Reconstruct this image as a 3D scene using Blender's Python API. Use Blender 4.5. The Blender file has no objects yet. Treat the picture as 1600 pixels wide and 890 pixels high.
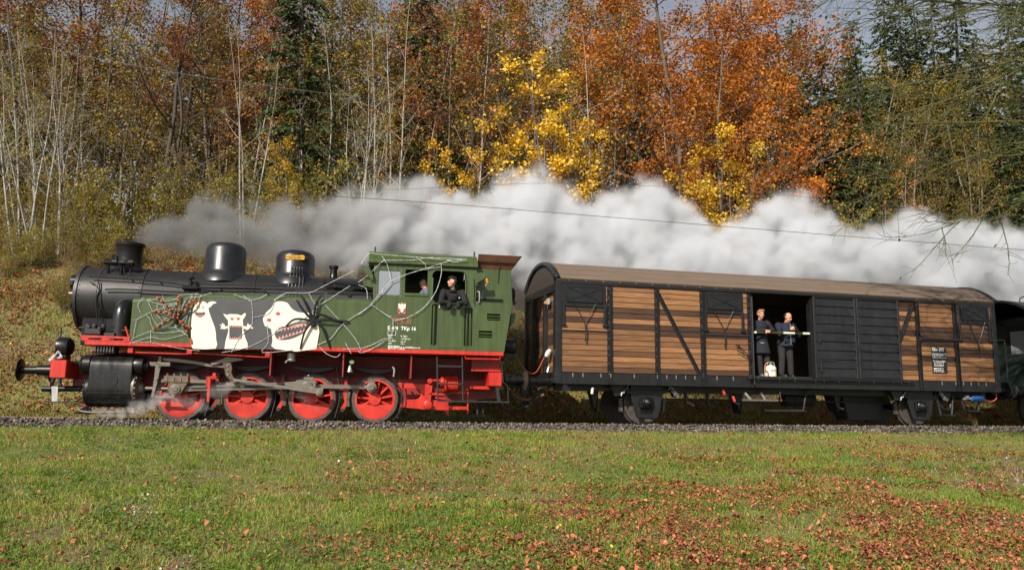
import bpy, bmesh, math, random
import numpy as np
from mathutils import Vector, Matrix, noise as mnoise

# ------------------------------------------------------------------ camera, world, sun, exposure
sc = bpy.context.scene
C = sc.collection
R = math.radians
PITCH = 0.104
CAM = Vector((0.0, 0.0, 1.199))
FPX = 1221.25                                    # focal length in pixels of the 1600 px wide photograph
cam_d = bpy.data.cameras.new('camera'); cam = bpy.data.objects.new('camera', cam_d); C.objects.link(cam)
cam_d.sensor_width = 36; cam_d.lens = 36 * FPX / 1600; cam_d.clip_start = .1; cam_d.clip_end = 3000
cam.location = CAM; cam.rotation_euler = (math.pi / 2 + PITCH, 0, 0)
sc.camera = cam

SUN_AZ, SUN_EL = R(27), R(37)                    # sun behind the camera, to the left
sdir = Vector((-math.sin(SUN_AZ) * math.cos(SUN_EL), -math.cos(SUN_AZ) * math.cos(SUN_EL), math.sin(SUN_EL)))
world = bpy.data.worlds.new('World'); sc.world = world; world.use_nodes = True
wn = world.node_tree.nodes; wl = world.node_tree.links
sky = wn.new('ShaderNodeTexSky'); sky.sky_type = 'NISHITA'; sky.sun_disc = False
sky.sun_elevation = SUN_EL; sky.sun_rotation = math.pi + SUN_AZ
sky.air_density = 1.0; sky.dust_density = 2.5; sky.ozone_density = 1.6; sky.altitude = 700
bg = wn['Background']; bg.inputs['Strength'].default_value = 0.06
hs = wn.new('ShaderNodeHueSaturation'); hs.inputs['Saturation'].default_value = .42; hs.inputs['Value'].default_value = 1.45   # thin high cloud greys the blue
wl.new(sky.outputs['Color'], hs.inputs['Color']); wl.new(hs.outputs[0], bg.inputs['Color'])
sun_d = bpy.data.lights.new('sun', 'SUN'); sun = bpy.data.objects.new('sun', sun_d); C.objects.link(sun)
sun_d.energy = 5.0; sun_d.angle = R(.53); sun_d.color = (1, .92, .80)
sun.rotation_euler = sdir.to_track_quat('Z', 'Y').to_euler()
sc.view_settings.view_transform = 'Standard'; sc.view_settings.look = 'None'
sc.view_settings.exposure = 0.42; sc.view_settings.gamma = 1
sc.render.engine = 'CYCLES'
cy = sc.cycles
cy.max_bounces = 8; cy.diffuse_bounces = 3; cy.glossy_bounces = 3; cy.transmission_bounces = 4
cy.volume_bounces = 4; cy.transparent_max_bounces = 16; cy.use_denoising = True
cy.volume_step_rate = 2.0; cy.volume_max_steps = 256; cy.sample_clamp_indirect = 6
rng = random.Random(7)
nr = np.random.default_rng(11)

# ------------------------------------------------------------------ measured poses of the vehicles
CANT, GRAD = 0.041, 0.024                        # track leans away from the camera and falls to the right
def pose(x, y, z, yaw, cant=CANT):
    return Matrix.Translation((x, y, z)) @ Matrix.Rotation(yaw, 4, 'Z') @ Matrix.Rotation(GRAD, 4, 'Y') @ Matrix.Rotation(-cant, 4, 'X')
ML = pose(-7.422, 18.062, 0, .185)
MG = pose(.683, 19.546, -.179, .259)
def ray(px, py):
    d = Vector((px - 800, FPX, 445 - py)); d.rotate(Matrix.Rotation(PITCH, 3, 'X')); return d
def on_plane(Mx, px, py, w):
    """length and height on a vehicle's own vertical plane, w metres out from its centre line"""
    iv = Mx.inverted(); c = iv @ CAM; d = iv.to_3x3() @ ray(px, py)
    t = (-w - c.y) / d.y; q = c + t * d
    return q.x, q.z
def LI(px, py, w): return on_plane(ML, px, py, w)
def GI(px, py, w): return on_plane(MG, px, py, w)
def LP(px, py, w): s, h = LI(px, py, w); return (s, w, h)
def GP(px, py, w): s, h = GI(px, py, w); return (s, w, h)

# ------------------------------------------------------------------ materials
MATS = {}
def mat(name, col, rough=.5, metal=0., var=.2, scale=3., bump=0., bscale=60., stretch=(1, 1, 1), col2=None, spec=.5, objvar=0., rvar=.12, grime=0., grime_col=(.05, .04, .03), coat=0., streak=0.):
    if name in MATS: return MATS[name]
    m = bpy.data.materials.new(name); m.use_nodes = True
    n = m.node_tree.nodes; l = m.node_tree.links; b = n['Principled BSDF']
    tc = n.new('ShaderNodeTexCoord'); mp = n.new('ShaderNodeMapping'); mp.inputs['Scale'].default_value = stretch
    l.new(tc.outputs['Object'], mp.inputs['Vector'])
    nz = n.new('ShaderNodeTexNoise'); nz.inputs['Scale'].default_value = scale; nz.inputs['Detail'].default_value = 6; nz.inputs['Roughness'].default_value = .65
    l.new(mp.outputs[0], nz.inputs['Vector'])
    rp = n.new('ShaderNodeValToRGB'); rp.color_ramp.elements[0].position = .3; rp.color_ramp.elements[1].position = .7
    a = tuple(max(0, c * (1 - var)) for c in col); d = col2 or tuple(min(1, c * (1 + var)) for c in col)
    rp.color_ramp.elements[0].color = (*a, 1); rp.color_ramp.elements[1].color = (*d, 1)
    l.new(nz.outputs['Fac'], rp.inputs[0]); out = rp.outputs[0]
    if objvar:
        oi = n.new('ShaderNodeObjectInfo'); mr = n.new('ShaderNodeMapRange'); mr.inputs[3].default_value = 1 - objvar; mr.inputs[4].default_value = 1 + objvar
        l.new(oi.outputs['Random'], mr.inputs[0]); hv = n.new('ShaderNodeHueSaturation'); l.new(mr.outputs[0], hv.inputs['Value']); l.new(out, hv.inputs['Color']); out = hv.outputs[0]
        off = n.new('ShaderNodeVectorMath'); off.operation = 'SCALE'; cmb = n.new('ShaderNodeCombineXYZ')
        mu = n.new('ShaderNodeMath'); mu.operation = 'MULTIPLY'; mu.inputs[1].default_value = 37.0; l.new(oi.outputs['Random'], mu.inputs[0])
        for k in range(3): l.new(mu.outputs[0], cmb.inputs[k])
        ad = n.new('ShaderNodeVectorMath'); l.new(tc.outputs['Object'], ad.inputs[0]); l.new(cmb.outputs[0], ad.inputs[1]); l.new(ad.outputs[0], mp.inputs['Vector'])
    if grime:
        n2 = n.new('ShaderNodeTexNoise'); n2.inputs['Scale'].default_value = scale * 2.3; n2.inputs['Detail'].default_value = 8; n2.inputs['Roughness'].default_value = .75
        l.new(tc.outputs['Object'], n2.inputs['Vector'])
        r2 = n.new('ShaderNodeValToRGB'); r2.color_ramp.elements[0].position = .52; r2.color_ramp.elements[1].position = .78
        r2.color_ramp.elements[0].color = (0, 0, 0, 1); r2.color_ramp.elements[1].color = (grime, grime, grime, 1)
        mx = n.new('ShaderNodeMixRGB'); l.new(n2.outputs['Fac'], r2.inputs[0]); l.new(r2.outputs[0], mx.inputs[0]); l.new(out, mx.inputs[1]); mx.inputs[2].default_value = (*grime_col, 1); out = mx.outputs[0]
    if streak:
        ms = n.new('ShaderNodeMapping'); ms.inputs['Scale'].default_value = (7, 7, .45); l.new(tc.outputs['Object'], ms.inputs['Vector']); n5 = n.new('ShaderNodeTexNoise'); n5.inputs['Scale'].default_value = 1.6; n5.inputs['Detail'].default_value = 6; l.new(ms.outputs[0], n5.inputs['Vector'])
        r5 = n.new('ShaderNodeValToRGB'); r5.color_ramp.elements[0].position = .3; r5.color_ramp.elements[1].position = .62; q5 = 1 - streak; r5.color_ramp.elements[0].color = (q5, q5 * .97, q5 * .93, 1); r5.color_ramp.elements[1].color = (1.04, 1.04, 1.03, 1); l.new(n5.outputs['Fac'], r5.inputs[0])
        x5 = n.new('ShaderNodeMixRGB'); x5.blend_type = 'MULTIPLY'; x5.inputs[0].default_value = 1; l.new(out, x5.inputs[1]); l.new(r5.outputs[0], x5.inputs[2]); out = x5.outputs[0]
    l.new(out, b.inputs['Base Color'])
    mr2 = n.new('ShaderNodeMapRange'); mr2.inputs[3].default_value = max(.02, rough - rvar); mr2.inputs[4].default_value = min(1, rough + rvar)
    l.new(nz.outputs['Fac'], mr2.inputs[0]); l.new(mr2.outputs[0], b.inputs['Roughness'])
    b.inputs['Metallic'].default_value = metal; b.inputs['Specular IOR Level'].default_value = spec
    if coat: b.inputs['Coat Weight'].default_value = coat; b.inputs['Coat Roughness'].default_value = .15
    if bump:
        n3 = n.new('ShaderNodeTexNoise'); n3.inputs['Scale'].default_value = bscale; n3.inputs['Detail'].default_value = 4
        l.new(mp.outputs[0], n3.inputs['Vector']); bp = n.new('ShaderNodeBump'); bp.inputs['Strength'].default_value = bump; bp.inputs['Distance'].default_value = .02
        l.new(n3.outputs['Fac'], bp.inputs['Height']); l.new(bp.outputs[0], b.inputs['Normal'])
    MATS[name] = m
    return m

# ------------------------------------------------------------------ mesh building in vehicle coordinates (length s, out w, height h)
def link(o, parent=None):
    C.objects.link(o)
    if parent is not None: o.parent = parent
    return o
def tag(o, label=None, cat=None, group=None, kind=None):
    if label: o['label'] = label
    if cat: o['category'] = cat
    if group: o['group'] = group
    if kind: o['kind'] = kind
    return o
def empty(name, Mx, label, cat, group=None):
    o = bpy.data.objects.new(name, None); C.objects.link(o); o.matrix_world = Mx; o.empty_display_size = .2
    return tag(o, label, cat, group)
def circ(r, n, ph=0.): return [(r * math.cos(ph + 2 * math.pi * k / n), r * math.sin(ph + 2 * math.pi * k / n)) for k in range(n)]
def rrect(a0, a1, b0, b1, r, n=4):
    pts = []
    for cx, cz, st in ((a1 - r, b1 - r, 0), (a0 + r, b1 - r, 1), (a0 + r, b0 + r, 2), (a1 - r, b0 + r, 3)):
        for k in range(n + 1):
            t = math.pi / 2 * (st + k / n); pts.append((cx + r * math.cos(t), cz + r * math.sin(t)))
    return pts

class MB:
    def __init__(s): s.v = []; s.f = []
    def add(s, vs, fs):
        o = len(s.v); s.v += [tuple(p) for p in vs]; s.f += [tuple(i + o for i in f) for f in fs]; return s
    def box(s, s0, s1, w0, w1, h0, h1):
        vs = [(a, b, c) for a in (s0, s1) for b in (w0, w1) for c in (h0, h1)]
        return s.add(vs, [(0, 1, 3, 2), (4, 6, 7, 5), (0, 4, 5, 1), (2, 3, 7, 6), (0, 2, 6, 4), (1, 5, 7, 3)])
    def prism(s, poly, axis, a, b):
        n = len(poly)
        def P(q, t): return (q[0], t, q[1]) if axis == 'w' else ((t, q[0], q[1]) if axis == 's' else (q[0], q[1], t))
        vs = [P(q, a) for q in poly] + [P(q, b) for q in poly]
        return s.add(vs, [tuple(range(n))[::-1], tuple(range(n, 2 * n))] + [(i, (i + 1) % n, n + (i + 1) % n, n + i) for i in range(n)])
    def tube(s, pts, r, n=6, caps=True, radii=None):
        pts = [Vector(p) for p in pts]; m = len(pts); base = len(s.v); prev = None
        for i, p in enumerate(pts):
            t = (pts[min(i + 1, m - 1)] - pts[max(i - 1, 0)])
            if t.length < 1e-9: t = Vector((1, 0, 0))
            t.normalize()
            if prev is None:
                u = t.cross(Vector((0, 0, 1)));
                if u.length < .05: u = t.cross(Vector((0, 1, 0)))
            else: u = prev - t * prev.dot(t)
            u.normalize(); prev = u; v = t.cross(u); rr = radii[i] if radii else r
            for k in range(n):
                a = 2 * math.pi * (k + .5) / n; s.v.append(tuple(p + u * (rr * math.cos(a)) + v * (rr * math.sin(a))))
        for i in range(m - 1):
            for k in range(n):
                a = base + i * n + k; b = base + i * n + (k + 1) % n; s.f.append((a, b, b + n, a + n))
        if caps:
            s.f.append(tuple(base + k for k in range(n))[::-1]); s.f.append(tuple(base + (m - 1) * n + k for k in range(n)))
        return s
    def cyl(s, p0, p1, r0, r1=None, n=20):
        return s.tube([p0, p1], r0, n, True, [r0, r0 if r1 is None else r1])
    def lathe(s, prof, o, d, n=28):
        """prof: (along, radius) pairs from origin o along direction d"""
        o = Vector(o); d = Vector(d).normalized()
        return s.tube2([o + d * a for a, r in prof], [r for a, r in prof], d, n)
    def tube2(s, cs, rs, d, n):
        u = d.cross(Vector((0, 0, 1)))
        if u.length < .05: u = d.cross(Vector((0, 1, 0)))
        u.normalize(); v = d.cross(u); base = len(s.v); m = len(cs)
        for c, r in zip(cs, rs):
            for k in range(n):
                a = 2 * math.pi * k / n; s.v.append(tuple(c + u * (r * math.cos(a)) + v * (r * math.sin(a))))
        for i in range(m - 1):
            for k in range(n):
                a = base + i * n + k; b = base + i * n + (k + 1) % n; s.f.append((a, b, b + n, a + n))
        if rs[0] > 1e-4: s.f.append(tuple(base + k for k in range(n))[::-1])
        if rs[-1] > 1e-4: s.f.append(tuple(base + (m - 1) * n + k for k in range(n)))
        return s
    def strip(s, path, w0, w1):
        """flat bar: path of (s,h) points with half-height th each, between w0 and w1"""
        up = []; dn = []
        for i, (x, z, t) in enumerate(path):
            a = path[max(i - 1, 0)]; b = path[min(i + 1, len(path) - 1)]; dx, dz = b[0] - a[0], b[1] - a[1]; L = math.hypot(dx, dz) or 1
            up.append((x - dz / L * t, z + dx / L * t)); dn.append((x + dz / L * t, z - dx / L * t))
        return s.prism(dn + up[::-1], 'w', w0, w1)
    def mesh(s, name, smooth=35, bevel=0, world=False):
        me = bpy.data.meshes.new(name)
        if world: me.from_pydata(s.v, [], s.f)
        else: me.from_pydata([(a, -b, c) for a, b, c in s.v], [], s.f)
        bm = bmesh.new(); bm.from_mesh(me)
        bmesh.ops.recalc_face_normals(bm, faces=bm.faces)
        if bevel:
            es = [e for e in bm.edges if len(e.link_faces) == 2 and e.calc_face_angle(0) > .6]
            bmesh.ops.bevel(bm, geom=es, offset=bevel, segments=1, affect='EDGES', clamp_overlap=True)
        bm.to_mesh(me); bm.free()
        if smooth: me.shade_smooth(); me.set_sharp_from_angle(angle=R(smooth))
        return me
    def build(s, name, m, parent=None, smooth=35, bevel=0, label=None, kind=None, world=False):
        me = s.mesh(name, smooth, bevel, world); me.materials.append(m)
        o = link(bpy.data.objects.new(name, me), parent)
        if label: o['label'] = label
        if kind: o['kind'] = kind
        return o

def curve_mesh(cu, name):
    o = bpy.data.objects.new('tmp', cu); C.objects.link(o)
    dg = bpy.context.evaluated_depsgraph_get(); me = bpy.data.meshes.new_from_object(o.evaluated_get(dg)); me.name = name
    bpy.data.objects.remove(o); bpy.data.curves.remove(cu)
    return me
def plate(name, loops, m, parent, w, th, bevel=.004, label=None):
    """flat plate in the (s,h) plane, its outer face at w, thickness th; the first loop is the outline, the others are holes"""
    cu = bpy.data.curves.new('tmp', 'CURVE'); cu.dimensions = '2D'; cu.fill_mode = 'BOTH'; cu.extrude = th / 2; cu.bevel_depth = bevel
    for lp in loops:
        sp = cu.splines.new('POLY'); sp.points.add(len(lp) - 1); sp.use_cyclic_u = True
        for p, q in zip(sp.points, lp): p.co = (q[0], q[1], 0, 1)
    me = curve_mesh(cu, name); me.transform(Matrix.Rotation(math.pi / 2, 4, 'X')); me.transform(Matrix.Translation((0, -(w - th / 2 - bevel), 0)))
    me.materials.clear(); me.materials.append(m)
    o = link(bpy.data.objects.new(name, me), parent)
    if label: o['label'] = label
    return o
def text(name, body, m, parent, s, h, w, size, sx=1., th=.0015, align='LEFT'):
    cu = bpy.data.curves.new('tmp', 'FONT'); cu.body = body; cu.size = size; cu.extrude = th; cu.resolution_u = 3; cu.align_x = align; cu.offset = size * .012
    me = curve_mesh(cu, name); me.transform(Matrix.Scale(sx, 4, (1, 0, 0))); me.transform(Matrix.Rotation(math.pi / 2, 4, 'X')); me.transform(Matrix.Translation((s, -w, h)))
    me.materials.clear(); me.materials.append(m)
    return link(bpy.data.objects.new(name, me), parent)
def smooth_path(pts, n=5):
    """Catmull-Rom through 3-D points"""
    P = [Vector(p) for p in pts]; out = []
    for i in range(len(P) - 1):
        a, b, c, d = P[max(i - 1, 0)], P[i], P[i + 1], P[min(i + 2, len(P) - 1)]
        for k in range(n):
            t = k / n; out.append(.5 * ((2 * b) + (c - a) * t + (2 * a - 5 * b + 4 * c - d) * t * t + (3 * b - a - 3 * c + d) * t ** 3))
    out.append(P[-1]); return [tuple(q) for q in out]
def copy_tree(o, parent=None):
    c = o.copy(); C.objects.link(c); c.parent = parent
    for ch in list(o.children): copy_tree(ch, c)
    return c

# palette
BLACK = mat('black_loco_paint', (.006, .006, .0065), .32, var=.35, scale=2.5, bump=.02, bscale=30, grime=.5, grime_col=(.03, .027, .025), spec=.35)
SMOKEBOX = mat('smokebox_black', (.011, .0105, .0105), .45, var=.35, scale=3, grime=.6, grime_col=(.05, .04, .034), stretch=(1, 1, .35), bump=.03, bscale=24)
CLAD = mat('boiler_cladding', (.011, .011, .0125), .5, var=.2, scale=2, grime=.4, grime_col=(.034, .032, .03), spec=.35)
GLOSS = mat('dome_black', (.011, .0115, .0135), .34, var=.3, scale=3, bump=.05, bscale=7, rvar=.12, grime=.35, grime_col=(.035, .032, .03))
CYLM = mat('cylinder_black', (.007, .007, .0075), .26, var=.5, scale=4, stretch=(2.2, 1, .35), bump=.02, bscale=3, rvar=.22, grime=.7, grime_col=(.06, .055, .05))
IRON = mat('dark_iron', (.014, .014, .015), .5, var=.4, scale=8, grime=.5, grime_col=(.04, .032, .027))
GREEN = mat('green_paint', (.052, .08, .024), .36, var=.14, scale=1.4, bump=.015, bscale=10, grime=.3, grime_col=(.06, .075, .042), coat=.1, streak=.28)
WHEELRED = mat('wheel_red', (.5, .026, .015), .45, var=.25, scale=3.5, grime=.75, grime_col=(.12, .03, .02), bump=.02)
RED = mat('red_paint', (.52, .026, .015), .38, var=.12, scale=2.5, grime=.4, grime_col=(.24, .04, .025), streak=.3)
DARKRED = mat('oily_red_frame', (.2, .014, .01), .5, var=.45, scale=2.2, grime=.7, grime_col=(.03, .01, .008))
STEEL = mat('oiled_steel', (.19, .168, .14), .42, metal=.5, var=.3, scale=7, grime=.8, grime_col=(.07, .05, .035), stretch=(.5, 1, 2))
TYRE = mat('tyre_steel', (.085, .072, .066), .5, metal=.3, var=.35, scale=9, grime=.5, grime_col=(.05, .035, .03))
RUST = mat('rusty_steel', (.12, .045, .022), .75, var=.4, scale=6, grime=.6, grime_col=(.05, .025, .016), bump=.08)
SHADE_BLACK = mat('shade_black', (.006, .006, .006), .9, var=.2)  # shade of slots and cab interior put into a near-black colour
WHITE = mat('white_lettering', (.78, .78, .75), .6, var=.06, scale=6)
GALV = mat('galvanised', (.38, .38, .37), .45, metal=.6, var=.25, scale=9)
YELLOW = mat('yellow_enamel', (.72, .36, .02), .4, var=.08, scale=9)
GLASS_D = mat('hazy_pane', (.2, .22, .25), .12, var=.15, scale=2, spec=.7, rvar=.06)
BRASS = mat('brass', (.42, .26, .09), .4, metal=.7, var=.2, scale=12)
# ------------------------------------------------------------------ the locomotive
def build_loco():
    T = empty('steam_locomotive', ML, 'green and black tank steam locomotive with red wheels at the head of the train', 'locomotive')
    B = lambda mb, n, m, p=T, **k: mb.build(n, m, p, **k)
    W = 1.42; HC = 2.68; BR = .72
    # --- boiler and smokebox
    o = B(MB().lathe([(-1.05, BR), (4.15, BR)], (0, 0, HC), (1, 0, 0), 48), 'boiler', CLAD)
    for s in (-.05, 1.35, 2.9): MB().lathe([(s - .035, BR + .001), (s - .03, BR + .012), (s + .03, BR + .012), (s + .035, BR + .001)], (0, 0, HC), (1, 0, 0), 48).build('boiler_band', CLAD, o)
    sb = B(MB().lathe([(-2.36, .74), (-1.02, .74)], (0, 0, HC), (1, 0, 0), 48), 'smokebox', SMOKEBOX)
    MB().lathe([(-2.52, 0), (-2.515, .2), (-2.47, .45), (-2.42, .58), (-2.40, .66), (-2.37, .66)], (0, 0, HC), (1, 0, 0), 40).build('smokebox_door', SMOKEBOX, sb)
    MB().lathe([(-2.40, .70), (-2.41, .75), (-2.34, .765), (-2.33, .74)], (0, 0, HC), (1, 0, 0), 48).build('front_ring', SMOKEBOX, sb)
    MB().lathe([(-1.98, .741), (-1.975, .75), (-1.93, .75), (-1.925, .741)], (0, 0, HC), (1, 0, 0), 48).build('smokebox_strap', SMOKEBOX, sb)
    mb = MB()
    for k in range(40):
        a = 2 * math.pi * k / 40
        for s in (-2.30, -1.07): mb.cyl((s, .735 * math.cos(a), HC + .735 * math.sin(a)), (s, .755 * math.cos(a), HC + .755 * math.sin(a)), .014, n=5)
    mb.build('rivet', SMOKEBOX, sb, kind='stuff')
    for h in (2.45, 2.95): MB().cyl((-2.46, .5, h), (-2.46, .72, h), .03, n=8).box(-2.5, -2.44, .3, .72, h - .04, h + .04).build('door_hinge', SMOKEBOX, sb)
    B(MB().prism([(-.62, 1.6), (-.62, 2.2), (.62, 2.2), (.62, 1.6)], 's', -2.2, -1.1), 'smokebox_saddle', BLACK, bevel=.02)
    # chimney
    cx = -1.53
    ch = B(MB().lathe([(3.28, .46), (3.33, .4), (3.40, .335), (3.47, .29), (3.6, .275), (3.9, .29), (3.93, .31), (4.0, .315), (4.01, .29), (3.95, .25), (3.4, .23)], (cx, 0, 0), (0, 0, 1), 40), 'chimney', BLACK)
    MB().lathe([(3.93, .3), (3.935, .325), (3.985, .33), (4.0, .318)], (cx, 0, 0), (0, 0, 1), 40).build('chimney_rim', BLACK, ch)
    # domes
    for nm, c, r, top, fl in (('sand_dome', .6, .455, 4.13, .62), ('steam_dome', 2.2, .45, 4.03, .6)):
        prof = [(3.15, fl), (3.30, fl - .04), (3.37, r + .05), (3.45, r), (top - .2, r), (top - .11, r - .03), (top - .05, r - .1), (top - .015, r - .22), (top, .001)]
        d = B(MB().lathe(prof, (c, 0, 0), (0, 0, 1), 44), nm, GLOSS)
        if nm == 'steam_dome':
            a0 = LI(447, 398, .42); a1 = LI(476, 406, .42)
            p = plate('warning_plate', [rrect(a0[0], a1[0], a1[1], a0[1], .04)], YELLOW, d, .462, .012, label='yellow enamel warning plate on the steam dome')
            ink = mat('black_print', (.04, .03, .02), .6)
            for k, (t, hh) in enumerate((('FAHRLEITUNG', .085), ('HOCHSPANNUNG LEBENSGEFAHR', .045), ('NICHT BERÜHREN', .012))):
                text('plate_lettering', t, ink, p, (a0[0] + a1[0]) / 2, a1[1] + hh, .465, .036, align='CENTER')
            for k in range(5):
                s = LI(455 + 4.2 * k, 432, .45)[0]
                pts = smooth_path([(s, .44, 3.50), (s, .5, 3.56), (s + .01, .52, 3.48), (s - .02 + .015 * k, .53, 3.30), (s - .04 + .02 * k, .6, 3.05), (s - .06 + .02 * k, .72, 2.8)])
                MB().tube(pts, .016, 6).build('sand_pipe', BLACK, d)
    # safety valve / whistle, turret
    wt = B(MB().lathe([(3.36, .13), (3.42, .1), (3.5, .085), (3.62, .085), (3.64, .11), (3.7, .11), (3.71, .07)], (3.1, 0, 0), (0, 0, 1), 20), 'safety_valve', BLACK)
    for k, (px, py) in enumerate(((523, 447), (565, 450), (546, 461))):
        s, h = LI(px, py, .62); B(MB().cyl((s, .58, h), (s, .72, h), .05, n=10).cyl((s - .22, .66, h), (s + .22, .66, h), .025, n=8), 'fitting', BLACK)
    for k, (a, b, r) in enumerate((((505, 441), (582, 445), .028), ((500, 452), (582, 458), .022), ((512, 458), (582, 461), .03), ((520, 448), (578, 452), .018))):
        B(MB().tube([LP(*a, .6 + .03 * k), LP(*b, .6 + .03 * k)], r, 8), 'cab_front_pipe', BLACK)
    # handrail and pipes along the boiler
    for path, w, r in (([(140, 432), (176, 434), (205, 436), (250, 440), (300, 447), (345, 451), (405, 452), (420, 460)], .74, .014),
                       ([(164, 452), (200, 452), (300, 457), (340, 456)], .80, .016),
                       ([(152, 436), (156, 450), (150, 470), (152, 505)], .76, .013), ([(140, 440), (150, 446), (158, 460), (154, 500)], .75, .011),
                       ([(300, 449), (400, 450), (450, 452), (500, 452)], .78, .012), ([(303, 444), (400, 446), (455, 447)], .76, .01),
                       ([(193, 418), (193, 428), (180, 432), (150, 433)], .55, .012), ([(203, 420), (206, 432), (230, 437)], .5, .012)):
        B(MB().tube(smooth_path([LP(x, y, w) for x, y in path], 4), r, 6), 'boiler_pipe', BLACK)
    for px, py in ((205, 436), (250, 440), (345, 451)):
        p = LP(px, py, .74); B(MB().cyl((p[0], .6, p[2] - .02), p, .014, n=6), 'handrail_knob', BLACK)
    # feed check valve on the boiler, by the tank front
    mb = MB(); p = LP(297, 449, .74); mb.cyl((p[0] - .16, .74, p[2]), (p[0] + .16, .74, p[2]), .05, n=10).cyl((p[0], .74, p[2]), (p[0], .74, p[2] + .2), .035, n=8).lathe([(0, .09), (.025, .09)], (p[0], .74, p[2] + .2), (0, 0, 1), 12)
    mb.cyl((p[0] + .1, .74, p[2]), (p[0] + .1, .74, p[2] + .12), .04, n=8)
    B(mb, 'clack_valve', BLACK)
    # injector and fittings beside the chimney
    mb = MB(); s0, h0 = LI(163, 409, .55); s1, h1 = LI(212, 409, .55); mb.cyl((s0, .55, h0), (s1, .55, h0), .055, n=10)
    for px, r in ((168, .05), (180, .085), (192, .07), (206, .1)): s = LI(px, 409, .55)[0]; mb.cyl((s - .05, .55, h0), (s + .05, .55, h0), r, n=12)
    s = LI(181, 409, .55)[0]; mb.cyl((s, .55, h0), (s, .55, h0 + .14), .045, n=8); mb.cyl((s + .12, .5, h0 - .3), (s + .12, .55, h0), .04, n=8); mb.cyl((s - .15, .5, h0 - .25), (s - .15, .55, h0), .03, n=8)
    B(mb, 'blower_valve', BLACK)
    # top headlamp on the smokebox
    mb = MB(); s, h = LI(123, 441, .0); mb.lathe([(-.17, .12), (-.15, .165), (.06, .165), (.1, .12)], (s + .02, 0, h), (1, 0, 0), 24); lp = B(mb, 'headlamp', BLACK)
    MB().lathe([(-.16, .12), (-.158, .001)], (s + .02, 0, h), (1, 0, 0), 24).build('lens', mat('lens', (.5, .5, .45), .1, var=.05), lp)
    MB().box(s - .15, s + .14, -.12, .12, h - .28, h - .24).box(s + .0, s + .14, -.1, .1, h - .25, h - .13).build('lamp_bracket', GALV, lp)
    # --- side tanks (both sides)
    for sg in (1, -1):
        poly = [(.70, 1.645), (W, 1.645), (W, 2.66), (W - .02, 2.70), (W - .1, 2.755), (.62, 2.775)]
        bm = MB(); sts = [-.98, .62, 4.055]; dz = [-.165, 0, 0]; n = len(poly)
        for k, (s, d) in enumerate(zip(sts, dz)):
            bm.v += [(s, sg * a, b + (d if b > 2.5 else 0)) for a, b in poly]
            if k: bm.f += [((k - 1) * n + i, (k - 1) * n + (i + 1) % n, k * n + (i + 1) % n, k * n + i) for i in range(n)]
        bm.f += [tuple(range(n)), tuple(range(2 * n, 3 * n))]
        tk = B(bm, 'side_tank', GREEN, smooth=24)
        if sg > 0:
            MB().box(-.945, -.935, W - .001, W + .004, 1.66, 2.5).build('tank_seam', GREEN, tk)
            MB().lathe([(0, .2), (.03, .2), (.05, .17)], (1.1, 1.05, 2.75), (0, 0, 1), 20).build('filler_lid', GREEN, tk)
    # steam pipe casing in front of the tank
    a = LI(178, 464, 1.05); b = LI(200, 524, 1.05)
    rp_ = (b[0] - a[0]) / 2; sp = B(MB().tube(smooth_path([((a[0] + b[0]) / 2, .45, a[1] - rp_ * .9), ((a[0] + b[0]) / 2, .7, a[1] - rp_ * .92), ((a[0] + b[0]) / 2, .92, a[1] - rp_ * 1.3), ((a[0] + b[0]) / 2, 1.0, a[1] - rp_ * 2.4), ((a[0] + b[0]) / 2, 1.0, b[1] - .05)], 5), rp_, 22), 'steam_pipe', CYLM, smooth=60)
    # --- cab side with its windows
    def win(x0, y0, x1, y1, r): a = LI(x0, y0, W); b = LI(x1, y1, W); return rrect(a[0], b[0], b[1], a[1], r)
    HW = [rrect(4.15, 4.65, 2.86, 3.43, .035), rrect(4.755, 5.275, 2.85, 3.47, .05), rrect(5.37, 6.165, 2.70, 3.475, .13, 6)]
    SL = [rrect(5.38, 5.52, 1.745, 2.70, .06), rrect(6.13, 6.33, 1.755, 2.635, .02)]
    out = [(4.06, 1.645), (6.40, 1.645), (6.40, 2.62), (6.34, 2.74), (6.34, 3.30), (6.40, 3.40), (6.40, 3.60), (4.06, 3.60)]
    cab = plate('cab_side', [out] + HW + SL, GREEN, T, W + .002, .03)
    out2 = [(a, b) for a, b in out]
    far = plate('cab_side', [out2], GREEN, T, -W + .03, .03)  # far side closed, its windows left out to keep the cab interior dark
    p = plate('fixed_pane', [rrect(4.13, 4.67, 2.84, 3.45, .03)], GLASS_D, T, W - .02, .012, bevel=.001)
    mb = MB()
    for k in range(9):
        for s, h in ((4.125, 2.86 + .07 * k), (4.675, 2.86 + .07 * k)) + (((4.14 + .065 * k, 3.455), (4.14 + .065 * k, 2.84)) if k % 2 == 0 else ()): mb.cyl((s, W, h), (s, W + .012, h), .008, n=5)
    mb.build('pane_bolt', GALV, cab, kind='stuff')
    MB().box(4.75, 5.30, W - .06, W + .025, 2.855, 2.925).build('window_ledge', GREEN, cab, bevel=.008)
    MB().tube(smooth_path([(5.385, W + .015, 3.3), (5.385, W + .015, 2.84), (5.43, W + .015, 2.74), (5.52, W + .015, 2.70), (6.0, W + .015, 2.70), (6.1, W + .015, 2.74), (6.15, W + .015, 2.84), (6.15, W + .015, 3.3)], 3), .018, 6).build('window_frame', GREEN, cab)
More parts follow.
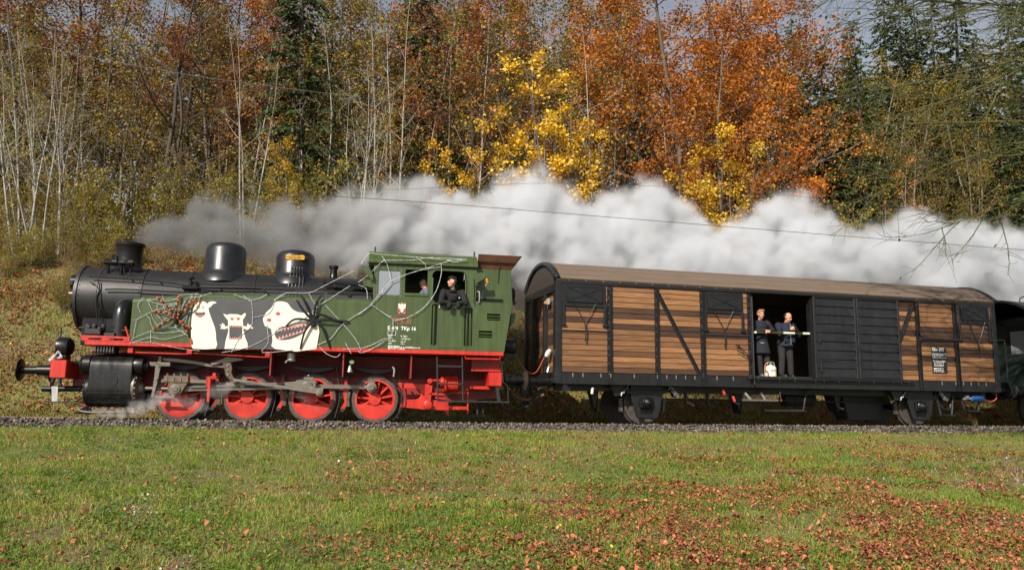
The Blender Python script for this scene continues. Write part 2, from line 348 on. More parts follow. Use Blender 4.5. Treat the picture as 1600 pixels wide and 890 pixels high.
    for s0, s1, h0, h1 in ((5.36, 5.54, 1.7, 2.75), (6.11, 6.35, 1.72, 2.68)):
        MB().box(s0, s1, W - .16, W - .13, h0, h1).build('slot_back', GREEN, cab)
        for q in ((s0 + s1) / 2 - .01,) if s1 - s0 < .2 else ((s0 + s1) / 2 - .035, (s0 + s1) / 2 + .045): MB().tube([(q, W - .07, h0 + .02), (q, W - .045, h0 + .08), (q, W - .045, h1 - .08), (q, W - .07, h1 - .02)], .02, 8).build('grab_rail', GREEN, cab)
    # door seams
    dr = MB().box(5.575, 6.105, W - .002, W + .012, 1.70, 2.66).build('cab_door', GREEN, cab, bevel=.004)
    MB().tube([(5.56, W + .03, 2.70), (5.56, W + .03, 2.60)], .02, 6).build('door_hinge', GALV, dr)
    MB().tube([(5.72, W + .05, 2.64), (5.72, W + .06, 2.72), (6.05, W + .06, 2.72), (6.05, W + .05, 2.64)], .012, 6).build('door_rail', IRON, dr)
    # cab front and back walls, floor
    for s in (4.07, 6.36):
        B(MB().box(s, s + .03, -W + .03, W - .035, 1.66, 2.8), 'cab_end_wall', GREEN)
        mb = MB(); mb.box(s, s + .03, -W + .03, -.98, 2.8, 3.6); mb.box(s, s + .03, .98, W - .035, 2.8, 3.6); mb.box(s, s + .03, -.98, .98, 3.35, 3.6); mb.box(s, s + .03, -.45, .45, 2.8, 3.35)
        B(mb, 'cab_window_wall', GREEN if s > 5 else BLACK)
    B(MB().box(4.06, 7.0, -1.38, 1.38, 1.62, 1.66), 'cab_floor', SHADE_BLACK)
    bh = B(MB().lathe([(4.10, .68), (4.28, .66), (4.31, .6), (4.315, .01)], (0, 0, HC - .1), (1, 0, 0), 32), 'boiler_backhead', IRON)
    for k in range(6):
        MB().lathe([(4.3, .05), (4.36, .06), (4.37, .05), (4.375, .001)], (0, -.4 + .16 * k, 2.95 + .12 * (k % 2)), (1, 0, 0), 14).build('gauge', BRASS, bh)
    # cab roof
    prof = [(W + .04, 3.565), (W + .04, 3.60), (W - .02, 3.70), (1.22, 3.86), (.9, 3.94), (.5, 3.985), (0, 4.0)]
    full = prof + [(-a, b) for a, b in prof[-2::-1]]; inner = [(a * .96, b - .045) for a, b in full]
    mb = MB(); n = len(full)
    for s in (3.93, 6.42): mb.v += [(s, a, b) for a, b in full] + [(s, a, b) for a, b in inner]
    m2 = 2 * n
    for i in range(n - 1): mb.f += [(i, i + 1, m2 + i + 1, m2 + i), (n + i, m2 + n + i, m2 + n + i + 1, n + i + 1), (i, n + i, n + i + 1, i + 1), (m2 + i, m2 + i + 1, m2 + n + i + 1, m2 + n + i)]
    mb.f += [(0, m2, m2 + n, n), (n - 1, 2 * n - 1, m2 + 2 * n - 1, m2 + n - 1)]
    rf = B(mb, 'cab_roof', GREEN, smooth=25)
    for s in (3.96, 6.38): MB().prism([q for q in full if abs(q[0]) < W - .03], 's', s, s + .02).build('roof_end', GREEN, rf)
    MB().tube([(3.9, W + .05, 3.575), (6.43, W + .05, 3.575)], .014, 6).build('gutter', BLACK, rf)
    MB().box(4.6, 5.9, -.35, .35, 4.0, 4.06).build('roof_vent', GREEN, rf, bevel=.02)
    for s in (4.06, 6.4): MB().cyl((s, .9, 3.9), (s, .9, 4.05), .02, n=6).build('lifting_eye', IRON, rf)
    # wind deflectors on the cab corners
    for pts in ([(563, 414), (577, 417), (583, 430), (583, 436), (577, 434)], [(742, 444), (742, 426), (757, 425.5), (758, 434)]):
        q = [LI(x, y, W + .12) for x, y in pts]; B(MB().prism(q, 'w', W + .1, W + .115), 'wind_deflector', GREEN)
    B(MB().box(6.38, 6.41, W - .01, W + .1, 3.15, 3.45), 'deflector_bracket', GREEN)
    B(MB().tube(smooth_path([(6.42, W, 3.02), (6.46, W + .06, 3.0), (6.46, W + .06, 2.78), (6.42, W, 2.76)], 3), .016, 6), 'cab_grab_rail', GALV)
    B(MB().prism([LI(566, 437, 1.1), LI(583, 437, 1.1), LI(583, 450, 1.1), LI(568, 447, 1.1)], 'w', .95, 1.2), 'front_lookout_hood', GREEN)
    # --- bunker
    def slot(x0, y0, x1, y1): a = LI(x0, y0, W); b = LI(x1, y1, W); return rrect(a[0], b[0], b[1], a[1], .008)
    bo = [(6.405, 1.645), (7.075, 1.645), (7.245, 2.775), (6.405, 2.775)]
    bs = plate('bunker_side', [bo, slot(761, 489.5, 782, 501), slot(748, 516, 769.5, 528)], GREEN, T, W + .002, .03)
    for x0, y0, x1, y1 in ((761, 489.5, 782, 501), (748, 516, 769.5, 528)):
        a = LI(x0, y0, W); b = LI(x1, y1, W); MB().box(a[0] - .02, b[0] + .02, W - .1, W - .06, b[1] - .02, a[1] + .02).build('slot_back', SHADE_BLACK, bs)
        for k in (.35, .72): hh = a[1] + (b[1] - a[1]) * k; MB().prism([(W - .05, hh + .012), (W - .045, hh + .018), (W + .012, hh - .014), (W + .008, hh - .02)], 's', a[0], b[0]).build('louvre', GREEN, bs)
    B(MB().prism([(6.41, 1.65), (7.06, 1.65), (7.23, 2.77), (6.41, 2.77)], 'w', -W + .01, W - .12), 'bunker', GREEN)
    ub = B(MB().prism([(6.41, 2.77), (7.32, 2.77), (7.26, 3.62), (6.41, 3.62)], 'w', -1.12, 1.12), 'coal_bunker', GREEN, bevel=.015)
    a = LI(743, 464.5, 1.15); b = LI(784, 466.5, 1.15); MB().box(a[0], b[0], 1.12, 1.19, a[1] - .02, a[1] + .02).build('bunker_ledge', GREEN, ub); MB().box(a[0], b[0], 1.122, 1.18, a[1] - .05, a[1] - .021).build('ledge_shade', SHADE_BLACK, ub)  # near-black strip stands in for the shade under the ledge
    z = LI(757.5, 441, 1.125); MB().prism([(z[0] + a_, z[1] + b_) for a_, b_ in ((.0, .09), (.07, .09), (.045, .03), (.09, .03), (.02, -.09), (.035, -.01), (-.01, -.01))], 'w', 1.121, 1.126).build('high_voltage_mark', YELLOW, ub)
    MB().cyl((z[0] + .32, 1.13, 3.28), (z[0] + .33, 1.16, 3.75), .014, n=6).build('board_stay', IRON, ub)
    # rust brown coal boards: a flaring hopper on top of the bunker
    mb = MB()
    lo = [(6.45, 1.1, 3.625), (7.28, 1.1, 3.625), (7.28, -1.1, 3.625), (6.45, -1.1, 3.625)]; hi = [(6.45, 1.28, 3.93), (7.50, 1.28, 3.93), (7.50, -1.28, 3.93), (6.45, -1.28, 3.93)]
    for i in range(3):
        j = i + 1; q = [lo[i], lo[j], hi[j], hi[i]]; nn = Vector((0, 0, 1)).cross(Vector(lo[j]) - Vector(lo[i])).normalized() * -.03
        mb.add(q + [tuple(Vector(p) + nn) for p in q], [(0, 1, 2, 3), (7, 6, 5, 4), (0, 4, 5, 1), (1, 5, 6, 2), (2, 6, 7, 3), (3, 7, 4, 0)])
    cb = B(mb, 'coal_board', RUST)
    MB().tube([(6.45, 1.21, 3.77), (7.37, 1.21, 3.77)], .012, 5).build('board_batten', IRON, cb)
    coal = MB()
    for k in range(120):
        x, y = rng.uniform(6.5, 7.25), rng.uniform(-1, 1); r = rng.uniform(.05, .11); z0 = 3.62 + .18 * (1 - abs(y)) + rng.uniform(-.05, .05)
        coal.lathe([(-r, .001), (-r * .4, r * rng.uniform(.7, 1.1)), (r * .5, r * rng.uniform(.6, 1)), (r, .001)], (x, y, z0), (rng.uniform(-1, 1), rng.uniform(-1, 1), 1), 5)
    coal.build('coal', IRON, T, smooth=0, kind='stuff')
    # rear lamps
    for px, py, w, nm in ((796, 460, .6, 'rear_lamp'), (798, 541, 1.0, 'rear_lamp')):
        s, h = LI(px, py, w); l_ = B(MB().lathe([(-.16, .12), (-.14, .17), (.08, .18), (.1, .17), (.12, .13)], (s, w, h), (1, 0, 0), 22), nm, BLACK); MB().box(s - .15, s + .15, w - .05, w + .05, h - .24, h - .15).build('lamp_bracket', BLACK, l_)
    B(MB().prism([LI(799, 490, 1.2), LI(814, 491, 1.2), LI(796, 511, 1.2)], 'w', 1.05, 1.25), 'rear_step_bracket', GREEN)
    # --- running plate and valance
    v0 = LI(133, 538.8, W)
    fp = B(MB().box(-1.84, 7.06, -W, W + .02, 1.555, 1.64), 'running_plate', RED, bevel=.006)
    ov = lambda x0, x1: rrect(LI(x0, 532, W)[0], LI(x1, 532, W)[0], 1.655, 1.705, .024)
    plate('front_valance', [[(-1.90, 1.645), (-1.92, 1.745), (-.97, 1.745), (-.97, 1.645)], ov(138, 160), ov(171, 194)], RED, fp, W + .022, .03)
    MB().box(-1.88, -.98, -W, W - .03, 1.64, 1.652).build('front_deck', RED, fp)
    MB().tube([LP(196, 510, 1.3), LP(201, 526, 1.35)], .02, 6).build('deck_stay', RED, fp)
    mb = MB(); mb.tube([LP(205, 550, 1.3), LP(295, 553, 1.3)], .018, 6); B(mb, 'brake_pull_rod', RED)
    B(MB().tube([LP(298, 551, 1.3), LP(425, 558.5, 1.3)], .014, 6), 'brake_pull_rod', RED)
    for px, py in ((204, 547), (296, 549), (418, 554)): s, h = LI(px, py, 1.33); B(MB().box(s - .05, s + .06, 1.2, 1.37, h - .06, h + .07), 'rod_bracket', RED, bevel=.01)
    # fittings on the front deck
    mb = MB(); a = LI(137, 506, 1.1); b = LI(160, 523, 1.1); mb.box(a[0], b[0], .9, 1.25, b[1], a[1] - .1)
    for k in range(7): s = a[0] + (b[0] - a[0]) * k / 6; mb.lathe([(0, .06), (.12, .05), (.14, .001)], (s, 1.12 + .06 * (k % 2), a[1] - .12 - .03 * (k % 3)), (.3, .4, 1), 8)
    B(mb, 'lubricator', IRON, bevel=.01)
    B(MB().box(*[LI(163, 515, 1.2)[0], LI(180, 515, 1.2)[0]], .95, 1.22, 1.655, 1.84).cyl((-1.45, 1.15, 1.9), (-.9, 1.15, 1.9), .018, n=6), 'tool_box', IRON, bevel=.01)
    B(MB().tube([LP(124, 512, .9), LP(134, 511, .9)], .03, 8), 'deck_handle', IRON)
    # --- buffer beam, buffers, front details
    x0 = LI(80, 563, 1.3)[0]; x1 = LI(105, 563, 1.3)[0]; hb, ht = LI(92, 590, 1.3)[1], LI(92, 562, 1.3)[1]
    bb = B(MB().box(x0, x1, -1.32, 1.32, hb, ht), 'buffer_beam', RED, bevel=.012)
    fr = [(x1, .55), (x1, 1.25), (-1.6, 1.5), (-1.6, .55)]
    for sg in (1, -1): B(MB().prism([(x1 - .1, .62), (x1 - .1, 1.18), (-1.9, 1.4), (-1.0, 1.5), (7.0, 1.5), (7.05, .6), (5.0, .38), (4.7, .72), (-1.6, .72)], 'w', sg * .52, sg * .56), 'main_frame', DARKRED)
    hbuf = LI(60, 578, .875)[1]
    def buffer(sx, dirn, rface, L, par=T):
        b_ = MB().lathe([(0, .10), (.03, .10), (.05, .085), (L * .5, .085), (L * .5, .105), (L, .115), (L + .04, .15)], (sx, 0, 0), (dirn, 0, 0), 24)
        return b_
    sb0 = LI(30, 578, .875)[0]
    for sg in (1, -1):
        L = x0 - sb0 - .05
        mb = MB().lathe([(.05, .085), (.12, .08), (L * .5, .085), (L * .52, .11), (L + .02, .118), (L + .05, .17)], (sb0, sg * .875, hbuf), (1, 0, 0), 24)
        bf = B(mb, 'buffer', BLACK); MB().lathe([(0, .001), (.0, .15), (.012, .235), (.03, .24), (.045, .22), (.06, .085)], (sb0, sg * .875, hbuf), (1, 0, 0), 32).build('buffer_head', BLACK, bf)
    # low headlamp standing on the beam
    s, h = LI(101, 542, .95)
    lp = B(MB().lathe([(-.13, .17), (-.11, .21), (.0, .22), (.1, .2), (.17, .12), (.19, .001)], (s, .95, h), (1, 0, 0), 28), 'headlamp', BLACK)
    MB().box(s - .1, s + .1, .8, 1.1, ht, h - .17).build('lamp_foot', IRON, lp, bevel=.02)
    MB().tube([(s - .1, .95, h - .1), (s - .1, .95, h + .42)], .012, 6).build('lamp_iron', IRON, lp)
    MB().tube(smooth_path([(s - .2, 1.1, h - .3), (s - .12, 1.16, h - .24), (s - .06, 1.12, h - .12), (s + .02, 1.15, h - .22), (s - .16, 1.14, h - .27)], 4), 0, 7, True, [.03 + .022 * math.sin(i * 1.7) for i in range(17)]).build('white_cloth', mat('cloth_white', (.42, .42, .45), .9, bump=.5, bscale=30), lp)
    B(MB().tube([LP(66, 607, .9), LP(128, 607, .9)], .06, 14), 'brake_hose_pipe', BLACK)
    B(MB().tube([LP(105, 566, 1.0), LP(130, 566, 1.0)], .035, 10), 'front_tie_rod', BLACK)
    B(MB().tube(smooth_path([(x0, .3, .95), (x0 - .25, .3, .9), (x0 - .3, .3, .6), (x0 - .18, .3, .45)], 4), .04, 10), 'coupling_hose', IRON)
    B(MB().tube(smooth_path([(x0, 0, 1.0), (x0 - .2, 0, 1.0), (x0 - .25, 0, .8), (x0 - .15, 0, .6)], 4), .035, 8), 'screw_coupling', IRON)
    mb = MB(); a = LI(69, 627.5, 1.25); b = LI(126, 629, 1.25); mb.box(a[0], b[0], .95, 1.3, a[1] - .015, a[1] + .015); st = B(mb, 'shunter_step', IRON)
    q = LI(83, 603, 1.2); q2 = LI(84, 627, 1.2); MB().prism([(q[0] - .04, q[1]), (q[0] + .08, q[1]), (q2[0] + .06, q2[1]), (q2[0] - .05, q2[1])], 'w', 1.15, 1.17).build('step_hanger', GALV, st)
    B(MB().prism([LI(127, 630, .8), LI(140, 630, .8), LI(135, 646, .8), LI(126, 645, .8)], 'w', .65, .85), 'rail_guard', DARKRED)
    B(MB().box(*[LI(118, 645, .8)[0], LI(210, 645, .8)[0]], .6, .9, .12, .15), 'guard_bar', IRON)
    # --- cylinders
    for sg in (1, -1):
        sec = [(.6, 1.40), (.95, 1.39), (1.15, 1.36), (1.27, 1.27), (1.315, 1.15), (1.32, 1.0), (1.335, .66), (1.32, .52), (1.25, .38), (1.1, .29), (.95, .27), (.6, .3)]
        cbk = B(MB().prism([(sg * a, b) for a, b in sec], 's', -1.74, -.90), 'cylinder_block', CYLM, smooth=40, bevel=.01)
        MB().lathe([(-1.98, .12), (-1.97, .17), (-1.92, .19), (-1.9, .22), (-1.76, .22), (-1.74, .19)], (0, sg * 1.08, 1.15), (1, 0, 0), 26).build('valve_cover', BLACK, cbk)
        MB().lathe([(-.90, .2), (-.86, .21), (-.72, .2), (-.71, .12), (-.62, .1), (-.6, .03), (-.3, .028)], (0, sg * 1.08, 1.15), (1, 0, 0), 26).build('valve_spindle_guide', BLACK, cbk)
        MB().lathe([(-1.86, .1), (-1.84, .3), (-1.80, .33), (-1.74, .33)], (0, sg * 1.0, .62), (1, 0, 0), 30).build('cylinder_cover', BLACK, cbk)
        MB().lathe([(-.90, .33), (-.85, .33), (-.83, .28), (-.8, .12), (-.72, .1), (-.7, .04), (-.15, .035)], (0, sg * 1.0, .68), (1, 0, 0), 30).build('piston_rod', STEEL, cbk)
        mb = MB()
        for k in range(16):
            a = 2 * math.pi * k / 16; mb.cyl((-1.85, sg * 1.0 + .27 * math.cos(a), .62 + .27 * math.sin(a)), (-1.8, sg * 1.0 + .27 * math.cos(a), .62 + .27 * math.sin(a)), .02, n=6); mb.cyl((-.86, sg * 1.0 + .3 * math.cos(a), .68 + .3 * math.sin(a)), (-.82, sg * 1.0 + .3 * math.cos(a), .68 + .3 * math.sin(a)), .018, n=6)
        mb.build('cover_bolt', GALV, cbk, kind='stuff')
        if sg > 0:
            MB().lathe([(0, .16), (.012, .16), (.014, .01)], (-1.32, 1.33, .83), (0, 1, 0), 24).build('inspection_disc', CYLM, cbk)
            MB().tube([(-1.75, 1.33, .56), (-.9, 1.33, .56)], .01, 5).build('cladding_strip', GLOSS, cbk)
            MB().tube(smooth_path([(-1.78, 1.2, .3), (-1.9, 1.2, .2), (-1.6, 1.22, .16), (-1.1, 1.2, .18)], 3), .022, 6).build('drain_cock_pipe', STEEL, cbk)
            for k in range(3): MB().cyl((-1.72 + .35 * k, 1.1, .28), (-1.72 + .35 * k, 1.1, .16), .03, n=8).build('drain_cock', IRON, cbk)
    ck = B(MB().box(*[LI(148, 545, 1.2)[0], LI(180, 545, 1.2)[0]], .9, 1.2, 1.40, 1.55), 'oil_feed_block', IRON)
    for k in range(7): s = LI(149 + 4.6 * k, 545, 1.24)[0]; MB().cyl((s, 1.24, 1.42), (s, 1.24, 1.54), .014, n=5).cyl((s, 1.24, 1.45), (s, 1.24, 1.47), .026, n=6).build('oil_line', GALV, ck)
    # --- wheels
    RW = .525
    def wheel_proto():
        e = bpy.data.objects.new('driving_wheel', None); C.objects.link(e)
        MB().lathe([(.66, .44), (.66, .555), (.69, .555), (.705, .525), (.80, .52), (.80, .455), (.66, .45)], (0, 0, 0), (0, 1, 0), 56).build('tyre', TYRE, e)
        MB().lathe([(.68, .40), (.68, .462), (.792, .462), (.795, .45), (.795, .41), (.78, .40), (.68, .40)], (0, 0, 0), (0, 1, 0), 56).build('rim', WHEELRED, e)
        MB().lathe([(.62, .05), (.62, .15), (.8, .145), (.815, .13), (.815, .02), (.818, .001)], (0, 0, 0), (0, 1, 0), 32).build('hub', WHEELRED, e)
        for k in range(11):
            a = 2 * math.pi * k / 11 + .2; ca, sa = math.cos(a), math.sin(a)
            MB().tube([(ca * .11, .745, sa * .11), (ca * .42, .74, sa * .42)], .03, 8, radii=[.036, .024]).build('spoke', WHEELRED, e)
        ha = -.09; pts = [(.425 * math.cos(t), .425 * math.sin(t)) for t in np.linspace(math.pi + .28, 2 * math.pi - .28, 26)]
        MB().prism(pts, 'w', .70, .79).build('counterweight', WHEELRED, e, bevel=.006)
        MB().prism([(.13 * math.cos(t) - .0, .13 * math.sin(t)) for t in np.linspace(math.pi, 2 * math.pi, 10)] + [(.07 * math.cos(t) - .09, .07 * math.sin(t) + .27) for t in np.linspace(0, math.pi, 8)], 'w', .70, .81).build('crank_boss', WHEELRED, e, bevel=.008)
        MB().cyl((-.09, .8, .27), (-.09, 1.02, .27), .06, n=16).build('crank_pin', STEEL, e)
        return e
    wp = wheel_proto(); wp.parent = T; wp.location = (0, 0, RW)
    for i in range(1, 4): c = copy_tree(wp, T); c.location = (1.4 * i, 0, RW)
    for i in range(4):
        c = copy_tree(wp, T); c.location = (1.4 * i, 0, RW); c.rotation_euler = (0, 0, math.pi)
        B(MB().cyl((1.4 * i, -.7, RW), (1.4 * i, .7, RW), .085, n=14), 'axle', IRON)
    # --- rods and valve gear on the near side
    PX, PZ = -.09, RW + .27
    def bigend(mb, s, h, w0, w1, r):
        mb.lathe([(w0, r), (w1, r), (w1 + .005, r * .62), (w1 + .02, r * .6), (w1 + .022, .001)], (s, 0, h), (0, 1, 0), 24)
    mb = MB(); mb.strip([(PX, PZ, .045), (.7 + PX, PZ, .05), (1.4 + PX, PZ, .045), (2.1 + PX, PZ, .05), (2.8 + PX, PZ, .045), (3.4 + PX, PZ, .05), (4.2 + PX, PZ, .045)], .83, .88)
    cr = B(mb, 'coupling_rod', STEEL, bevel=.008)
    for i in range(4):
        mb = MB(); bigend(mb, 1.4 * i + PX, PZ, .82, .91, .115 if i == 3 else .1); mb.box(1.4 * i + PX - .07, 1.4 * i + PX + .07, .83, .89, PZ + .08, PZ + .16); mb.cyl((1.4 * i + PX, .86, PZ + .15), (1.4 * i + PX, .86, PZ + .19), .025, n=8); mb.build('rod_bearing', STEEL, cr)
    B(MB().box(1.28, 1.42, .82, .92, PZ - .09, PZ + .1), 'knuckle_joint', STEEL, bevel=.02)
    xh = LI(275.5, 607, 1.0); be = (2.8 + PX, PZ)
    mr = B(MB().strip([(xh[0] + .1, xh[1], .075), (xh[0] + .35, xh[1] + (be[1] - xh[1]) * .12, .06), (be[0] - .35, be[1] - .0, .085), (be[0] - .12, be[1], .12)], .94, 1.0), 'connecting_rod', STEEL, bevel=.01)
    MB().strip([(xh[0] + .3, xh[1] + .01, .025), (be[0] - .5, be[1], .04)], .93, 1.005).build('rod_flute', IRON, mr)
    mb = MB(); mb.box(be[0] - .2, be[0] + .17, .93, 1.02, be[1] - .13, be[1] + .13); bigend(mb, be[0] - .02, be[1], .92, 1.05, .12); mb.box(be[0] - .1, be[0] + .12, .94, 1.01, be[1] + .13, be[1] + .2); mb.cyl((be[0], .97, be[1] + .2), (be[0], .97, be[1] + .25), .03, n=8)
    mb.build('big_end', STEEL, mr, bevel=.012)
    rc = LI(499, 613, 1.1)
    rcr = B(MB().strip([(be[0], be[1], .06), (rc[0], rc[1], .05)], 1.05, 1.1), 'return_crank', STEEL, bevel=.01)
    mb = MB(); bigend(mb, rc[0], rc[1], 1.08, 1.17, .075); mb.box(rc[0] - .08, rc[0] + .08, 1.09, 1.15, rc[1] - .02, rc[1] + .11); mb.build('return_crank_end', STEEL, rcr)
    el = LI(364, 593, 1.1)
    B(MB().strip([(el[0], el[1], .035), (el[0] + .2, el[1] - .02, .03), (rc[0], rc[1], .04)], 1.11, 1.15), 'eccentric_rod', STEEL, bevel=.006)
    a = LI(354, 566, 1.1)
    lk = B(MB().strip([(a[0] + .0, a[1], .09), (a[0] + .05, a[1] - .12, .085), (a[0] + .06, a[1] - .25, .07), (el[0], el[1], .05)], 1.02, 1.14), 'expansion_link', mat('oily_brown_steel', (.12, .085, .06), .45, metal=.4, var=.4, scale=9, grime=.6, grime_col=(.04, .03, .02)), bevel=.012)
    for k in range(3): MB().cyl((a[0] + .03 + .01 * k, 1.13, a[1] - .06 - .1 * k), (a[0] + .03 + .01 * k, 1.16, a[1] - .06 - .1 * k), .028, n=8).build('link_pin', STEEL, lk)
    q = [LI(x, y, 1.1) for x, y in ((330, 569), (345, 564.5), (354, 562), (380, 561))]
    B(MB().strip([(q[0][0], q[0][1], .035), (q[1][0], q[1][1], .04), (q[2][0], q[2][1], .07), (q[3][0], q[3][1], .02)], 1.06, 1.13), 'lifting_arm', STEEL, bevel=.01)
    q = [LI(x, y, 1.08) for x, y in ((250, 560.5), (276, 562.5), (305, 566), (325, 570), (352, 573))]
    B(MB().strip([(q[0][0], q[0][1], .03), (q[1][0], q[1][1], .04), (q[2][0], q[2][1], .035), (q[3][0], q[3][1], .04), (q[4][0], q[4][1], .025)], 1.02, 1.07), 'radius_rod', STEEL, bevel=.008)
    q = [LI(x, y, 1.12) for x, y in ((250.5, 558.5), (247, 572), (244, 592), (238.5, 618))]
    cl = B(MB().strip([(q[0][0], q[0][1], .03), (q[1][0], q[1][1], .055), (q[2][0], q[2][1], .045), (q[3][0], q[3][1], .03)], 1.08, 1.13), 'combination_lever', STEEL, bevel=.008)
    for z in q[:4]: MB().cyl((z[0], 1.07, z[1]), (z[0], 1.15, z[1]), .03, n=10).build('lever_pin', STEEL, cl)
    q = [LI(x, y, 1.1) for x, y in ((240, 619), (272, 620))]; B(MB().strip([(q[0][0], q[0][1], .025), (q[1][0], q[1][1], .025)], 1.06, 1.1), 'union_link', STEEL)
    a = LI(240, 568.5, 1.08); B(MB().box(a[0] - .1, a[0] + .35, 1.04, 1.13, a[1] - .045, a[1] + .045).cyl((a[0] - .2, 1.08, a[1]), (a[0] + .1, 1.08, a[1]), .025, n=8), 'valve_crosshead', STEEL, bevel=.01)
    # crosshead and slide bars
    a = LI(252, 590, 1.0); b = LI(324, 599, 1.0)
    sbx = B(MB().box(a[0], b[0], .93, 1.06, b[1] + .0, a[1] - .02), 'slide_bar', STEEL, bevel=.012)
    MB().box(b[0] - .02, b[0] + .12, .9, 1.08, b[1] - .06, a[1] + .05).build('slide_bar_bracket', DARKRED, sbx)
    chd = mat('greasy_crosshead', (.14, .1, .07), .45, metal=.35, var=.45, scale=11, grime=.5, grime_col=(.04, .028, .02))
    c0 = LI(256, 586, 1.08); c1 = LI(294, 600, 1.08)
    xo = B(MB().box(c0[0], c1[0], .9, 1.1, c1[1] + .02, c0[1]), 'crosshead', chd, bevel=.02)
    MB().prism([(c0[0] + .1, c1[1] + .03), (c1[0], c1[1] + .03), (c1[0] - .14, xh[1] - .12), (xh[0] - .05, xh[1] - .17), (xh[0] - .16, xh[1] - .05)], 'w', .92, 1.09).build('crosshead_body', chd, xo, bevel=.015)
    MB().lathe([(1.05, .1), (1.12, .1), (1.125, .06), (1.14, .05), (1.142, .001)], (xh[0], 0, xh[1]), (0, 1, 0), 20).build('gudgeon_pin', STEEL, xo)
    for k in range(4):
        s = c0[0] + .06 + .14 * k; MB().cyl((s, 1.02, c0[1]), (s, 1.02, c0[1] + .05), .022, n=6).build('crosshead_bolt', STEEL, xo)
        MB().box(s - .025, s + .025, 1.09, 1.115, c1[1] + .06, c0[1] - .04).build('slipper_strap', STEEL, xo)
    # red sand pipe / hanger between the first wheels
    q = [LI(x, y, 1.12) for x, y in ((327.5, 588), (325, 628), (334, 582), (338, 591))]
    hg = B(MB().prism([(q[0][0] - .03, q[0][1]), (q[0][0] + .03, q[0][1]), (q[1][0] + .03, q[1][1]), (q[1][0] - .03, q[1][1])], 'w', 1.09, 1.14), 'rod_guard', RED, bevel=.006)
    MB().box(q[0][0] + .02, q[3][0], 1.05, 1.12, q[3][1] - .01, q[3][1] + .05).box(q[2][0] - .02, q[2][0] + .04, 1.05, 1.12, q[3][1], q[2][1]).build('guard_bracket', RED, hg)
    # springs, brake hangers and shoes between the wheels
    for i in range(4):
        s = 1.4 * i + .7 if i < 3 else 1.4 * i - .68
        if i < 3:
            bh = B(MB().strip([(s + .05, 1.0, .03), (s + .02, .7, .045), (s + .06, .45, .04), (s - .02, .27, .05)], .68, .78), 'brake_hanger', DARKRED if i == 0 else RED, bevel=.01)
            MB().prism([(s + .06, .35), (s + .14, .36), (s + .12, .52), (s + .15, .68), (s + .06, .72)], 'w', .68, .79).build('brake_shoe', TYRE, bh)
            MB().cyl((s - .02, .6, .27), (s - .02, .85, .27), .045, n=10).build('hanger_pin', IRON, bh); MB().cyl((s + .05, .6, 1.0), (s + .05, .84, 1.0), .05, n=10).build('hanger_pin', IRON, bh)
        B(MB().tube(smooth_path([(1.4 * i + .5, .75, 1.25), (1.4 * i + .56, .76, .9), (1.4 * i + .6, .76, .5), (1.4 * i + .52, .76, .1)], 4), .014, 6), 'sanding_pipe', IRON)
    for i in range(4): B(MB().strip([(1.4 * i - .45, 1.22, .02), (1.4 * i - .2, 1.17, .04), (1.4 * i, 1.15, .055), (1.4 * i + .2, 1.17, .04), (1.4 * i + .45, 1.22, .02)], .6, .7), 'leaf_spring', IRON)
    for s in (1.9, 3.45, 4.95): B(MB().box(s, s + .03, .56, 1.35, 1.0, 1.555), 'plate_bracket', DARKRED)
    B(MB().box(-.6, 6.9, .53, .56, 1.0, 1.5), 'splasher_plate', DARKRED)
    B(MB().box(-.5, 4.9, -.5, .5, .6, 1.2), 'ash_pan', IRON)
    s, h = LI(455, 560, 1.15); B(MB().lathe([(0, .09), (.15, .09), (.17, .11), (.19, .001)], (s, 1.15, h + .12), (0, 0, -1), 16).cyl((s - .12, 1.2, h - .1), (s, 1.15, h + .05), .02, n=6), 'injector_overflow', GALV)
    s, h = LI(546.5, 577, 1.2); bl = B(MB().lathe([(0, .001), (.02, .03), (.05, .035), (.09, .05), (.15, .07), (.16, .065)], (s, 1.2, h + .1), (0, 0, -1), 16), 'valve_cock', GALV)
    MB().lathe([(0, .045), (.01, .055), (.03, .055), (.04, .045)], (s + .04, 1.18, h + .17), (0, 1, 0), 14).build('green_handwheel', mat('light_green', (.12, .25, .1), .5), bl)
    B(MB().tube(smooth_path([LP(613, 573, 1.2), LP(616, 577, 1.2), LP(615, 588, 1.2)], 4), .022, 8), 'drain_bend', GALV)
    B(MB().tube(smooth_path([LP(614, 592, 1.0), LP(624, 606, 1.0), LP(630, 622, 1.0), LP(626, 641, .95), LP(614, 656, .9)], 4), .016, 6), 'sand_hose', IRON)
    # --- red rear frame and brake gear
    q = lambda pts, w: [LI(x, y, w) for x, y in pts]
    hole = q([(628, 606), (652, 606), (657, 611), (658, 617), (655, 622), (650, 624), (632, 624), (629, 615)], .9)
    plate('rear_frame', [q([(622, 598), (650, 599), (655, 600), (671, 600), (673, 624), (700, 627), (700, 640), (690, 640), (664, 639), (625, 635), (632, 623), (628, 610)], .9), hole], RED, T, .9, .04)
    rfb = B(MB().prism(q([(665, 602), (676, 602), (673, 628), (668, 640), (663, 634)], .98), 'w', .9, 1.0), 'brake_lever', RED, bevel=.01)
    for px, py, r in ((668.5, 632, .1), (672, 595, .06), (671, 613, .03)): s, h = LI(px, py, 1.0); MB().lathe([(.9, r), (1.02, r), (1.03, r * .8), (1.032, .001)], (s, 0, h), (0, 1, 0), 20).build('lever_pivot', RED, rfb)
    a = LI(694, 600, .85); b = LI(717, 600, .85)
    rs = B(MB().lathe([(0, .05), (.01, .14), (.04, .175), (b[0] - a[0] - .04, .175), (b[0] - a[0] - .01, .14), (b[0] - a[0], .05)], (a[0], .85, a[1]), (1, 0, 0), 26), 'brake_cylinder', RED)
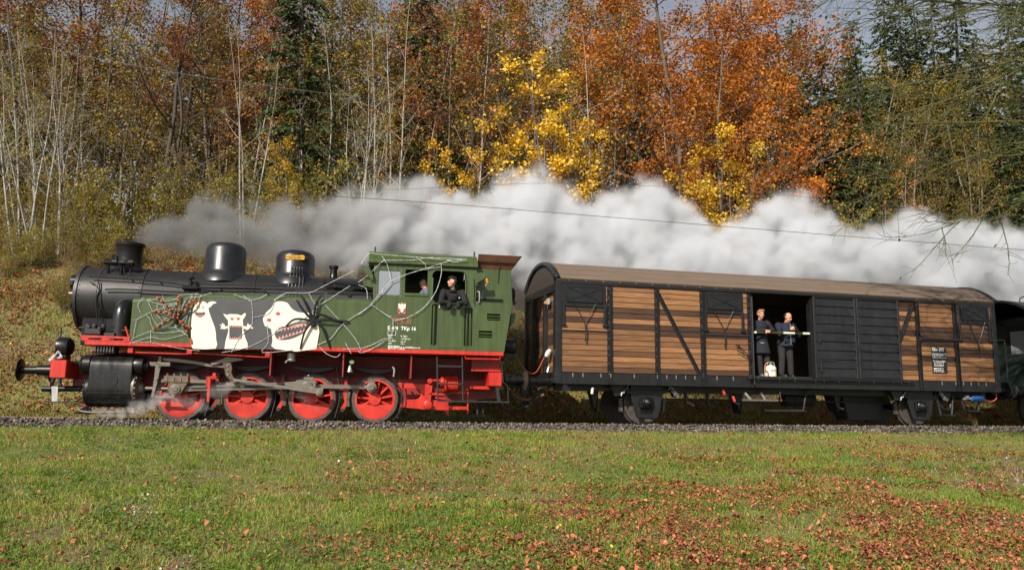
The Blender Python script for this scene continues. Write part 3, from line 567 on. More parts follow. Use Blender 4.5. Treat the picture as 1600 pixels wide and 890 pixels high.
    MB().lathe([(-.16, .04), (-.1, .05), (-.09, .11), (-.03, .12), (0, .1)], (a[0], .85, a[1] + .05), (1, 0, 0), 18).build('cylinder_nose', RED, rs)
    B(MB().tube([LP(676, 594, .9), LP(690, 594, .9)], .03, 8), 'brake_push_rod', RED)
    B(MB().strip([(*LI(675, 615, 1.0), .03), (*LI(692, 616, 1.0), .03), (*LI(728, 612, 1.0), .025)], .95, 1.0), 'brake_rod', RED, bevel=.008)
    B(MB().tube([LP(697, 616, 1.02), LP(713, 612, 1.02)], .035, 10), 'slack_adjuster', RUST)
    B(MB().prism(q([(680, 618), (696, 618), (696, 624), (680, 622)], .95), 'w', .85, .95), 'rod_fork', RED)
    B(MB().strip([(*LI(697, 637, .9), .04), (*LI(732, 637, .9), .035)], .8, .86), 'rear_stay', RED)
    B(MB().prism(q([(695, 626), (701, 634), (701, 650), (694, 641)], .9), 'w', .85, .92), 'guard_iron', RED); B(MB().tube([LP(731, 612, .9), LP(731, 646, .9)], .02, 6), 'brake_hanger_rod', RED)
    B(MB().box(LI(737, 560, 1.1)[0], LI(783, 560, 1.1)[0], .9, 1.1, LI(760, 577, 1.1)[1], 1.55), 'rear_tank_box', DARKRED, bevel=.01)
    B(MB().box(LI(737, 560, 1.12)[0], LI(783, 560, 1.12)[0], 1.02, 1.12, LI(760, 580, 1.1)[1], LI(760, 577.5, 1.1)[1]), 'rear_ledge', RED)
    B(MB().tube([LP(727, 557, W), LP(727.5, 560, W + .03), LP(781, 561, W + .03), LP(782, 557, W)], .016, 6), 'step_rail', RED)
    rb = B(MB().box(LI(764, 590, 1.3)[0], LI(784.5, 590, 1.3)[0], -1.3, 1.3, LI(774, 603, 1.3)[1], LI(774, 581.5, 1.3)[1]), 'rear_buffer_beam', RED, bevel=.012)
    hb2 = LI(810, 593, .875)[1]; sr = LI(786, 593, .875)[0]; se = LI(823, 593, .875)[0]
    for sg in (1, -1):
        bf = B(MB().lathe([(0, .15), (.03, .125), (.3, .12), (.3, .085), (se - sr - .04, .085)], (sr, sg * .875, hb2), (1, 0, 0), 24), 'buffer', BLACK)
        MB().lathe([(se - sr - .06, .09), (se - sr - .04, .22), (se - sr - .02, .235), (se - sr, .2), (se - sr, .001)], (sr, sg * .875, hb2), (1, 0, 0), 30).build('buffer_head', BLACK, bf)
    B(MB().prism(q([(735, 603), (760, 603), (765, 600), (765, 608), (735, 607)], 1.0), 'w', .5, 1.0), 'rear_cross_member', RED)
    # black ladder and long step
    ld = empty_child('cab_ladder', T)
    for x in (683.5, 723): MB().tube([LP(x - .5, 557, 1.36), LP(x + .5, 627, 1.36)], .02, 6).build('ladder_rail', IRON, ld)
    for x0_, y0_, x1_, y1_ in ((683, 571.5, 723, 572), (684, 599, 723, 599), (684, 626, 795, 628)):
        a = LI(x0_, y0_, 1.36); b = LI(x1_, y1_, 1.36); MB().box(a[0], b[0], 1.18, 1.4, a[1] - .018, a[1] + .018).build('step_tread', IRON, ld)
    MB().prism(q([(774, 605), (779, 605), (783, 627), (777, 627)], 1.3), 'w', 1.28, 1.3).tube([LP(784, 565, 1.3), LP(786, 597, 1.35), LP(793, 602, 1.36), LP(794.5, 628, 1.36)], .016, 6).build('step_hanger', IRON, ld)
    MB().tube(smooth_path([LP(784, 625, .6), LP(788, 638, .6), LP(800, 645, .4), LP(816, 640, .2), LP(826, 628, .1)], 4), .035, 8).build('heating_hose', IRON, T)
    MB().tube(smooth_path([LP(800, 614, .5), LP(818, 624, .4), LP(840, 620, .3), LP(850, 616, .3)], 4), .035, 8).build('brown_brake_hose', mat('brown_hose', (.13, .06, .045), .6), T)
    B(MB().tube([LP(746, 628, .3), LP(746, 648, .3)], .03, 6).tube([LP(755, 628, .3), LP(755, 648, .3)], .02, 6).box(LI(720, 647, .3)[0], LI(757, 647, .3)[0], .2, .4, .14, .2), 'far_step', IRON)
    # --- plates and lettering on the cab side
    ea = LI(621.5, 473.5, W); eb = LI(634.5, 490.5, W)
    pe = plate('eagle_plate', [rrect(ea[0], eb[0], eb[1], ea[1], .01)], mat('plate_red', (.22, .06, .05), .5, var=.3, scale=12), T, W + .016, .01, label='red cast plate with a white crowned eagle')
    cxe, cye = (ea[0] + eb[0]) / 2, (ea[1] + eb[1]) / 2 + .02
    eg = [(.0, .10), (.02, .09), (.015, .07), (.03, .06), (.045, .095), (.075, .09), (.085, .06), (.08, .0), (.06, -.03), (.035, -.03), (.03, -.05), (.05, -.075), (.03, -.08), (.02, -.06), (.025, -.095), (.0, -.115)]
    PALE = mat('cast_pale', (.62, .58, .52), .6, var=.15)
    MB().prism([(cxe + a, cye + b) for a, b in eg] + [(cxe - a, cye + b) for a, b in eg[-2:0:-1]], 'w', W + .014, W + .024).build('eagle', PALE, pe)
    MB().prism([(cxe + a, cye + b) for a, b in ((-.018, .108), (.018, .108), (.024, .13), (.01, .118), (0, .134), (-.01, .118), (-.024, .13))], 'w', W + .014, W + .024).build('crown', BRASS, pe)
    for t, dx in ((-.055, 0), (.055, 0)): MB().cyl((cxe + t, W + .016, eb[1] + .022), (cxe + t, W + .021, eb[1] + .022), .012, n=6).build('plate_screw', PALE, pe)
    va = LI(614, 495.5, W); vb = LI(642.5, 506.5, W); bronze = mat('bronze_plate', (.1, .06, .045), .5, var=.2)
    pv = plate('number_plate', [rrect(va[0], vb[0], vb[1], va[1], .015)], bronze, T, W + .016, .01, label='bronze plate reading VVT')
    for a0, a1, b0, b1 in ((va[0], vb[0], va[1] - .008, va[1]), (va[0], vb[0], vb[1], vb[1] + .008), (va[0], va[0] + .008, vb[1] + .008, va[1] - .008), (vb[0] - .008, vb[0], vb[1] + .008, va[1] - .008)): MB().box(a0, a1, W + .016, W + .021, b0, b1).build('plate_border', BRASS, pv)
    text('plate_lettering', 'V V T', BRASS, pv, (va[0] + vb[0]) / 2, vb[1] + .025, W + .018, .15, align='CENTER', th=.004)
    ta = LI(619, 491, W); tb = LI(636.5, 495, W); plate('small_plate', [rrect(ta[0], tb[0], tb[1] + .004, ta[1], .006)], bronze, T, W + .016, .01)
    s, h = LI(605.5, 514.5, W); L = empty_child('lettering', T)
    text('number_lettering', 'E 4/4  TKp 16', WHITE, L, s, h, W + .004, .115, sx=.98)
    ln = [(606.5, 525, '61.4 t', .05), (606.5, 529, '54.8 t', .045), (606.5, 533, 'Brh 40 t', .05), (606.5, 537, 'WU', .045), (606, 541, 'Westinghouse', .045), (606, 545, 'REV VVT 11.06.22', .05), (606, 549 - 5.5 + .6, '', .05),
          (626, 526, 'R 120 t', .05), (626, 530, '+ 0.230 mm', .045), (626, 534, '6.5 m³', .045), (626, 537.7, '2.0 t', .045)]
    for x, y, t, sz in ln:
        if t: a, b = LI(x, y, W); text('data_lettering', t, WHITE, L, a, b, W + .004, sz)
    a, b = LI(606, 545.5, W); text('data_lettering', '90 85 0004 016-6 CH-VVT', WHITE, L, a, 1.672, W + .004, .05); a, b = LI(636, 545.5, W); text('data_lettering', 'TKZ Dolpher BC', WHITE, L, a, 1.672, W + .004, .042)
    a = LI(606, 516, W); b = LI(618.5, 523.5, W)
    mb = MB(); mb.box(a[0], b[0], W + .003, W + .006, a[1] - .006, a[1]); mb.box(a[0], b[0], W + .003, W + .006, b[1], b[1] + .006); mb.box(a[0], a[0] + .006, W + .003, W + .006, b[1] + .006, a[1] - .006); mb.box(b[0] - .006, b[0], W + .003, W + .006, b[1] + .006, a[1] - .006); mb.build('data_box', WHITE, L)
    return T
def empty_child(name, parent):
    o = bpy.data.objects.new(name, None); C.objects.link(o); o.parent = parent; o.empty_display_size = .1; return o
loco = build_loco()
# ------------------------------------------------------------------ the goods wagon and the coach behind it
WBLK = mat('wagon_black', (.0105, .011, .013), .42, streak=.3, var=.2, scale=3, grime=.35, grime_col=(.045, .042, .04), bump=.02, bscale=12)
def wood(name, c1, c2, ov):
    m = mat(name, c1, .55, var=.25, scale=5.5, stretch=(.35, 4, 6), col2=c2, objvar=ov, bump=.1, bscale=20)
    n = m.node_tree.nodes; l = m.node_tree.links; b = n['Principled BSDF']; src = b.inputs['Base Color'].links[0].from_socket
    tc = n.new('ShaderNodeTexCoord'); oi = n.new('ShaderNodeObjectInfo'); ad = n.new('ShaderNodeVectorMath'); ad.operation = 'MULTIPLY_ADD'
    l.new(oi.outputs['Random'], ad.inputs[0]); ad.inputs[1].default_value = (31, 0, 17); l.new(tc.outputs['Object'], ad.inputs[2])
    vo = n.new('ShaderNodeTexVoronoi'); vo.inputs['Scale'].default_value = 2.6; mp = n.new('ShaderNodeMapping'); mp.inputs['Scale'].default_value = (.6, 0, 2.2); l.new(ad.outputs[0], mp.inputs[0]); l.new(mp.outputs[0], vo.inputs['Vector'])
    r = n.new('ShaderNodeValToRGB'); r.color_ramp.elements[0].position = .05; r.color_ramp.elements[1].position = .11; r.color_ramp.elements[0].color = (.38, .32, .28, 1); r.color_ramp.elements[1].color = (1, 1, 1, 1)
    l.new(vo.outputs['Distance'], r.inputs[0]); mx = n.new('ShaderNodeMixRGB'); mx.blend_type = 'MULTIPLY'; mx.inputs[0].default_value = .8; l.new(src, mx.inputs[1]); l.new(r.outputs[0], mx.inputs[2]); l.new(mx.outputs[0], b.inputs['Base Color'])
    return m
WLIGHT = wood('larch_planks', (.18, .083, .034), (.315, .155, .066), .3)
WDARK = wood('dark_stained_planks', (.042, .021, .013), (.075, .038, .022), .25)
WMID = wood('brown_planks', (.1, .046, .021), (.15, .072, .033), .2)
ROOFM = mat('weathered_roof_felt', (.125, .09, .065), .85, var=.22, scale=5, stretch=(.18, 3, 3), grime=.4, grime_col=(.17, .125, .09), bump=.1, bscale=30)
def build_wagon():
    T = empty('goods_wagon', MG, 'long covered goods wagon of light and dark wooden planks with an open door', 'wagon')
    B = lambda mb, n, m, p=T, **k: mb.build(n, m, p, **k)
    Lw, W = 12.77, 1.30; H0, H1 = 1.205, 3.30; NR = 16; rh = (H1 - H0) / NR
    side = empty_child('side_wall', T); end = empty_child('end_wall', T)
    pcache = {}
    def plank(s0, s1, row, m, par=side, w=W, axis='s', dh=0):
        L = s1 - s0; key = (round(L, 2), axis, m.name)
        if key not in pcache:
            mb = MB(); mb.box(-L / 2, L / 2, -.03, 0, .005, rh - .005)
            me = mb.mesh('plank', 0, bevel=.006); me.materials.append(m); pcache[key] = me
        o = link(bpy.data.objects.new('plank', pcache[key]), par)
        if axis == 's': o.location = ((s0 + s1) / 2, -(w + rng.uniform(-.003, .003)), H1 - (row + 1) * rh)
        else: o.location = (w, -(s0 + s1) / 2, H1 - (row + 1) * rh); o.rotation_euler = (0, 0, -math.pi / 2)
        return o
    # bays: (s0, s1, first row, dark rows, brown rows)
    bays = [(.12, 1.30, 0, (3, 4, 6), (15,)), (1.36, 2.53, 0, (4, 5, 7), (15, 12)), (2.59, 3.76, 0, (4, 7, 8, 15), ()), (3.82, 5.06, 0, (4, 7, 8, 15), ()),
            (9.50, 10.14, 0, (1, 3, 6, 9, 10, 13), (5,)), (10.22, 11.36, 0, (5, 6, 8, 11), (0, 12, 7)), (11.46, 12.64, 0, (5, 6, 7, 10), (13, 4))]
    for s0, s1, f, dk, br in bays:
        for r in range(f, NR): plank(s0, s1, r, WDARK if r in dk else (WMID if r in br else WLIGHT))
    for r in range(NR):                                                    # front end wall, both sides of its posts
        for a, b in ((-1.22, -.62), (-.48, .42), (.56, 1.2)):
            plank(a, b, r, WDARK if r in (5, 9, 10) else (WMID if (r * 7 + int(a * 3)) % 3 else WLIGHT), end, w=0.03, axis='w')
    # inner lining: far wall, ends, floor, ceiling
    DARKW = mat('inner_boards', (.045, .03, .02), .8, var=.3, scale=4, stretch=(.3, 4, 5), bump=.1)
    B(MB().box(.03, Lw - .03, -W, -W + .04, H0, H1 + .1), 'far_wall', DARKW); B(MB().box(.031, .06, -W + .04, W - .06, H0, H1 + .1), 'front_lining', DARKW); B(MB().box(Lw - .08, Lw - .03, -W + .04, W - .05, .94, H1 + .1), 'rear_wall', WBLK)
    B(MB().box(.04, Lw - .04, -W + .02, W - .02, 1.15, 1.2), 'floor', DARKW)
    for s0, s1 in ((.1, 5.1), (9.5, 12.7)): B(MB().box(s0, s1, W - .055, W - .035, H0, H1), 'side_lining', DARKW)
    # roof
    prof = [(-1.0 + 2.0 * k / 24) for k in range(25)]
    def rz(t): return 3.42 + .545 * (1 - abs(t) ** 2.3)
    mb = MB(); n = 25
    for s in (-.02, Lw + .02): mb.v += [(s, t * 1.37, rz(t)) for t in prof] + [(s, t * 1.33, rz(t) - .05) for t in prof]
    for i in range(n - 1): mb.f += [(i, i + 1, 2 * n + i + 1, 2 * n + i), (n + i, 3 * n + i, 3 * n + i + 1, n + i + 1), (i, n + i, n + i + 1, i + 1), (2 * n + i, 2 * n + i + 1, 3 * n + i + 1, 3 * n + i)]
    mb.f += [(0, 2 * n, 3 * n, n), (n - 1, 2 * n - 1, 4 * n - 1, 3 * n - 1)]
    rf = B(mb, 'roof', ROOFM, smooth=40)
    for k in range(12):                                                     # lengthwise board joints of the roof
        t = -.97 + 1.94 * (k + .5) / 12; q = Vector((0, t * 1.37, rz(t)))
        MB().box(.02, Lw - .02, q.y - .006, q.y + .006, q.z - .004, q.z + .007).build('roof_seam', ROOFM, rf)
    for s, d in ((-.06, 0), (Lw - .06, 0)):
        mb = MB(); mb.v = []
        for ss in (s, s + .12): mb.v += [(ss, t * 1.41, rz(t) + .03) for t in prof] + [(ss, t * 1.29, rz(t) - .07) for t in prof]
        mb.f = []
        for i in range(n - 1): mb.f += [(i, i + 1, 2 * n + i + 1, 2 * n + i), (n + i, 3 * n + i, 3 * n + i + 1, n + i + 1), (i, n + i, n + i + 1, i + 1), (2 * n + i, 2 * n + i + 1, 3 * n + i + 1, 3 * n + i)]
        mb.f += [(0, 2 * n, 3 * n, n), (n - 1, 2 * n - 1, 4 * n - 1, 3 * n - 1)]
        mb.build('roof_end_arch', WBLK, rf, bevel=.012, smooth=50)
    for s in (.0, Lw - .05):
        g = [(t * 1.3, rz(t) - .05) for t in prof]; B(MB().prism([(1.3, 3.3)] + g[::-1] + [(-1.3, 3.3)], 's', s, s + .03), 'roof_gable', mat('gable_brown', (.04, .03, .026), .6, var=.2))
    # frame: posts, top rail, sole bar
    def post(s, wd, h0=.95, h1=3.33, m=WBLK):
        o = B(MB().prism([(s - wd / 2, W - .02), (s - wd / 2, W + .055), (s - wd / 2 + .012, W + .055), (s - wd / 2 + .012, W + .012), (s + wd / 2 - .012, W + .012), (s + wd / 2 - .012, W + .055), (s + wd / 2, W + .055), (s + wd / 2, W - .02)], 'h', h0, h1), 'post', m)
        mb = MB(); k = 0; h = h0 + .28
        while h < h1 - .05:
            mb.cyl((s - wd / 2 + .03, W + .01, h), (s - wd / 2 + .03, W + .03, h), .013, n=5)
            if k % 3 == 0: mb.cyl((s - wd / 2 + .03, W + .01, h - .05), (s - wd / 2 + .03, W + .03, h - .05), .013, n=5)
            h += .2; k += 1
        mb.build('bolt_head', GALV, o, kind='stuff'); return o
    for s, wd in ((1.33, .11), (2.56, .1), (3.79, .11), (5.12, .13), (10.18, .11), (11.41, .12)): post(s, wd)
    for s0, s1 in ((-.02, .125), (Lw - .13, Lw + .02)): B(MB().box(s0, s1, W - .04, W + .03, .95, 3.40).box(s0 if s0 < 1 else s1 - .03, (s0 if s0 < 1 else s1 - .03) + .03, W - .2, W - .041, .95, 3.40), 'corner_post', WBLK, bevel=.006)
    tr = B(MB().box(.125, 5.17, W - .02, W + .035, 3.301, 3.415).box(5.17, 9.55, W - .02, W + .02, 3.36, 3.415).box(9.55, Lw - .13, W - .02, W + .035, 3.301, 3.415), 'top_rail', WBLK, bevel=.004)
    mb = MB(); s = .3
    while s < Lw - .2:
        if not 5.2 < s < 9.6: mb.cyl((s, W + .03, 3.385), (s, W + .05, 3.385), .014, n=5)
        s += .43
    mb.build('bolt_head', GALV, tr, kind='stuff')
    MB().box(5.05, 10.05, W + .02, W + .14, 3.30, 3.37).build('door_track', WBLK, tr, bevel=.01)
    sob = B(MB().box(.0, Lw, W - .06, W + .02, .93, 1.198), 'sole_bar', WBLK, bevel=.006); B(MB().box(0, Lw, -W, -W + .08, .93, 1.198), 'sole_bar', WBLK)
    mb = MB(); s = .4
    while s < Lw - .3: mb.box(s - .008, s + .008, W + .02, W + .03, 1.1, 1.19); s += rng.choice((.25, .45, .6))
    mb.build('sole_bar_clip', GALV, sob, kind='stuff')
    MB().box(5.0, 9.9, W + .02, W + .13, 1.14, 1.175).build('door_rail', WBLK, sob)
    B(MB().box(.1, Lw - .1, W - .5, W - .38, .78, .93), 'underframe_girder', IRON)
    # diagonal braces
    for a, b, wd in (((1025, 451), (1098, 592), .05), ((1426, 476), (1402, 545), .045)):
        p, q = GI(*a, W + .05), GI(*b, W + .05); mb = MB(); mb.strip([(p[0], p[1], wd), (q[0], q[1], wd)], W + .005, W + .025); mb.strip([(p[0] + .03, p[1], .012), (q[0] + .03, q[1], .012)], W + .025, W + .06); B(mb, 'diagonal_brace', WBLK)
    # mid rails
    for s0, s1, h in ((.12, 1.28, 2.18), (3.84, 5.06, 2.20), (11.46, 12.6, 2.06)): B(MB().box(s0, s1, W + .004, W + .03, h - .012, h + .02), 'mid_rail', WBLK)
    a, b = GI(1437, 529, W), GI(1498, 533, W); B(MB().box(a[0], b[0] + .05, W + .004, W + .06, a[1] - .03, a[1] + .035).box(a[0] - .06, a[0] + .05, W + .06, W + .075, a[1] - .05, a[1] + .05), 'lock_bar', WBLK, bevel=.006)
    # ventilation flaps with their levers
    for s0, s1, h0, h1, lv in ((.235, 1.14, 2.86, 3.255, (.69, 2.38, 1.93)), (3.945, 4.84, 2.845, 3.245, (4.36, 2.36, 1.9)), (11.625, 12.49, 2.87, 3.27, (12.1, 2.2, 1.9))):
        f = B(MB().box(s0 - .09, s1 + .09, W, W + .035, h0 - .1, h1 + .04), 'vent_flap', WBLK, bevel=.006)
        MB().prism(rrect(s0, s1, h0, h1, .03), 'w', W + .035, W + .06).build('flap_panel', WBLK, f, bevel=.01)
        for (a, b) in (((s0 + .04, h0 + .04), (s1 - .04, h1 - .04)), ((s0 + .04, h1 - .04), (s1 - .04, h0 + .04))): MB().strip([(a[0], a[1], .014), (b[0], b[1], .014)], W + .06, W + .078).build('pressed_rib', WBLK, f)
        for (x0, x1, z0, z1) in ((s0, s1, h1 - .03, h1 - .005), (s0, s1, h0 + .005, h0 + .03), (s0, s0 + .02, h0, h1), (s1 - .02, s1, h0, h1)): MB().box(x0, x1, W + .06, W + .072, z0, z1).build('pressed_rim', WBLK, f)
        for q in (s0 - .07, s1 + .07): MB().box(q - .03, q + .03, W + .002, W + .05, 2.33, 2.8).box(q - .06, q + .06, W + .01, W + .07, 2.3, 2.345).build('flap_guide', WBLK, f, bevel=.005)
        sl, hl, hb = lv
        MB().tube([(sl - .27, W + .06, h0 - .03), (sl, W + .07, hl), (sl + .28, W + .06, h0 - .03)], .013, 5).tube([(sl, W + .07, hl), (sl + .02, W + .09, hl - .22), (sl + .01, W + .07, hb)], .018, 5).build('flap_lever', IRON, f)
    # sliding door: two leaves of horizontal boards
    DRM = mat('door_black', (.014, .0145, .017), .4, streak=.35, var=.22, scale=3, bump=.03, bscale=10, grime=.3, grime_col=(.05, .048, .046), stretch=(.4, 1, 2))
    sd = empty_child('sliding_door', T); WD = W + .075
    for s0, s1 in ((6.9, 8.19), (8.21, 9.53)):
        for x in (s0, s1 - .06): MB().box(x, x + .06, WD, WD + .05, 1.205, 3.31).build('door_stile', DRM, sd, bevel=.006)
        nb = 9; dh = (3.27 - 1.22) / nb
        for k in range(nb):
            z = 1.22 + k * dh; MB().prism([(WD - .012, z), (WD + .012, z), (WD + .03, z + .02), (WD + .012, z + .05), (WD + .006, z + dh - .003), (WD - .012, z + dh - .003)], 's', s0 + .061, s1 - .061).build('door_board', DRM, sd)
    for z in (3.272, 1.19): MB().box(6.9, 9.53, WD + .002, WD + .045, z, z + .035).build('door_rail', DRM, sd)
    for h0, h1 in ((1.38, 1.63), (2.13, 2.32)): MB().tube([(7.0, WD + .05, h0), (7.03, WD + .1, h0), (7.03, WD + .1, h1), (7.0, WD + .05, h1)], .016, 6).build('door_handle', IRON, sd)
    MB().box(6.95, 7.5, WD + .052, WD + .06, 1.66, 1.68).build('door_strip', IRON, sd)
    # door frame and lock bars beside the opening
    B(MB().box(5.14, 5.2, W - .12, W + .03, 1.2, 3.36), 'door_jamb', WBLK, bevel=.006)
    B(MB().box(6.86, 6.92, W - .12, W + .05, 1.2, 3.36), 'door_jamb', WBLK); B(MB().tube([(5.15, W + .08, 1.0), (5.15, W + .08, 3.2)], .02, 6), 'lock_rod', WBLK)
    mb = MB(); p, q, r_ = GP(1153, 539, W + .07), GP(1175, 560, W + .1), GP(1152, 547, W + .07); mb.tube([p, q], .014, 5).tube([r_, q], .014, 5); mb.cyl((p[0] - .05, p[1], p[2] + .01), (p[0] + .05, p[1], p[2]), .02, n=5); B(mb, 'door_hook', IRON)
    B(MB().box(5.2, 6.86, W - .08, W + .0, 1.2, 1.225), 'door_threshold', mat('worn_steel', (.06, .055, .05), .4, metal=.5, var=.3))
    # information sign
    a, b = GI(1454.5, 543, W), GI(1480, 583, W)
    sg = B(MB().box(a[0], b[0], W + .006, W + .018, b[1], a[1]), 'data_board', mat('sign_black', (.012, .012, .013), .4), label='black data board with white lettering')
    wl_ = b[0] - a[0]; hh = a[1] - b[1]; X = lambda f: a[0] + f * wl_; Z = lambda f: a[1] - f * hh; ws = W + .019
    text('board_lettering', 'Gbs 355', WHITE, sg, X(.02), Z(.115), ws, .115)
    for f, t, sz, dx in ((.30, 'LüP 14.0 m  A 22.5 t', .045, .06), (.365, '25 t      32 t', .05, .12), (.545, 'VVT Verein d. Wagen', .045, .05), (.62, 'A  B  C  D', .05, .16), (.70, '18 22 26 26 t', .05, .12), (.86, 'REV 11.16', .055, .08), (.955, '01 85 VVT 355-5', .048, .06)):
        text('board_lettering', t, WHITE, sg, X(dx), Z(f), ws, sz)
    mb = MB(); fr = lambda x0, x1, z0, z1: mb.box(X(x0), X(x1), ws, ws + .002, Z(z0) - .004, Z(z0) + .004).box(X(x0), X(x1), ws, ws + .002, Z(z1) - .004, Z(z1) + .004).box(X(x0) - .003, X(x0) + .003, ws, ws + .002, Z(z1), Z(z0)).box(X(x1) - .003, X(x1) + .003, ws, ws + .002, Z(z1), Z(z0))
    fr(.03, .95, .225, .39); fr(.38, .381, .225, .39); fr(.12, .75, .58, .72); fr(.08, .7, .8, .88); mb.build('board_frame', WHITE, sg)
    # front end wall frame
    B(MB().box(-.03, .028, -1.3, 1.3, 3.12, 3.3), 'end_top_rail', WBLK, p=end); B(MB().box(-.05, .03, -1.3, 1.3, .95, 1.2), 'headstock', WBLK)
    for w in (-.55, .49): B(MB().prism([(-.07, w - .07), (-.07, w + .07), (.03, w + .07), (.03, w - .07)], 'h', 1.2, 3.12), 'end_post', WBLK, p=end, bevel=.008)
    B(MB().box(-.04, .03, -1.33, -1.22, .95, 3.4), 'end_corner_post', WBLK, p=end); B(MB().box(-.021, .03, 1.2, 1.255, 1.2, 3.4), 'end_corner_post', WBLK, p=end)
    bx = B(MB().box(-.09, -.03, .75, .9, 2.83, 2.98), 'junction_box', mat('grey_box', (.3, .31, .31), .5), p=end, bevel=.01); MB().cyl((-.06, .62, 2.9), (-.06, .75, 2.9), .045, n=8).build('yellow_plug', YELLOW, bx); MB().tube(smooth_path([(-.06, .82, 2.83), (-.08, .84, 2.75), (-.04, .84, 2.72)], 3), .01, 5).build('plug_cable', IRON, bx)
    RC = mat('red_cable', (.5, .09, .05), .5)
    cb = B(MB().tube(smooth_path([(-.08, .85, 1.62), (-.12, .7, 1.55), (-.25, .5, 1.22), (-.4, .2, 1.25), (-.65, -.05, 1.7), (-.85, -.2, 2.35), (-1.1, -.3, 2.6), (-1.6, -.1, 2.75)], 5), .013, 6), 'red_cable', RC); MB().lathe([(0, .05), (.1, .06), (.18, .04)], (-.1, .85, 1.6), (.2, .5, .6), 8).build('cable_socket', WHITE, cb)
    B(MB().tube(smooth_path([(-.05, 1.05, 1.25), (-.12, 1.1, 1.32), (-.16, 1.12, 1.2)], 3), .025, 6), 'lamp_bracket', GALV)
    # buffers and draw gear
    for sg_ in (1, -1):
        bf = B(MB().lathe([(-.62, .08), (-.35, .085), (-.35, .115), (-.06, .12), (-.05, .17), (-.01, .17)], (0, sg_ * .875, 1.0), (1, 0, 0), 22), 'buffer', BLACK); MB().lathe([(-.66, .001), (-.66, .2), (-.64, .235), (-.61, .22), (-.6, .08)], (0, sg_ * .875, 1.0), (1, 0, 0), 30).build('buffer_head', mat('greasy_face', (.06, .05, .04), .35, metal=.4), bf)
        bf = B(MB().lathe([(.01, .17), (.06, .12), (.35, .115), (.35, .085), (.62, .08)], (Lw, sg_ * .875, 1.0), (1, 0, 0), 22), 'buffer', BLACK); MB().lathe([(.6, .08), (.61, .22), (.64, .235), (.66, .2), (.66, .001)], (Lw, sg_ * .875, 1.0), (1, 0, 0), 30).build('buffer_head', BLACK, bf)
    B(MB().tube(smooth_path([(0, 0, .95), (-.3, 0, .9), (-.6, 0, .85), (-.9, 0, .95)], 3), .04, 8).box(-.5, -.3, -.08, .08, .7, .95), 'screw_coupling', IRON)
    for w in (.35, -.3): B(MB().tube(smooth_path([(0, w, .85), (-.15, w, .8), (-.3, w - .05, .5), (-.45, w - .1, .38), (-.55, w - .1, .5)], 4), .03, 8), 'brake_hose', IRON)
    B(MB().prism([GI(878, 599, 1.25), GI(886, 599, 1.25), GI(886, 606, 1.25), GI(891, 604, 1.25), GI(889, 610, 1.25), GI(879, 610, 1.25), GI(877, 604, 1.25), GI(880, 606, 1.25)], 'w', 1.22, 1.28), 'rope_hook', WBLK)
    B(MB().cyl(GP(926, 605, 1.2), GP(925, 615, 1.2), .035, n=8), 'brake_release_handle', mat('white_handle', (.55, .53, .48), .5)); B(MB().tube([GP(928, 607, 1.2), GP(1150, 610, 1.2)], .012, 5), 'release_rod', IRON)
    # running gear
    for sa in (2.40, 10.37):
        ws_ = B(MB().lathe([(.66, .44), (.66, .53), (.69, .53), (.705, .5), (.80, .495), (.80, .43), (.79, .42), (.775, .15), (.80, .14), (.80, .001)], (sa, 0, .5), (0, 1, 0), 48), 'wheel', TYRE)
        B(MB().lathe([(-.66, .44), (-.66, .53), (-.69, .53), (-.705, .5), (-.80, .495), (-.80, .43), (-.775, .15), (-.80, .14), (-.80, .001)], (sa, 0, .5), (0, 1, 0), 40), 'wheel', TYRE); B(MB().cyl((sa, -.8, .5), (sa, .8, .5), .08, n=12), 'axle', IRON)
        a = [(sa - .42, .93), (sa + .42, .93), (sa + .40, .62), (sa + .28, .17), (sa - .26, .17), (sa - .40, .62)]
        hole = [(sa - .17, .52), (sa - .17, .25), (sa + .17, .25), (sa + .17, .52)]
        g = plate('axle_guard', [a, hole], WBLK, T, 1.04, .03)
        MB().box(sa - .25, sa + .26, 1.02, 1.07, .17, .21).build('guard_tie', WBLK, g)
        ab = B(MB().lathe([(.9, .16), (1.1, .15), (1.12, .12), (1.17, .11), (1.18, .06), (1.21, .05), (1.212, .001)], (sa, 0, .52), (0, 1, 0), 20).box(sa - .2, sa + .16, .95, 1.1, .4, .64), 'axle_box', BLACK, bevel=.012)
        B(MB().strip([(sa - .62, .82, .02), (sa - .35, .75, .04), (sa, .70, .06), (sa + .35, .75, .04), (sa + .62, .82, .02)], .95, 1.05), 'leaf_spring', IRON)
        for d in (-1, 1):
            sh = sa + d * .78; B(MB().prism([(sh - .2, .93), (sh + .2, .93), (sh + .12, .7), (sh - .08, .66)], 'w', .96, 1.1), 'spring_bracket', WBLK, bevel=.01)
            for k in range(3): B(MB().tube([(sh - d * (.02 + .07 * k) + .05, 1.13, .72 + .07 * k), (sh - d * (.1 + .07 * k) + .02, 1.13, .78 + .07 * k), (sh - d * (.1 + .07 * k), 1.13, .72 + .07 * k), (sh - d * (.02 + .07 * k) + .05, 1.13, .68 + .07 * k)], .014, 5), 'spring_shackle', GALV)
        for d in (-1, 1): B(MB().prism([(sa + d * .52, .3), (sa + d * .6, .3), (sa + d * .63, .62), (sa + d * .53, .66)], 'w', .7, .8), 'brake_block', TYRE, bevel=.01)
    # brake rigging, tanks and boxes below the floor
    B(MB().lathe([(0, .05), (.02, .17), (.06, .2), (.9, .2), (.94, .17), (.96, .05)], (6.7, .2, .68), (1, 0, 0), 22), 'air_tank', IRON)
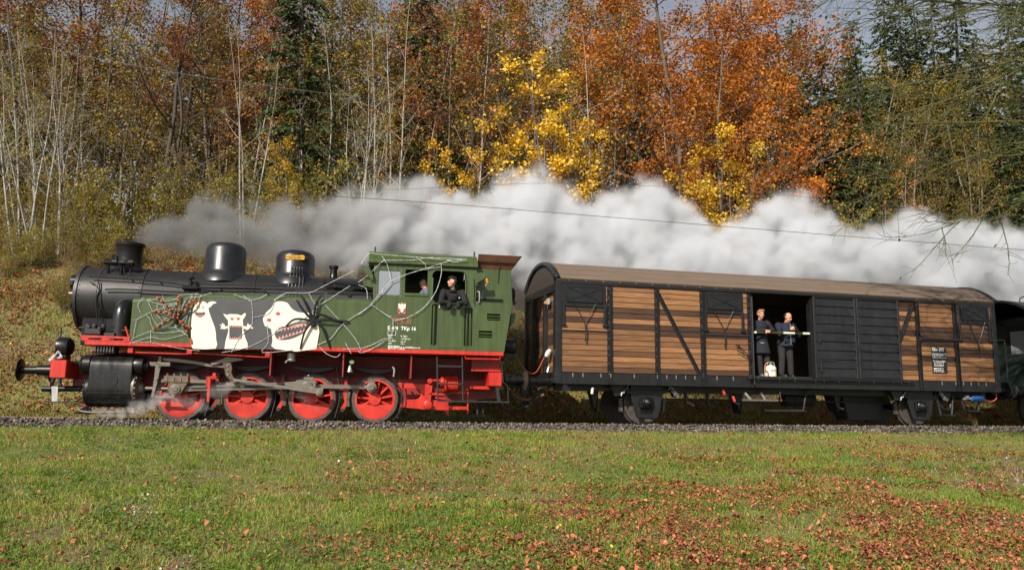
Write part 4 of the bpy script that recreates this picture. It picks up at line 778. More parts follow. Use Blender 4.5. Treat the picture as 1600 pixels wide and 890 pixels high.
    for s0, s1, w0, w1, h0 in ((8.35, 9.75, -.1, .45, .14), (8.0, 8.35, .1, .5, .35), (5.0, 5.3, .3, .6, .28), (1.05, 1.35, .4, .6, .3)): B(MB().prism([(s0, .93), (s1, .93), (s1 - .12, h0), (s0 + .2, h0)], 'w', w0, w1), 'underfloor_box', IRON, bevel=.02)
    for s0, s1, h0 in ((5.55, 6.9, .37), (10.9, 11.5, .3), (11.7, 12.4, .42)): B(MB().tube([(s0, 1.0, .93), (s0 + .05, 1.1, h0), (s1 - .2, 1.1, h0), (s1, 1.0, .93)], .03, 6).box(s0 + .02, s1 - .18, 1.0, 1.22, h0 - .02, h0 + .01), 'step_frame', IRON)
    a, b = GI(1165, 624, 1.25), GI(1213, 626, 1.25); st = B(MB().box(a[0], b[0], 1.08, 1.34, a[1] - .03, a[1] + .015), 'step_board', mat('worn_grey', (.1, .1, .1), .6, var=.3)); MB().strip([(a[0] - .05, a[1] + .16, .03), (a[0] + .1, a[1], .03)], 1.3, 1.33).strip([(b[0] - .35, b[1] + .2, .025), (b[0] - .22, b[1], .025)], 1.1, 1.13).build('step_stay', GALV, st)
    for px, py in ((1131, 611), (1147, 622)): p = GP(px, py, 1.2); B(MB().strip([(p[0] - .03, p[2] + .05, .03), (p[0] + .02, p[2] - .08, .025)], 1.18, 1.21), 'brake_change_lever', mat('lever_red', (.5, .06, .04), .5))
    B(MB().tube([GP(1218, 610, 1.2), GP(1220, 622, 1.2)], .012, 5).lathe([(0, .03), (.02, .03)], GP(1220, 625, 1.2), (0, 1, 0), 10), 'release_ring', RUST)
    q = GI(1527, 622, 1.15); bl = B(MB().lathe([(-.22, .05), (-.2, .09), (.16, .1), (.18, .06), (.24, .05)], (q[0], 1.12, q[1]), (1, 0, 0), 16), 'blue_valve', mat('blue_paint', (.02, .09, .3), .45), label='small blue valve under the rear end'); MB().tube([GP(1505, 623, 1.15), GP(1520, 622, 1.15)], .03, 6).lathe([(0, .05), (.08, .06), (.1, .03)], GP(1508, 620, 1.15), (1, 0, 0), 8).build('brass_fitting', GALV, bl); MB().tube(smooth_path([GP(1534, 622, 1.15), GP(1548, 627, 1.15), GP(1557, 622, 1.15), GP(1556, 614, 1.15)], 3), .014, 5).build('valve_hose', RC, bl)
    for s0, s1, h in ((3.2, 8.0, .8), (3.0, 9.8, .62)): B(MB().tube([(s0, .5, h), (s1, .5, h)], .022, 6), 'brake_rod', IRON)
    for s, w, h in ((3.5, .9, .55), (4.2, .7, .5), (4.75, .9, .6), (7.9, .8, .5)): B(MB().strip([(s, .93, .04), (s + .05, h, .03), (s + .25, h - .08, .03)], w - .05, w), 'brake_crank', IRON)
    B(MB().tube(smooth_path([(10.95, .9, .9), (11.15, .95, .5), (11.4, .95, .48), (11.5, .9, .8)], 4), .03, 6), 'air_hose', IRON)
    # rear end ladder rails
    B(MB().tube(smooth_path([(Lw + .02, W, 2.35), (Lw + .25, W, 2.36), (Lw + .3, W, 2.2), (Lw + .3, W, 1.4), (Lw + .2, W, 1.35), (Lw + .0, W, 1.36)], 3), .016, 6), 'end_handrail', IRON)
    # safety bar across the door opening
    a, b = GI(1178, 519, W - .02), GI(1267, 521, W - .02); mbs = MB(); L = b[0] - a[0]
    for k, (f0, f1) in enumerate(((0, .12), (.12, .42), (.42, .62), (.62, .84), (.84, 1.0))): pass
    bar = B(MB().tube([(5.18, W - .03, a[1]), (6.9, W - .03, b[1])], .026, 10), 'safety_bar', mat('bar_black', (.05, .048, .01), .4), label='black and white striped safety bar across the doorway')
    for f0, f1 in ((.02, .08), (.53, .72), (.86, .995)): z0, z1 = a[1] + (b[1] - a[1]) * f0, a[1] + (b[1] - a[1]) * f1; MB().tube([(5.18 + 1.72 * f0, W - .03, z0), (5.18 + 1.72 * f1, W - .03, z1)], .0285, 10).build('white_band', mat('bar_white', (.75, .75, .55), .5), bar)
    return T
wagon = build_wagon()

def build_coach():
    # following coach: only its front end shows, right of the wagon
    iv = MG.to_translation(); e = MG @ Vector((12.77 + 1.32, 0, 0))
    MCO = pose(e.x, e.y, e.z, .338)
    T = empty('passenger_coach', MCO, 'dark green passenger coach with open end platform behind the wooden wagon', 'coach')
    B = lambda mb, n, m, p=T, **k: mb.build(n, m, p, **k)
    CG = mat('coach_green', (.018, .028, .024), .3, var=.2, scale=3, coat=.2); CB = mat('coach_black', (.012, .012, .013), .45, var=.3)
    L, W = 11.0, 1.38
    pr = [(-1 + 2 * k / 20) for k in range(21)]; rz = lambda t: 3.18 + .48 * (1 - abs(t) ** 2.4)
    B(MB().prism([(t * 1.42, rz(t)) for t in pr] + [(t * 1.38, rz(t) - .07) for t in pr[::-1]], 's', -.15, L), 'roof', CB, smooth=40)
    B(MB().box(1.0, L, -W, -W + .05, .95, 3.2), 'side_wall', CG)
    sw = [[(1.0, .95), (L, .95), (L, 3.2), (1.0, 3.2)]] + [rrect(1.35 + 1.3 * k, 2.25 + 1.3 * k, 2.0, 2.95, .06) for k in range(7)]
    s_ = plate('side_wall', sw, CG, T, W, .05)
    for k in range(7): plate('window_pane', [rrect(1.33 + 1.3 * k, 2.27 + 1.3 * k, 1.98, 2.97, .05)], GLASS_D, s_, W - .045, .01, bevel=.001)
    B(MB().box(1.0, 1.05, -W + .05, W - .06, 1.1, 3.2), 'end_wall', CG); B(MB().box(.97, .999, -.35, .35, 1.15, 3.0), 'end_door', CB); B(MB().box(.95, .969, -.22, .22, 2.0, 2.8), 'door_pane', GLASS_D)
    B(MB().box(-.1, L, -W, W, 1.0, 1.09), 'platform_floor', CB); B(MB().box(-.1, .05, -W, W, .75, 1.0), 'headstock', CB); B(MB().box(1.0, L, W - .2, W, .8, .95), 'sole_bar', CB)
    for w in (-W + .05, W - .05): B(MB().box(-.05, .03, w - .04, w + .04, 1.09, 3.2), 'platform_post', CG)
    B(MB().box(-.04, .0, -W + .1, -.4, 1.09, 2.05), 'platform_railing', CG, bevel=.01); B(MB().box(-.04, .0, .4, W - .1, 1.09, 2.05), 'platform_railing', CG, bevel=.01)
    for a, b in ((.1, .1), (.85, .85)): B(MB().tube(smooth_path([(a, W, 1.05), (a, W + .07, 1.15), (a, W + .07, 2.1), (a, W, 2.2)], 3), .02, 6), 'grab_rail', GALV)
    B(MB().tube(smooth_path([(-.1, W, 1.9), (.2, W + .05, 2.05), (.4, W + .05, 1.9), (.42, W + .05, 1.2), (.2, W, 1.05)], 3), .02, 6), 'side_handrail', GALV)
    B(MB().lathe([(0, .1), (.3, .1)], (.3, .9, 3.45), (1, 0, .1), 12), 'roof_lamp', CB)
    B(MB().tube(smooth_path([(.2, .75, 3.5), (.25, .75, 3.68), (.5, .75, 3.72), (.62, .75, 3.5)], 3), .018, 6), 'roof_hoop', IRON)
    for h in (.35, .65): B(MB().box(.1, .9, W - .25, W + .05, h, h + .03), 'entrance_step', CB)
    B(MB().box(.1, .13, W - .05, W + .02, .35, 1.0).box(.87, .9, W - .05, W + .02, .35, 1.0), 'step_hanger', CB)
    for sg in (1, -1):
        b_ = B(MB().lathe([(-.6, .08), (-.3, .085), (-.3, .12), (-.1, .12)], (0, sg * .875, 1.0), (1, 0, 0), 20), 'buffer', CB); MB().lathe([(-.64, .001), (-.64, .2), (-.62, .23), (-.59, .22), (-.58, .08)], (0, sg * .875, 1.0), (1, 0, 0), 26).build('buffer_head', CB, b_)
    for s in (2.2, 8.8):
        for sg in (1, -1): B(MB().lathe([(.66, .44), (.66, .52), (.69, .52), (.7, .49), (.80, .485), (.80, .42), (.78, .15), (.82, .13), (.82, .001)], (s, 0, .49), (0, sg, 0), 36), 'wheel', TYRE)
        B(MB().box(s - .3, s + .3, 1.0, 1.08, .3, .8), 'axle_guard', CB)
    return T
coach = build_coach()
# ------------------------------------------------------------------ terrain, track, ground cover
KR = .00591; RC = 1 / KR; P0 = np.array((-5.358, 18.448)); H0A = .185
CC = P0 + RC * np.array((-math.sin(H0A), math.cos(H0A)))
def track_du(x, y):
    """distance out from the track centre line (towards the camera positive) and length along it"""
    dx, dy = x - CC[0], y - CC[1]; r = np.hypot(dx, dy)
    return r - RC, (np.arctan2(dx, -dy) - H0A) * RC
def track_pt(u, w, h):
    a = H0A + u / RC; r = RC + w
    return np.array((CC[0] + r * np.sin(a), CC[1] - r * np.cos(a), -.024 * (u + 2.1) + h + CANT * w))
PD = np.array([-80, -48, -34, -21, -12, -8, -3.4, -2.7, -2.0, 1.2, 1.75, 3.0, 8.0, 14., 30., 80.])
PZ = np.array([15.5, 11.6, 9.4, 7.2, 5.0, 2.95, -.12, -.3, -.3, -.2, -.08, -.1, -.3, -.46, -.7, -2.])
def vnoise(x, y, sc, seed=0):
    """smooth value noise, vectorised"""
    x = np.asarray(x) / sc + seed * 17.3; y = np.asarray(y) / sc + seed * 9.1
    xi, yi = np.floor(x).astype(int), np.floor(y).astype(int); fx, fy = x - xi, y - yi; fx = fx * fx * (3 - 2 * fx); fy = fy * fy * (3 - 2 * fy)
    def hsh(a, b): v = np.sin(a * 127.1 + b * 311.7 + seed * 74.7) * 43758.5453; return v - np.floor(v)
    return (hsh(xi, yi) * (1 - fx) + hsh(xi + 1, yi) * fx) * (1 - fy) + (hsh(xi, yi + 1) * (1 - fx) + hsh(xi + 1, yi + 1) * fx) * fy
def terrain(x, y):
    x = np.asarray(x, float); y = np.asarray(y, float); d, u = track_du(x, y)
    z = np.interp(d, PD, PZ) - .024 * np.clip(u + 2.1, -60, 60)
    far = np.clip((-d - 3.2) / 3, 0, 1); near = np.clip((d - 2.2) / 3, 0, 1)
    z += far * ((vnoise(x, y, 4, 1) - .5) * .9 + (vnoise(x, y, 1.3, 2) - .5) * .3) + near * ((vnoise(x, y, 2.3, 3) - .5) * .16 + (vnoise(x, y, .7, 4) - .5) * .06)
    g = np.exp(-(((x - 9.2) / 2.0) ** 2 + ((y - 14.6) / 1.1) ** 2)); z += near * g * .16
    return z
def np_mesh(name, v, f, m, attr=None, parent=None, smooth=False, kind=None):
    v = np.ascontiguousarray(v, np.float32); f = np.ascontiguousarray(f, np.int32); k = f.shape[1]
    me = bpy.data.meshes.new(name); me.vertices.add(len(v)); me.vertices.foreach_set('co', v.ravel())
    me.loops.add(f.size); me.loops.foreach_set('vertex_index', f.ravel()); me.polygons.add(len(f)); me.polygons.foreach_set('loop_start', np.arange(0, f.size, k, dtype=np.int32))
    if smooth: me.polygons.foreach_set('use_smooth', np.ones(len(f), bool))
    if attr is not None:
        a = me.attributes.new('rnd', 'FLOAT', 'FACE'); a.data.foreach_set('value', np.ascontiguousarray(attr, np.float32))
    me.update(calc_edges=True); me.materials.append(m)
    if parent is False: return me
    o = link(bpy.data.objects.new(name, me), parent)
    if kind: o['kind'] = kind
    return o
def leafmat(name, stops, trans=.3, rough=.55, spec=.3, vary=(.66, 1.24)):
    m = bpy.data.materials.new(name); m.use_nodes = True; n = m.node_tree.nodes; l = m.node_tree.links; b = n['Principled BSDF']
    at = n.new('ShaderNodeAttribute'); at.attribute_name = 'rnd'; rp = n.new('ShaderNodeValToRGB'); el = rp.color_ramp.elements
    while len(el) < len(stops): el.new(.5)
    for e, (p, c) in zip(el, stops): e.position = p; e.color = (*c, 1)
    oi = n.new('ShaderNodeObjectInfo'); mr = n.new('ShaderNodeMapRange'); mr.inputs[3].default_value = vary[0]; mr.inputs[4].default_value = vary[1]; l.new(oi.outputs['Random'], mr.inputs[0])
    hv = n.new('ShaderNodeHueSaturation'); l.new(at.outputs['Fac'], rp.inputs[0]); l.new(rp.outputs[0], hv.inputs['Color']); l.new(mr.outputs[0], hv.inputs['Value'])
    l.new(hv.outputs[0], b.inputs['Base Color']); b.inputs['Roughness'].default_value = rough; b.inputs['Specular IOR Level'].default_value = spec
    tr = n.new('ShaderNodeBsdfTranslucent'); l.new(hv.outputs[0], tr.inputs['Color']); mx = n.new('ShaderNodeMixShader'); mx.inputs[0].default_value = trans
    l.new(b.outputs[0], mx.inputs[1]); l.new(tr.outputs[0], mx.inputs[2]); l.new(mx.outputs[0], n['Material Output'].inputs['Surface'])
    return m
def soilmat():
    m = bpy.data.materials.new('grassy_soil'); m.use_nodes = True; n = m.node_tree.nodes; l = m.node_tree.links; b = n['Principled BSDF']
    tc = n.new('ShaderNodeTexCoord')
    def nz(s, d=8): q = n.new('ShaderNodeTexNoise'); q.inputs['Scale'].default_value = s; q.inputs['Detail'].default_value = d; q.inputs['Roughness'].default_value = .7; l.new(tc.outputs['Object'], q.inputs['Vector']); return q
    a = nz(.35); r = n.new('ShaderNodeValToRGB'); r.color_ramp.elements[0].position = .35; r.color_ramp.elements[1].position = .62
    r.color_ramp.elements[0].color = (.15, .19, .035, 1); r.color_ramp.elements[1].color = (.17, .135, .075, 1); l.new(a.outputs['Fac'], r.inputs[0])
    c = nz(9); r2 = n.new('ShaderNodeValToRGB'); r2.color_ramp.elements[0].position = .4; r2.color_ramp.elements[1].position = .75; r2.color_ramp.elements[0].color = (.6, .6, .6, 1); r2.color_ramp.elements[1].color = (1.5, 1.35, 1.1, 1); l.new(c.outputs['Fac'], r2.inputs[0])
    mx = n.new('ShaderNodeMixRGB'); mx.blend_type = 'MULTIPLY'; mx.inputs[0].default_value = 1; l.new(r.outputs[0], mx.inputs[1]); l.new(r2.outputs[0], mx.inputs[2]); l.new(mx.outputs[0], b.inputs['Base Color'])
    b.inputs['Roughness'].default_value = .95; bp = n.new('ShaderNodeBump'); bp.inputs['Strength'].default_value = .8; bp.inputs['Distance'].default_value = .06; l.new(nz(14).outputs['Fac'], bp.inputs['Height']); l.new(bp.outputs[0], b.inputs['Normal'])
    return m
# ground sheet, finer near the camera and on the bank
gx = np.concatenate([np.linspace(-400, -45, 18), np.linspace(-42, 42, 190), np.linspace(45, 400, 18)])
gy = np.concatenate([np.linspace(-150, 0, 10), np.linspace(1, 44, 130), np.linspace(46, 500, 30)])
X, Y = np.meshgrid(gx, gy); Zg = terrain(X, Y); nx, ny = len(gx), len(gy)
idx = np.arange(nx * ny).reshape(ny, nx); F = np.stack([idx[:-1, :-1], idx[:-1, 1:], idx[1:, 1:], idx[1:, :-1]], -1).reshape(-1, 4)
SOIL = soilmat()
tag(np_mesh('ground', np.stack([X, Y, Zg], -1).reshape(-1, 3), F, SOIL, smooth=True), kind='structure')

# ballast bed, sleepers and rails
def sweep(prof, us, closed=False):
    v = np.array([track_pt(u, w, h) for u in us for w, h in prof]); k = len(prof); fs = []
    for i in range(len(us) - 1):
        for j in range(k if closed else k - 1): a = i * k + j; b = i * k + (j + 1) % k; fs.append((a, b, b + k, a + k))
    return v, np.array(fs)
US = np.linspace(-32, 48, 81)
GRAVEL = mat('ballast_gravel', (.085, .075, .065), .9, var=.5, scale=38, bump=.9, bscale=26)
v, f = sweep([(-2.9, -.5), (-1.9, -.1), (-1.5, -.07), (1.0, -.05), (1.2, .0), (1.3, -.02), (1.75, -.17), (2.1, -.4)], US)
bal = tag(np_mesh('ballast_bed', v, f, GRAVEL), kind='structure')
RAILM = mat('rail_steel', (.12, .075, .055), .6, metal=.3, var=.3, scale=8)
rp_ = [(-.07, -.16), (.07, -.16), (.07, -.145), (.012, -.125), (.012, -.045), (.035, -.035), (.035, 0), (-.035, 0), (-.035, -.035), (-.012, -.045), (-.012, -.125), (-.07, -.145)]
for sg in (1, -1):
    v, f = sweep([(sg * .7525 + a, b) for a, b in rp_], US, True); tag(np_mesh('rail', v, f, RAILM), kind='structure')
slp = MB().box(-.13, .13, -1.25, 1.25, -.3, -.12).mesh('sleeper', 0, bevel=.02); slp.materials.append(mat('sleeper_wood', (.05, .04, .032), .85, var=.4, scale=6))
for k in range(72):
    u = -16 + k * .65; o = link(bpy.data.objects.new('sleeper', slp), bal); p = track_pt(u, 0, 0); o.location = p; o.rotation_euler = (-CANT, .024, H0A + u / RC)
# ballast stones
ico_v = np.array([(0, 0, 1), (.9, 0, .4), (.28, .85, .4), (-.72, .53, .4), (-.72, -.53, .4), (.28, -.85, .4), (.72, .53, -.4), (-.28, .85, -.4), (-.9, 0, -.4), (-.28, -.85, -.4), (.72, -.53, -.4), (0, 0, -1.)])
ico_f = np.array([(0, 1, 2), (0, 2, 3), (0, 3, 4), (0, 4, 5), (0, 5, 1), (1, 6, 2), (2, 7, 3), (3, 8, 4), (4, 9, 5), (5, 10, 1), (6, 7, 2), (7, 8, 3), (8, 9, 4), (9, 10, 5), (10, 6, 1), (11, 7, 6), (11, 8, 7), (11, 9, 8), (11, 10, 9), (11, 6, 10)])
def stones(pos, size, m, name):
    n = len(pos); v = ico_v[None] * (1 + nr.uniform(-.35, .35, (n, 12, 1))) * size[:, None, None] * nr.uniform(.55, 1.2, (n, 1, 3))
    a = nr.uniform(0, 6.28, n); ca, sa = np.cos(a)[:, None], np.sin(a)[:, None]; v = np.stack([v[..., 0] * ca - v[..., 1] * sa, v[..., 0] * sa + v[..., 1] * ca, v[..., 2]], -1) + pos[:, None]
    f = (ico_f[None] + (np.arange(n) * 12)[:, None, None]).reshape(-1, 3)
    return np_mesh(name, v.reshape(-1, 3), f, m, np.repeat(nr.random(n), 20))
STONE = leafmat('ballast_stone', [(0, (.026, .023, .021)), (.35, (.07, .061, .053)), (.6, (.125, .108, .092)), (.8, (.13, .09, .06)), (1, (.26, .235, .21))], trans=0, rough=.85, vary=(1, 1))
n = 15000; u = nr.uniform(-14, 27, n); w = np.where(nr.random(n) < .8, nr.uniform(.84, 2.0, n), nr.uniform(-1.9, -.84, n)); hp = np.interp(w, [-1.9, -1.5, 1.0, 1.2, 1.3, 1.75, 2.1], [-.1, -.07, -.03, .01, 0, -.15, -.36])
pos = np.array([track_pt(a, b, c) for a, b, c in zip(u, w, hp)]); pos[:, 2] += nr.uniform(-.012, .02, n)
tag(stones(pos, nr.uniform(.02, .042, n), STONE, 'ballast_stones'), 'grey and brown broken ballast stones heaped beside the rail', 'ballast', kind='stuff')

# near meadow: grass blades
def blades(x, y, h, width, colr, m, name, lean=.6):
    n = len(x); z = terrain(x, y) - .01; a = nr.uniform(0, 6.28, n); la = nr.uniform(0, 6.28, n); le = nr.uniform(.1, 1, n) * lean * h
    bx, by = np.cos(a) * width / 2, np.sin(a) * width / 2; base = np.stack([x, y, z], -1); side = np.stack([bx, by, np.zeros(n)], -1); ld = np.stack([np.cos(la) * le, np.sin(la) * le, np.zeros(n)], -1)
    up = np.stack([np.zeros(n), np.zeros(n), h], -1); mid = base + up * .6 + ld * .35; tip = base + up * np.clip(1 - .25 * lean, .4, 1)[..., None] * 1.0 + ld if np.ndim(lean) else base + up * (1 - .2 * lean) + ld
    v = np.stack([base - side, base + side, mid + side * .8, mid - side * .8, tip], 1).reshape(-1, 3)
    o5 = (np.arange(n) * 5)[:, None]; f = np.concatenate([o5 + np.array([[0, 1, 2]]), o5 + np.array([[0, 2, 3]]), o5 + np.array([[3, 2, 4]])], 0)
    return np_mesh(name, v, f, m, np.tile(colr, 3))
def bare(x, y):
    """0..1: how worn the turf is"""
    px = 800 + FPX * x / y
    p = np.clip((vnoise(x, y, 1.5, 8) * .65 + vnoise(x, y, .5, 9) * .35 - .60) * 7, 0, 1)
    k = np.exp(-((px - 60) / 230) ** 2) * np.exp(-((y - 8.2) / 1.7) ** 2) + .8 * np.exp(-((px - 420) / 260) ** 2) * np.exp(-((y - 7.1) / .9) ** 2) + np.exp(-(((x - 9.2) / 1.6) ** 2 + ((y - 14.2) / 1.0) ** 2)) + .5 * np.exp(-((px - 1500) / 260) ** 2)
    mound = np.exp(-(((x - 9.0) / 1.5) ** 2 + ((y - 14.2) / .8) ** 2)); return np.clip(p * (.35 + 1.4 * k) + .75 * mound * (vnoise(x, y, .45, 10) > .35), 0, 1)
GRASS = leafmat('meadow_grass', [(0, (.1, .175, .022)), (.35, (.19, .3, .034)), (.62, (.28, .375, .05)), (.8, (.38, .39, .09)), (.92, (.45, .38, .15)), (1, (.38, .26, .13))], trans=.46, rough=.5, vary=(1, 1))
N = 400000; yy = nr.uniform(4.6, 24, N); xx = nr.uniform(-1, 1, N) * (.70 * yy + 1.0); d, u = track_du(xx, yy)
bz = bare(xx, yy); keep = (d > 1.52 + .22 * nr.random(N)) & (nr.random(N) > bz * .93); xx, yy, d, bz = xx[keep], yy[keep], d[keep], bz[keep]; n = len(xx)
hh = nr.uniform(.03, .085, n) * (.45 + .75 * vnoise(xx, yy, .8, 5) + .5 * vnoise(xx, yy, .22, 51)) * np.where(d < 3.0, 1.25, 1); cl = np.clip(.5 * vnoise(xx, yy, 1.1, 6) + .5 * vnoise(xx, yy, .35, 7) + nr.normal(0, .24, n) + np.where(d < 3.2, .1, 0), 0, 1)
tag(blades(xx, yy, hh, nr.uniform(.005, .010, n), cl, GRASS, 'meadow_grass', 1.15), 'short green meadow grass in front of the railway line', 'grass', kind='stuff')
# taller tussocks
nt = 420; ty = nr.uniform(5, 16.5, nt); tx = nr.uniform(-1, 1, nt) * (.7 * ty + .8); mb_ = 46; sx = (tx[:, None] + nr.normal(0, .055, (nt, mb_))).ravel(); sy = (ty[:, None] + nr.normal(0, .055, (nt, mb_))).ravel(); dk, _u = track_du(sx, sy); kk = dk > 1.9; sx, sy = sx[kk], sy[kk]; tc_ = np.repeat(nr.uniform(.1, .85, nt), mb_)[kk]
tag(blades(sx, sy, nr.uniform(.07, .17, len(sx)), nr.uniform(.005, .009, len(sx)), np.clip(tc_ + nr.normal(0, .15, len(sx)), 0, 1), GRASS, 'grass_tussocks', 1.1), 'taller tussocks standing out of the short meadow grass', 'grass', kind='stuff')
# low herbs in clumps
def quads(c, ax, bx, m, name, attr, parent=None, kind=None):
    n = len(c); v = np.stack([c - ax - bx * .0, c + bx, c + ax, c - bx], 1).reshape(-1, 3); f = np.arange(4 * n).reshape(-1, 4)
    return np_mesh(name, v, f, m, attr, parent, kind=kind)
def rand_frames(n, flat=0.):
    a = nr.normal(size=(n, 3)); a[:, 2] *= (1 - flat); a /= np.linalg.norm(a, axis=1)[:, None]; b = nr.normal(size=(n, 3)); b[:, 2] *= (1 - flat); b -= a * (a * b).sum(1)[:, None]; b /= np.linalg.norm(b, axis=1)[:, None]; return a, b
HERB = leafmat('green_herbs', [(0, (.06, .125, .018)), (.5, (.1, .19, .026)), (1, (.16, .26, .04))], trans=.3, vary=(1, 1))
nc = 1500; cy_ = nr.uniform(4.8, 16, nc); cx_ = nr.uniform(-1, 1, nc) * (.70 * cy_ + .8); k = vnoise(cx_, cy_, 1.4, 12) > .52; cx_, cy_ = cx_[k], cy_[k]; nc = len(cx_)
m_ = 34; x = (cx_[:, None] + nr.normal(0, .09, (nc, m_))).ravel(); y = (cy_[:, None] + nr.normal(0, .09, (nc, m_))).ravel(); a, b = rand_frames(len(x), .6)
sz = nr.uniform(.008, .021, len(x))[:, None]; z = terrain(x, y) + nr.uniform(.02, .085, len(x))
tag(quads(np.stack([x, y, z], -1), a * sz, b * sz * .8, HERB, 'low_herbs', nr.random(len(x))), 'dark green leafy herbs scattered through the meadow grass', 'herbs', kind='stuff')
# fallen leaves: folded five-sided blades lying on the turf
FALL = leafmat('fallen_leaves', [(0, (.11, .036, .02)), (.3, (.25, .072, .038)), (.6, (.42, .13, .065)), (.82, (.56, .2, .105)), (.95, (.62, .33, .15)), (1, (.78, .52, .05))], trans=.15, rough=.6, vary=(1, 1))
def leaves(x, y, zoff, size, name, label, m=FALL):
    n = len(x); z = terrain(x, y) + zoff; a = nr.uniform(0, 6.28, n); t = nr.normal(0, .38, (n, 2)); ax = np.stack([np.cos(a), np.sin(a), t[:, 0]], -1); bx = np.stack([-np.sin(a), np.cos(a), t[:, 1]], -1)
    up = np.array([0, 0, 1.]); cu = nr.uniform(-.25, .8, n)[:, None]; c = np.stack([x, y, z], -1); s = size[:, None]
    pts = [(-.55, 0, 0), (-.1, .45, 1), (.35, .36, .8), (.6, 0, .1), (.3, -.4, .8), (-.15, -.42, 1)]
    v = np.stack([c + s * (ax * p * nr.uniform(.75, 1.25, (n, 1)) + bx * q * nr.uniform(.7, 1.3, (n, 1)) + up * r * cu) for p, q, r in pts], 1).reshape(-1, 3)
    o6 = (np.arange(n) * 6)[:, None]; f = np.concatenate([o6 + np.array([[0, 5, 4, 3]]), o6 + np.array([[0, 3, 2, 1]])], 0)
    cr = np.clip(nr.beta(2.2, 2.2, n) * .93 + (nr.random(n) > .985) * .3, 0, 1)
    return tag(np_mesh(name, v, f, m, np.tile(cr, 2)), label, 'leaves', kind='stuff')
N = 210000; yy = nr.uniform(4.6, 21, N); xx = nr.uniform(-1, 1, N) * (.72 * yy + .8); pxl = 800 + FPX * xx / yy; pyl = 572 + 1.45 * FPX / yy
dens = np.clip((pxl - 300) / 1150, 0, 1) ** 1.3 * 1.15 * np.clip((pyl - 668) / 60, 0.02, 1) + .085
dens = dens * np.clip(.2 + 2.9 * (.5 * vnoise(xx, yy, 1.6, 14) + .5 * vnoise(xx, yy, .38, 15) - .36), 0.02, 1.7) + .012
k = nr.random(N) < dens; leaves(xx[k], yy[k], nr.uniform(.015, .07, k.sum()), np.clip(nr.lognormal(-3.78, .36, k.sum()), .010, .055), 'fallen_leaves', 'red brown fallen leaves lying thickly on the right of the meadow')
# pale stones in the worn patches
N = 16000; yy = nr.uniform(4.8, 16.5, N); xx = nr.uniform(-1, 1, N) * (.72 * yy + .5); k = nr.random(N) < np.clip(bare(xx, yy) - .25, 0, 1) * .6
PST = leafmat('pale_stone', [(0, (.16, .13, .1)), (.6, (.32, .28, .23)), (1, (.58, .55, .5))], trans=0, rough=.9, vary=(1, 1))
tag(stones(np.stack([xx[k], yy[k], terrain(xx[k], yy[k]) + .012], -1), nr.uniform(.008, .024, k.sum()), PST, 'pale_stones'), 'pale chalky stones in the worn patches of turf', 'stones', kind='stuff')

# dry straw on the little mound at the right and here and there in the turf
nd = 5200; xs = np.where(np.arange(nd) < 2600, nr.normal(9.0, 1.1, nd), nr.uniform(-8, 12, nd)); ys = np.where(np.arange(nd) < 2600, nr.normal(13.4, .5, nd), nr.uniform(5, 16, nd)); kk = (np.arange(nd) < 2600) | (vnoise(xs, ys, .5, 16) > .68); xs, ys = xs[kk], ys[kk]
STRAW = leafmat('dry_straw', [(0, (.16, .11, .06)), (.6, (.32, .24, .13)), (1, (.45, .37, .23))], trans=.2, vary=(1, 1))
tag(blades(xs, ys, nr.uniform(.05, .15, len(xs)), nr.uniform(.004, .008, len(xs)), nr.random(len(xs)), STRAW, 'dry_grass', 1.6), 'dry straw coloured grass on the worn mound at the right', 'grass', kind='stuff')
# far bank: rough grass and leaves
BANKG = leafmat('bank_grass', [(0, (.095, .1, .02)), (.4, (.19, .17, .035)), (.75, (.29, .22, .06)), (1, (.4, .27, .11))], trans=.3, vary=(1, 1))
N = 120000; u = nr.uniform(-22, 30, N); dd = -3.0 - 11 * nr.random(N) ** 1.25; P = np.stack([CC[0] + (RC + dd) * np.sin(H0A + u / RC), CC[1] - (RC + dd) * np.cos(H0A + u / RC)], -1)
tag(blades(P[:, 0], P[:, 1], nr.uniform(.06, .2, N) * (.5 + 1.6 * vnoise(P[:, 0], P[:, 1], .9, 23)), nr.uniform(.012, .028, N), np.clip(.6 * vnoise(P[:, 0], P[:, 1], 1.3, 20) + nr.normal(.2, .18, N), 0, 1), BANKG, 'bank_grass', 1.1), 'rough olive brown grass on the bank behind the train', 'grass', kind='stuff')
N = 130000; u = nr.uniform(-22, 30, N); dd = -3.2 - 17 * nr.random(N); x, y = CC[0] + (RC + dd) * np.sin(H0A + u / RC), CC[1] - (RC + dd) * np.cos(H0A + u / RC); k = nr.random(N) < np.clip(2.6 * (.6 * vnoise(x, y, 1.7, 21) + .4 * vnoise(x, y, .5, 22) - .25), .15, 1)
leaves(x[k], y[k], nr.uniform(.03, .13, k.sum()), nr.uniform(.04, .095, k.sum()), 'bank_leaves', 'orange brown leaf litter on the steep bank behind the train')
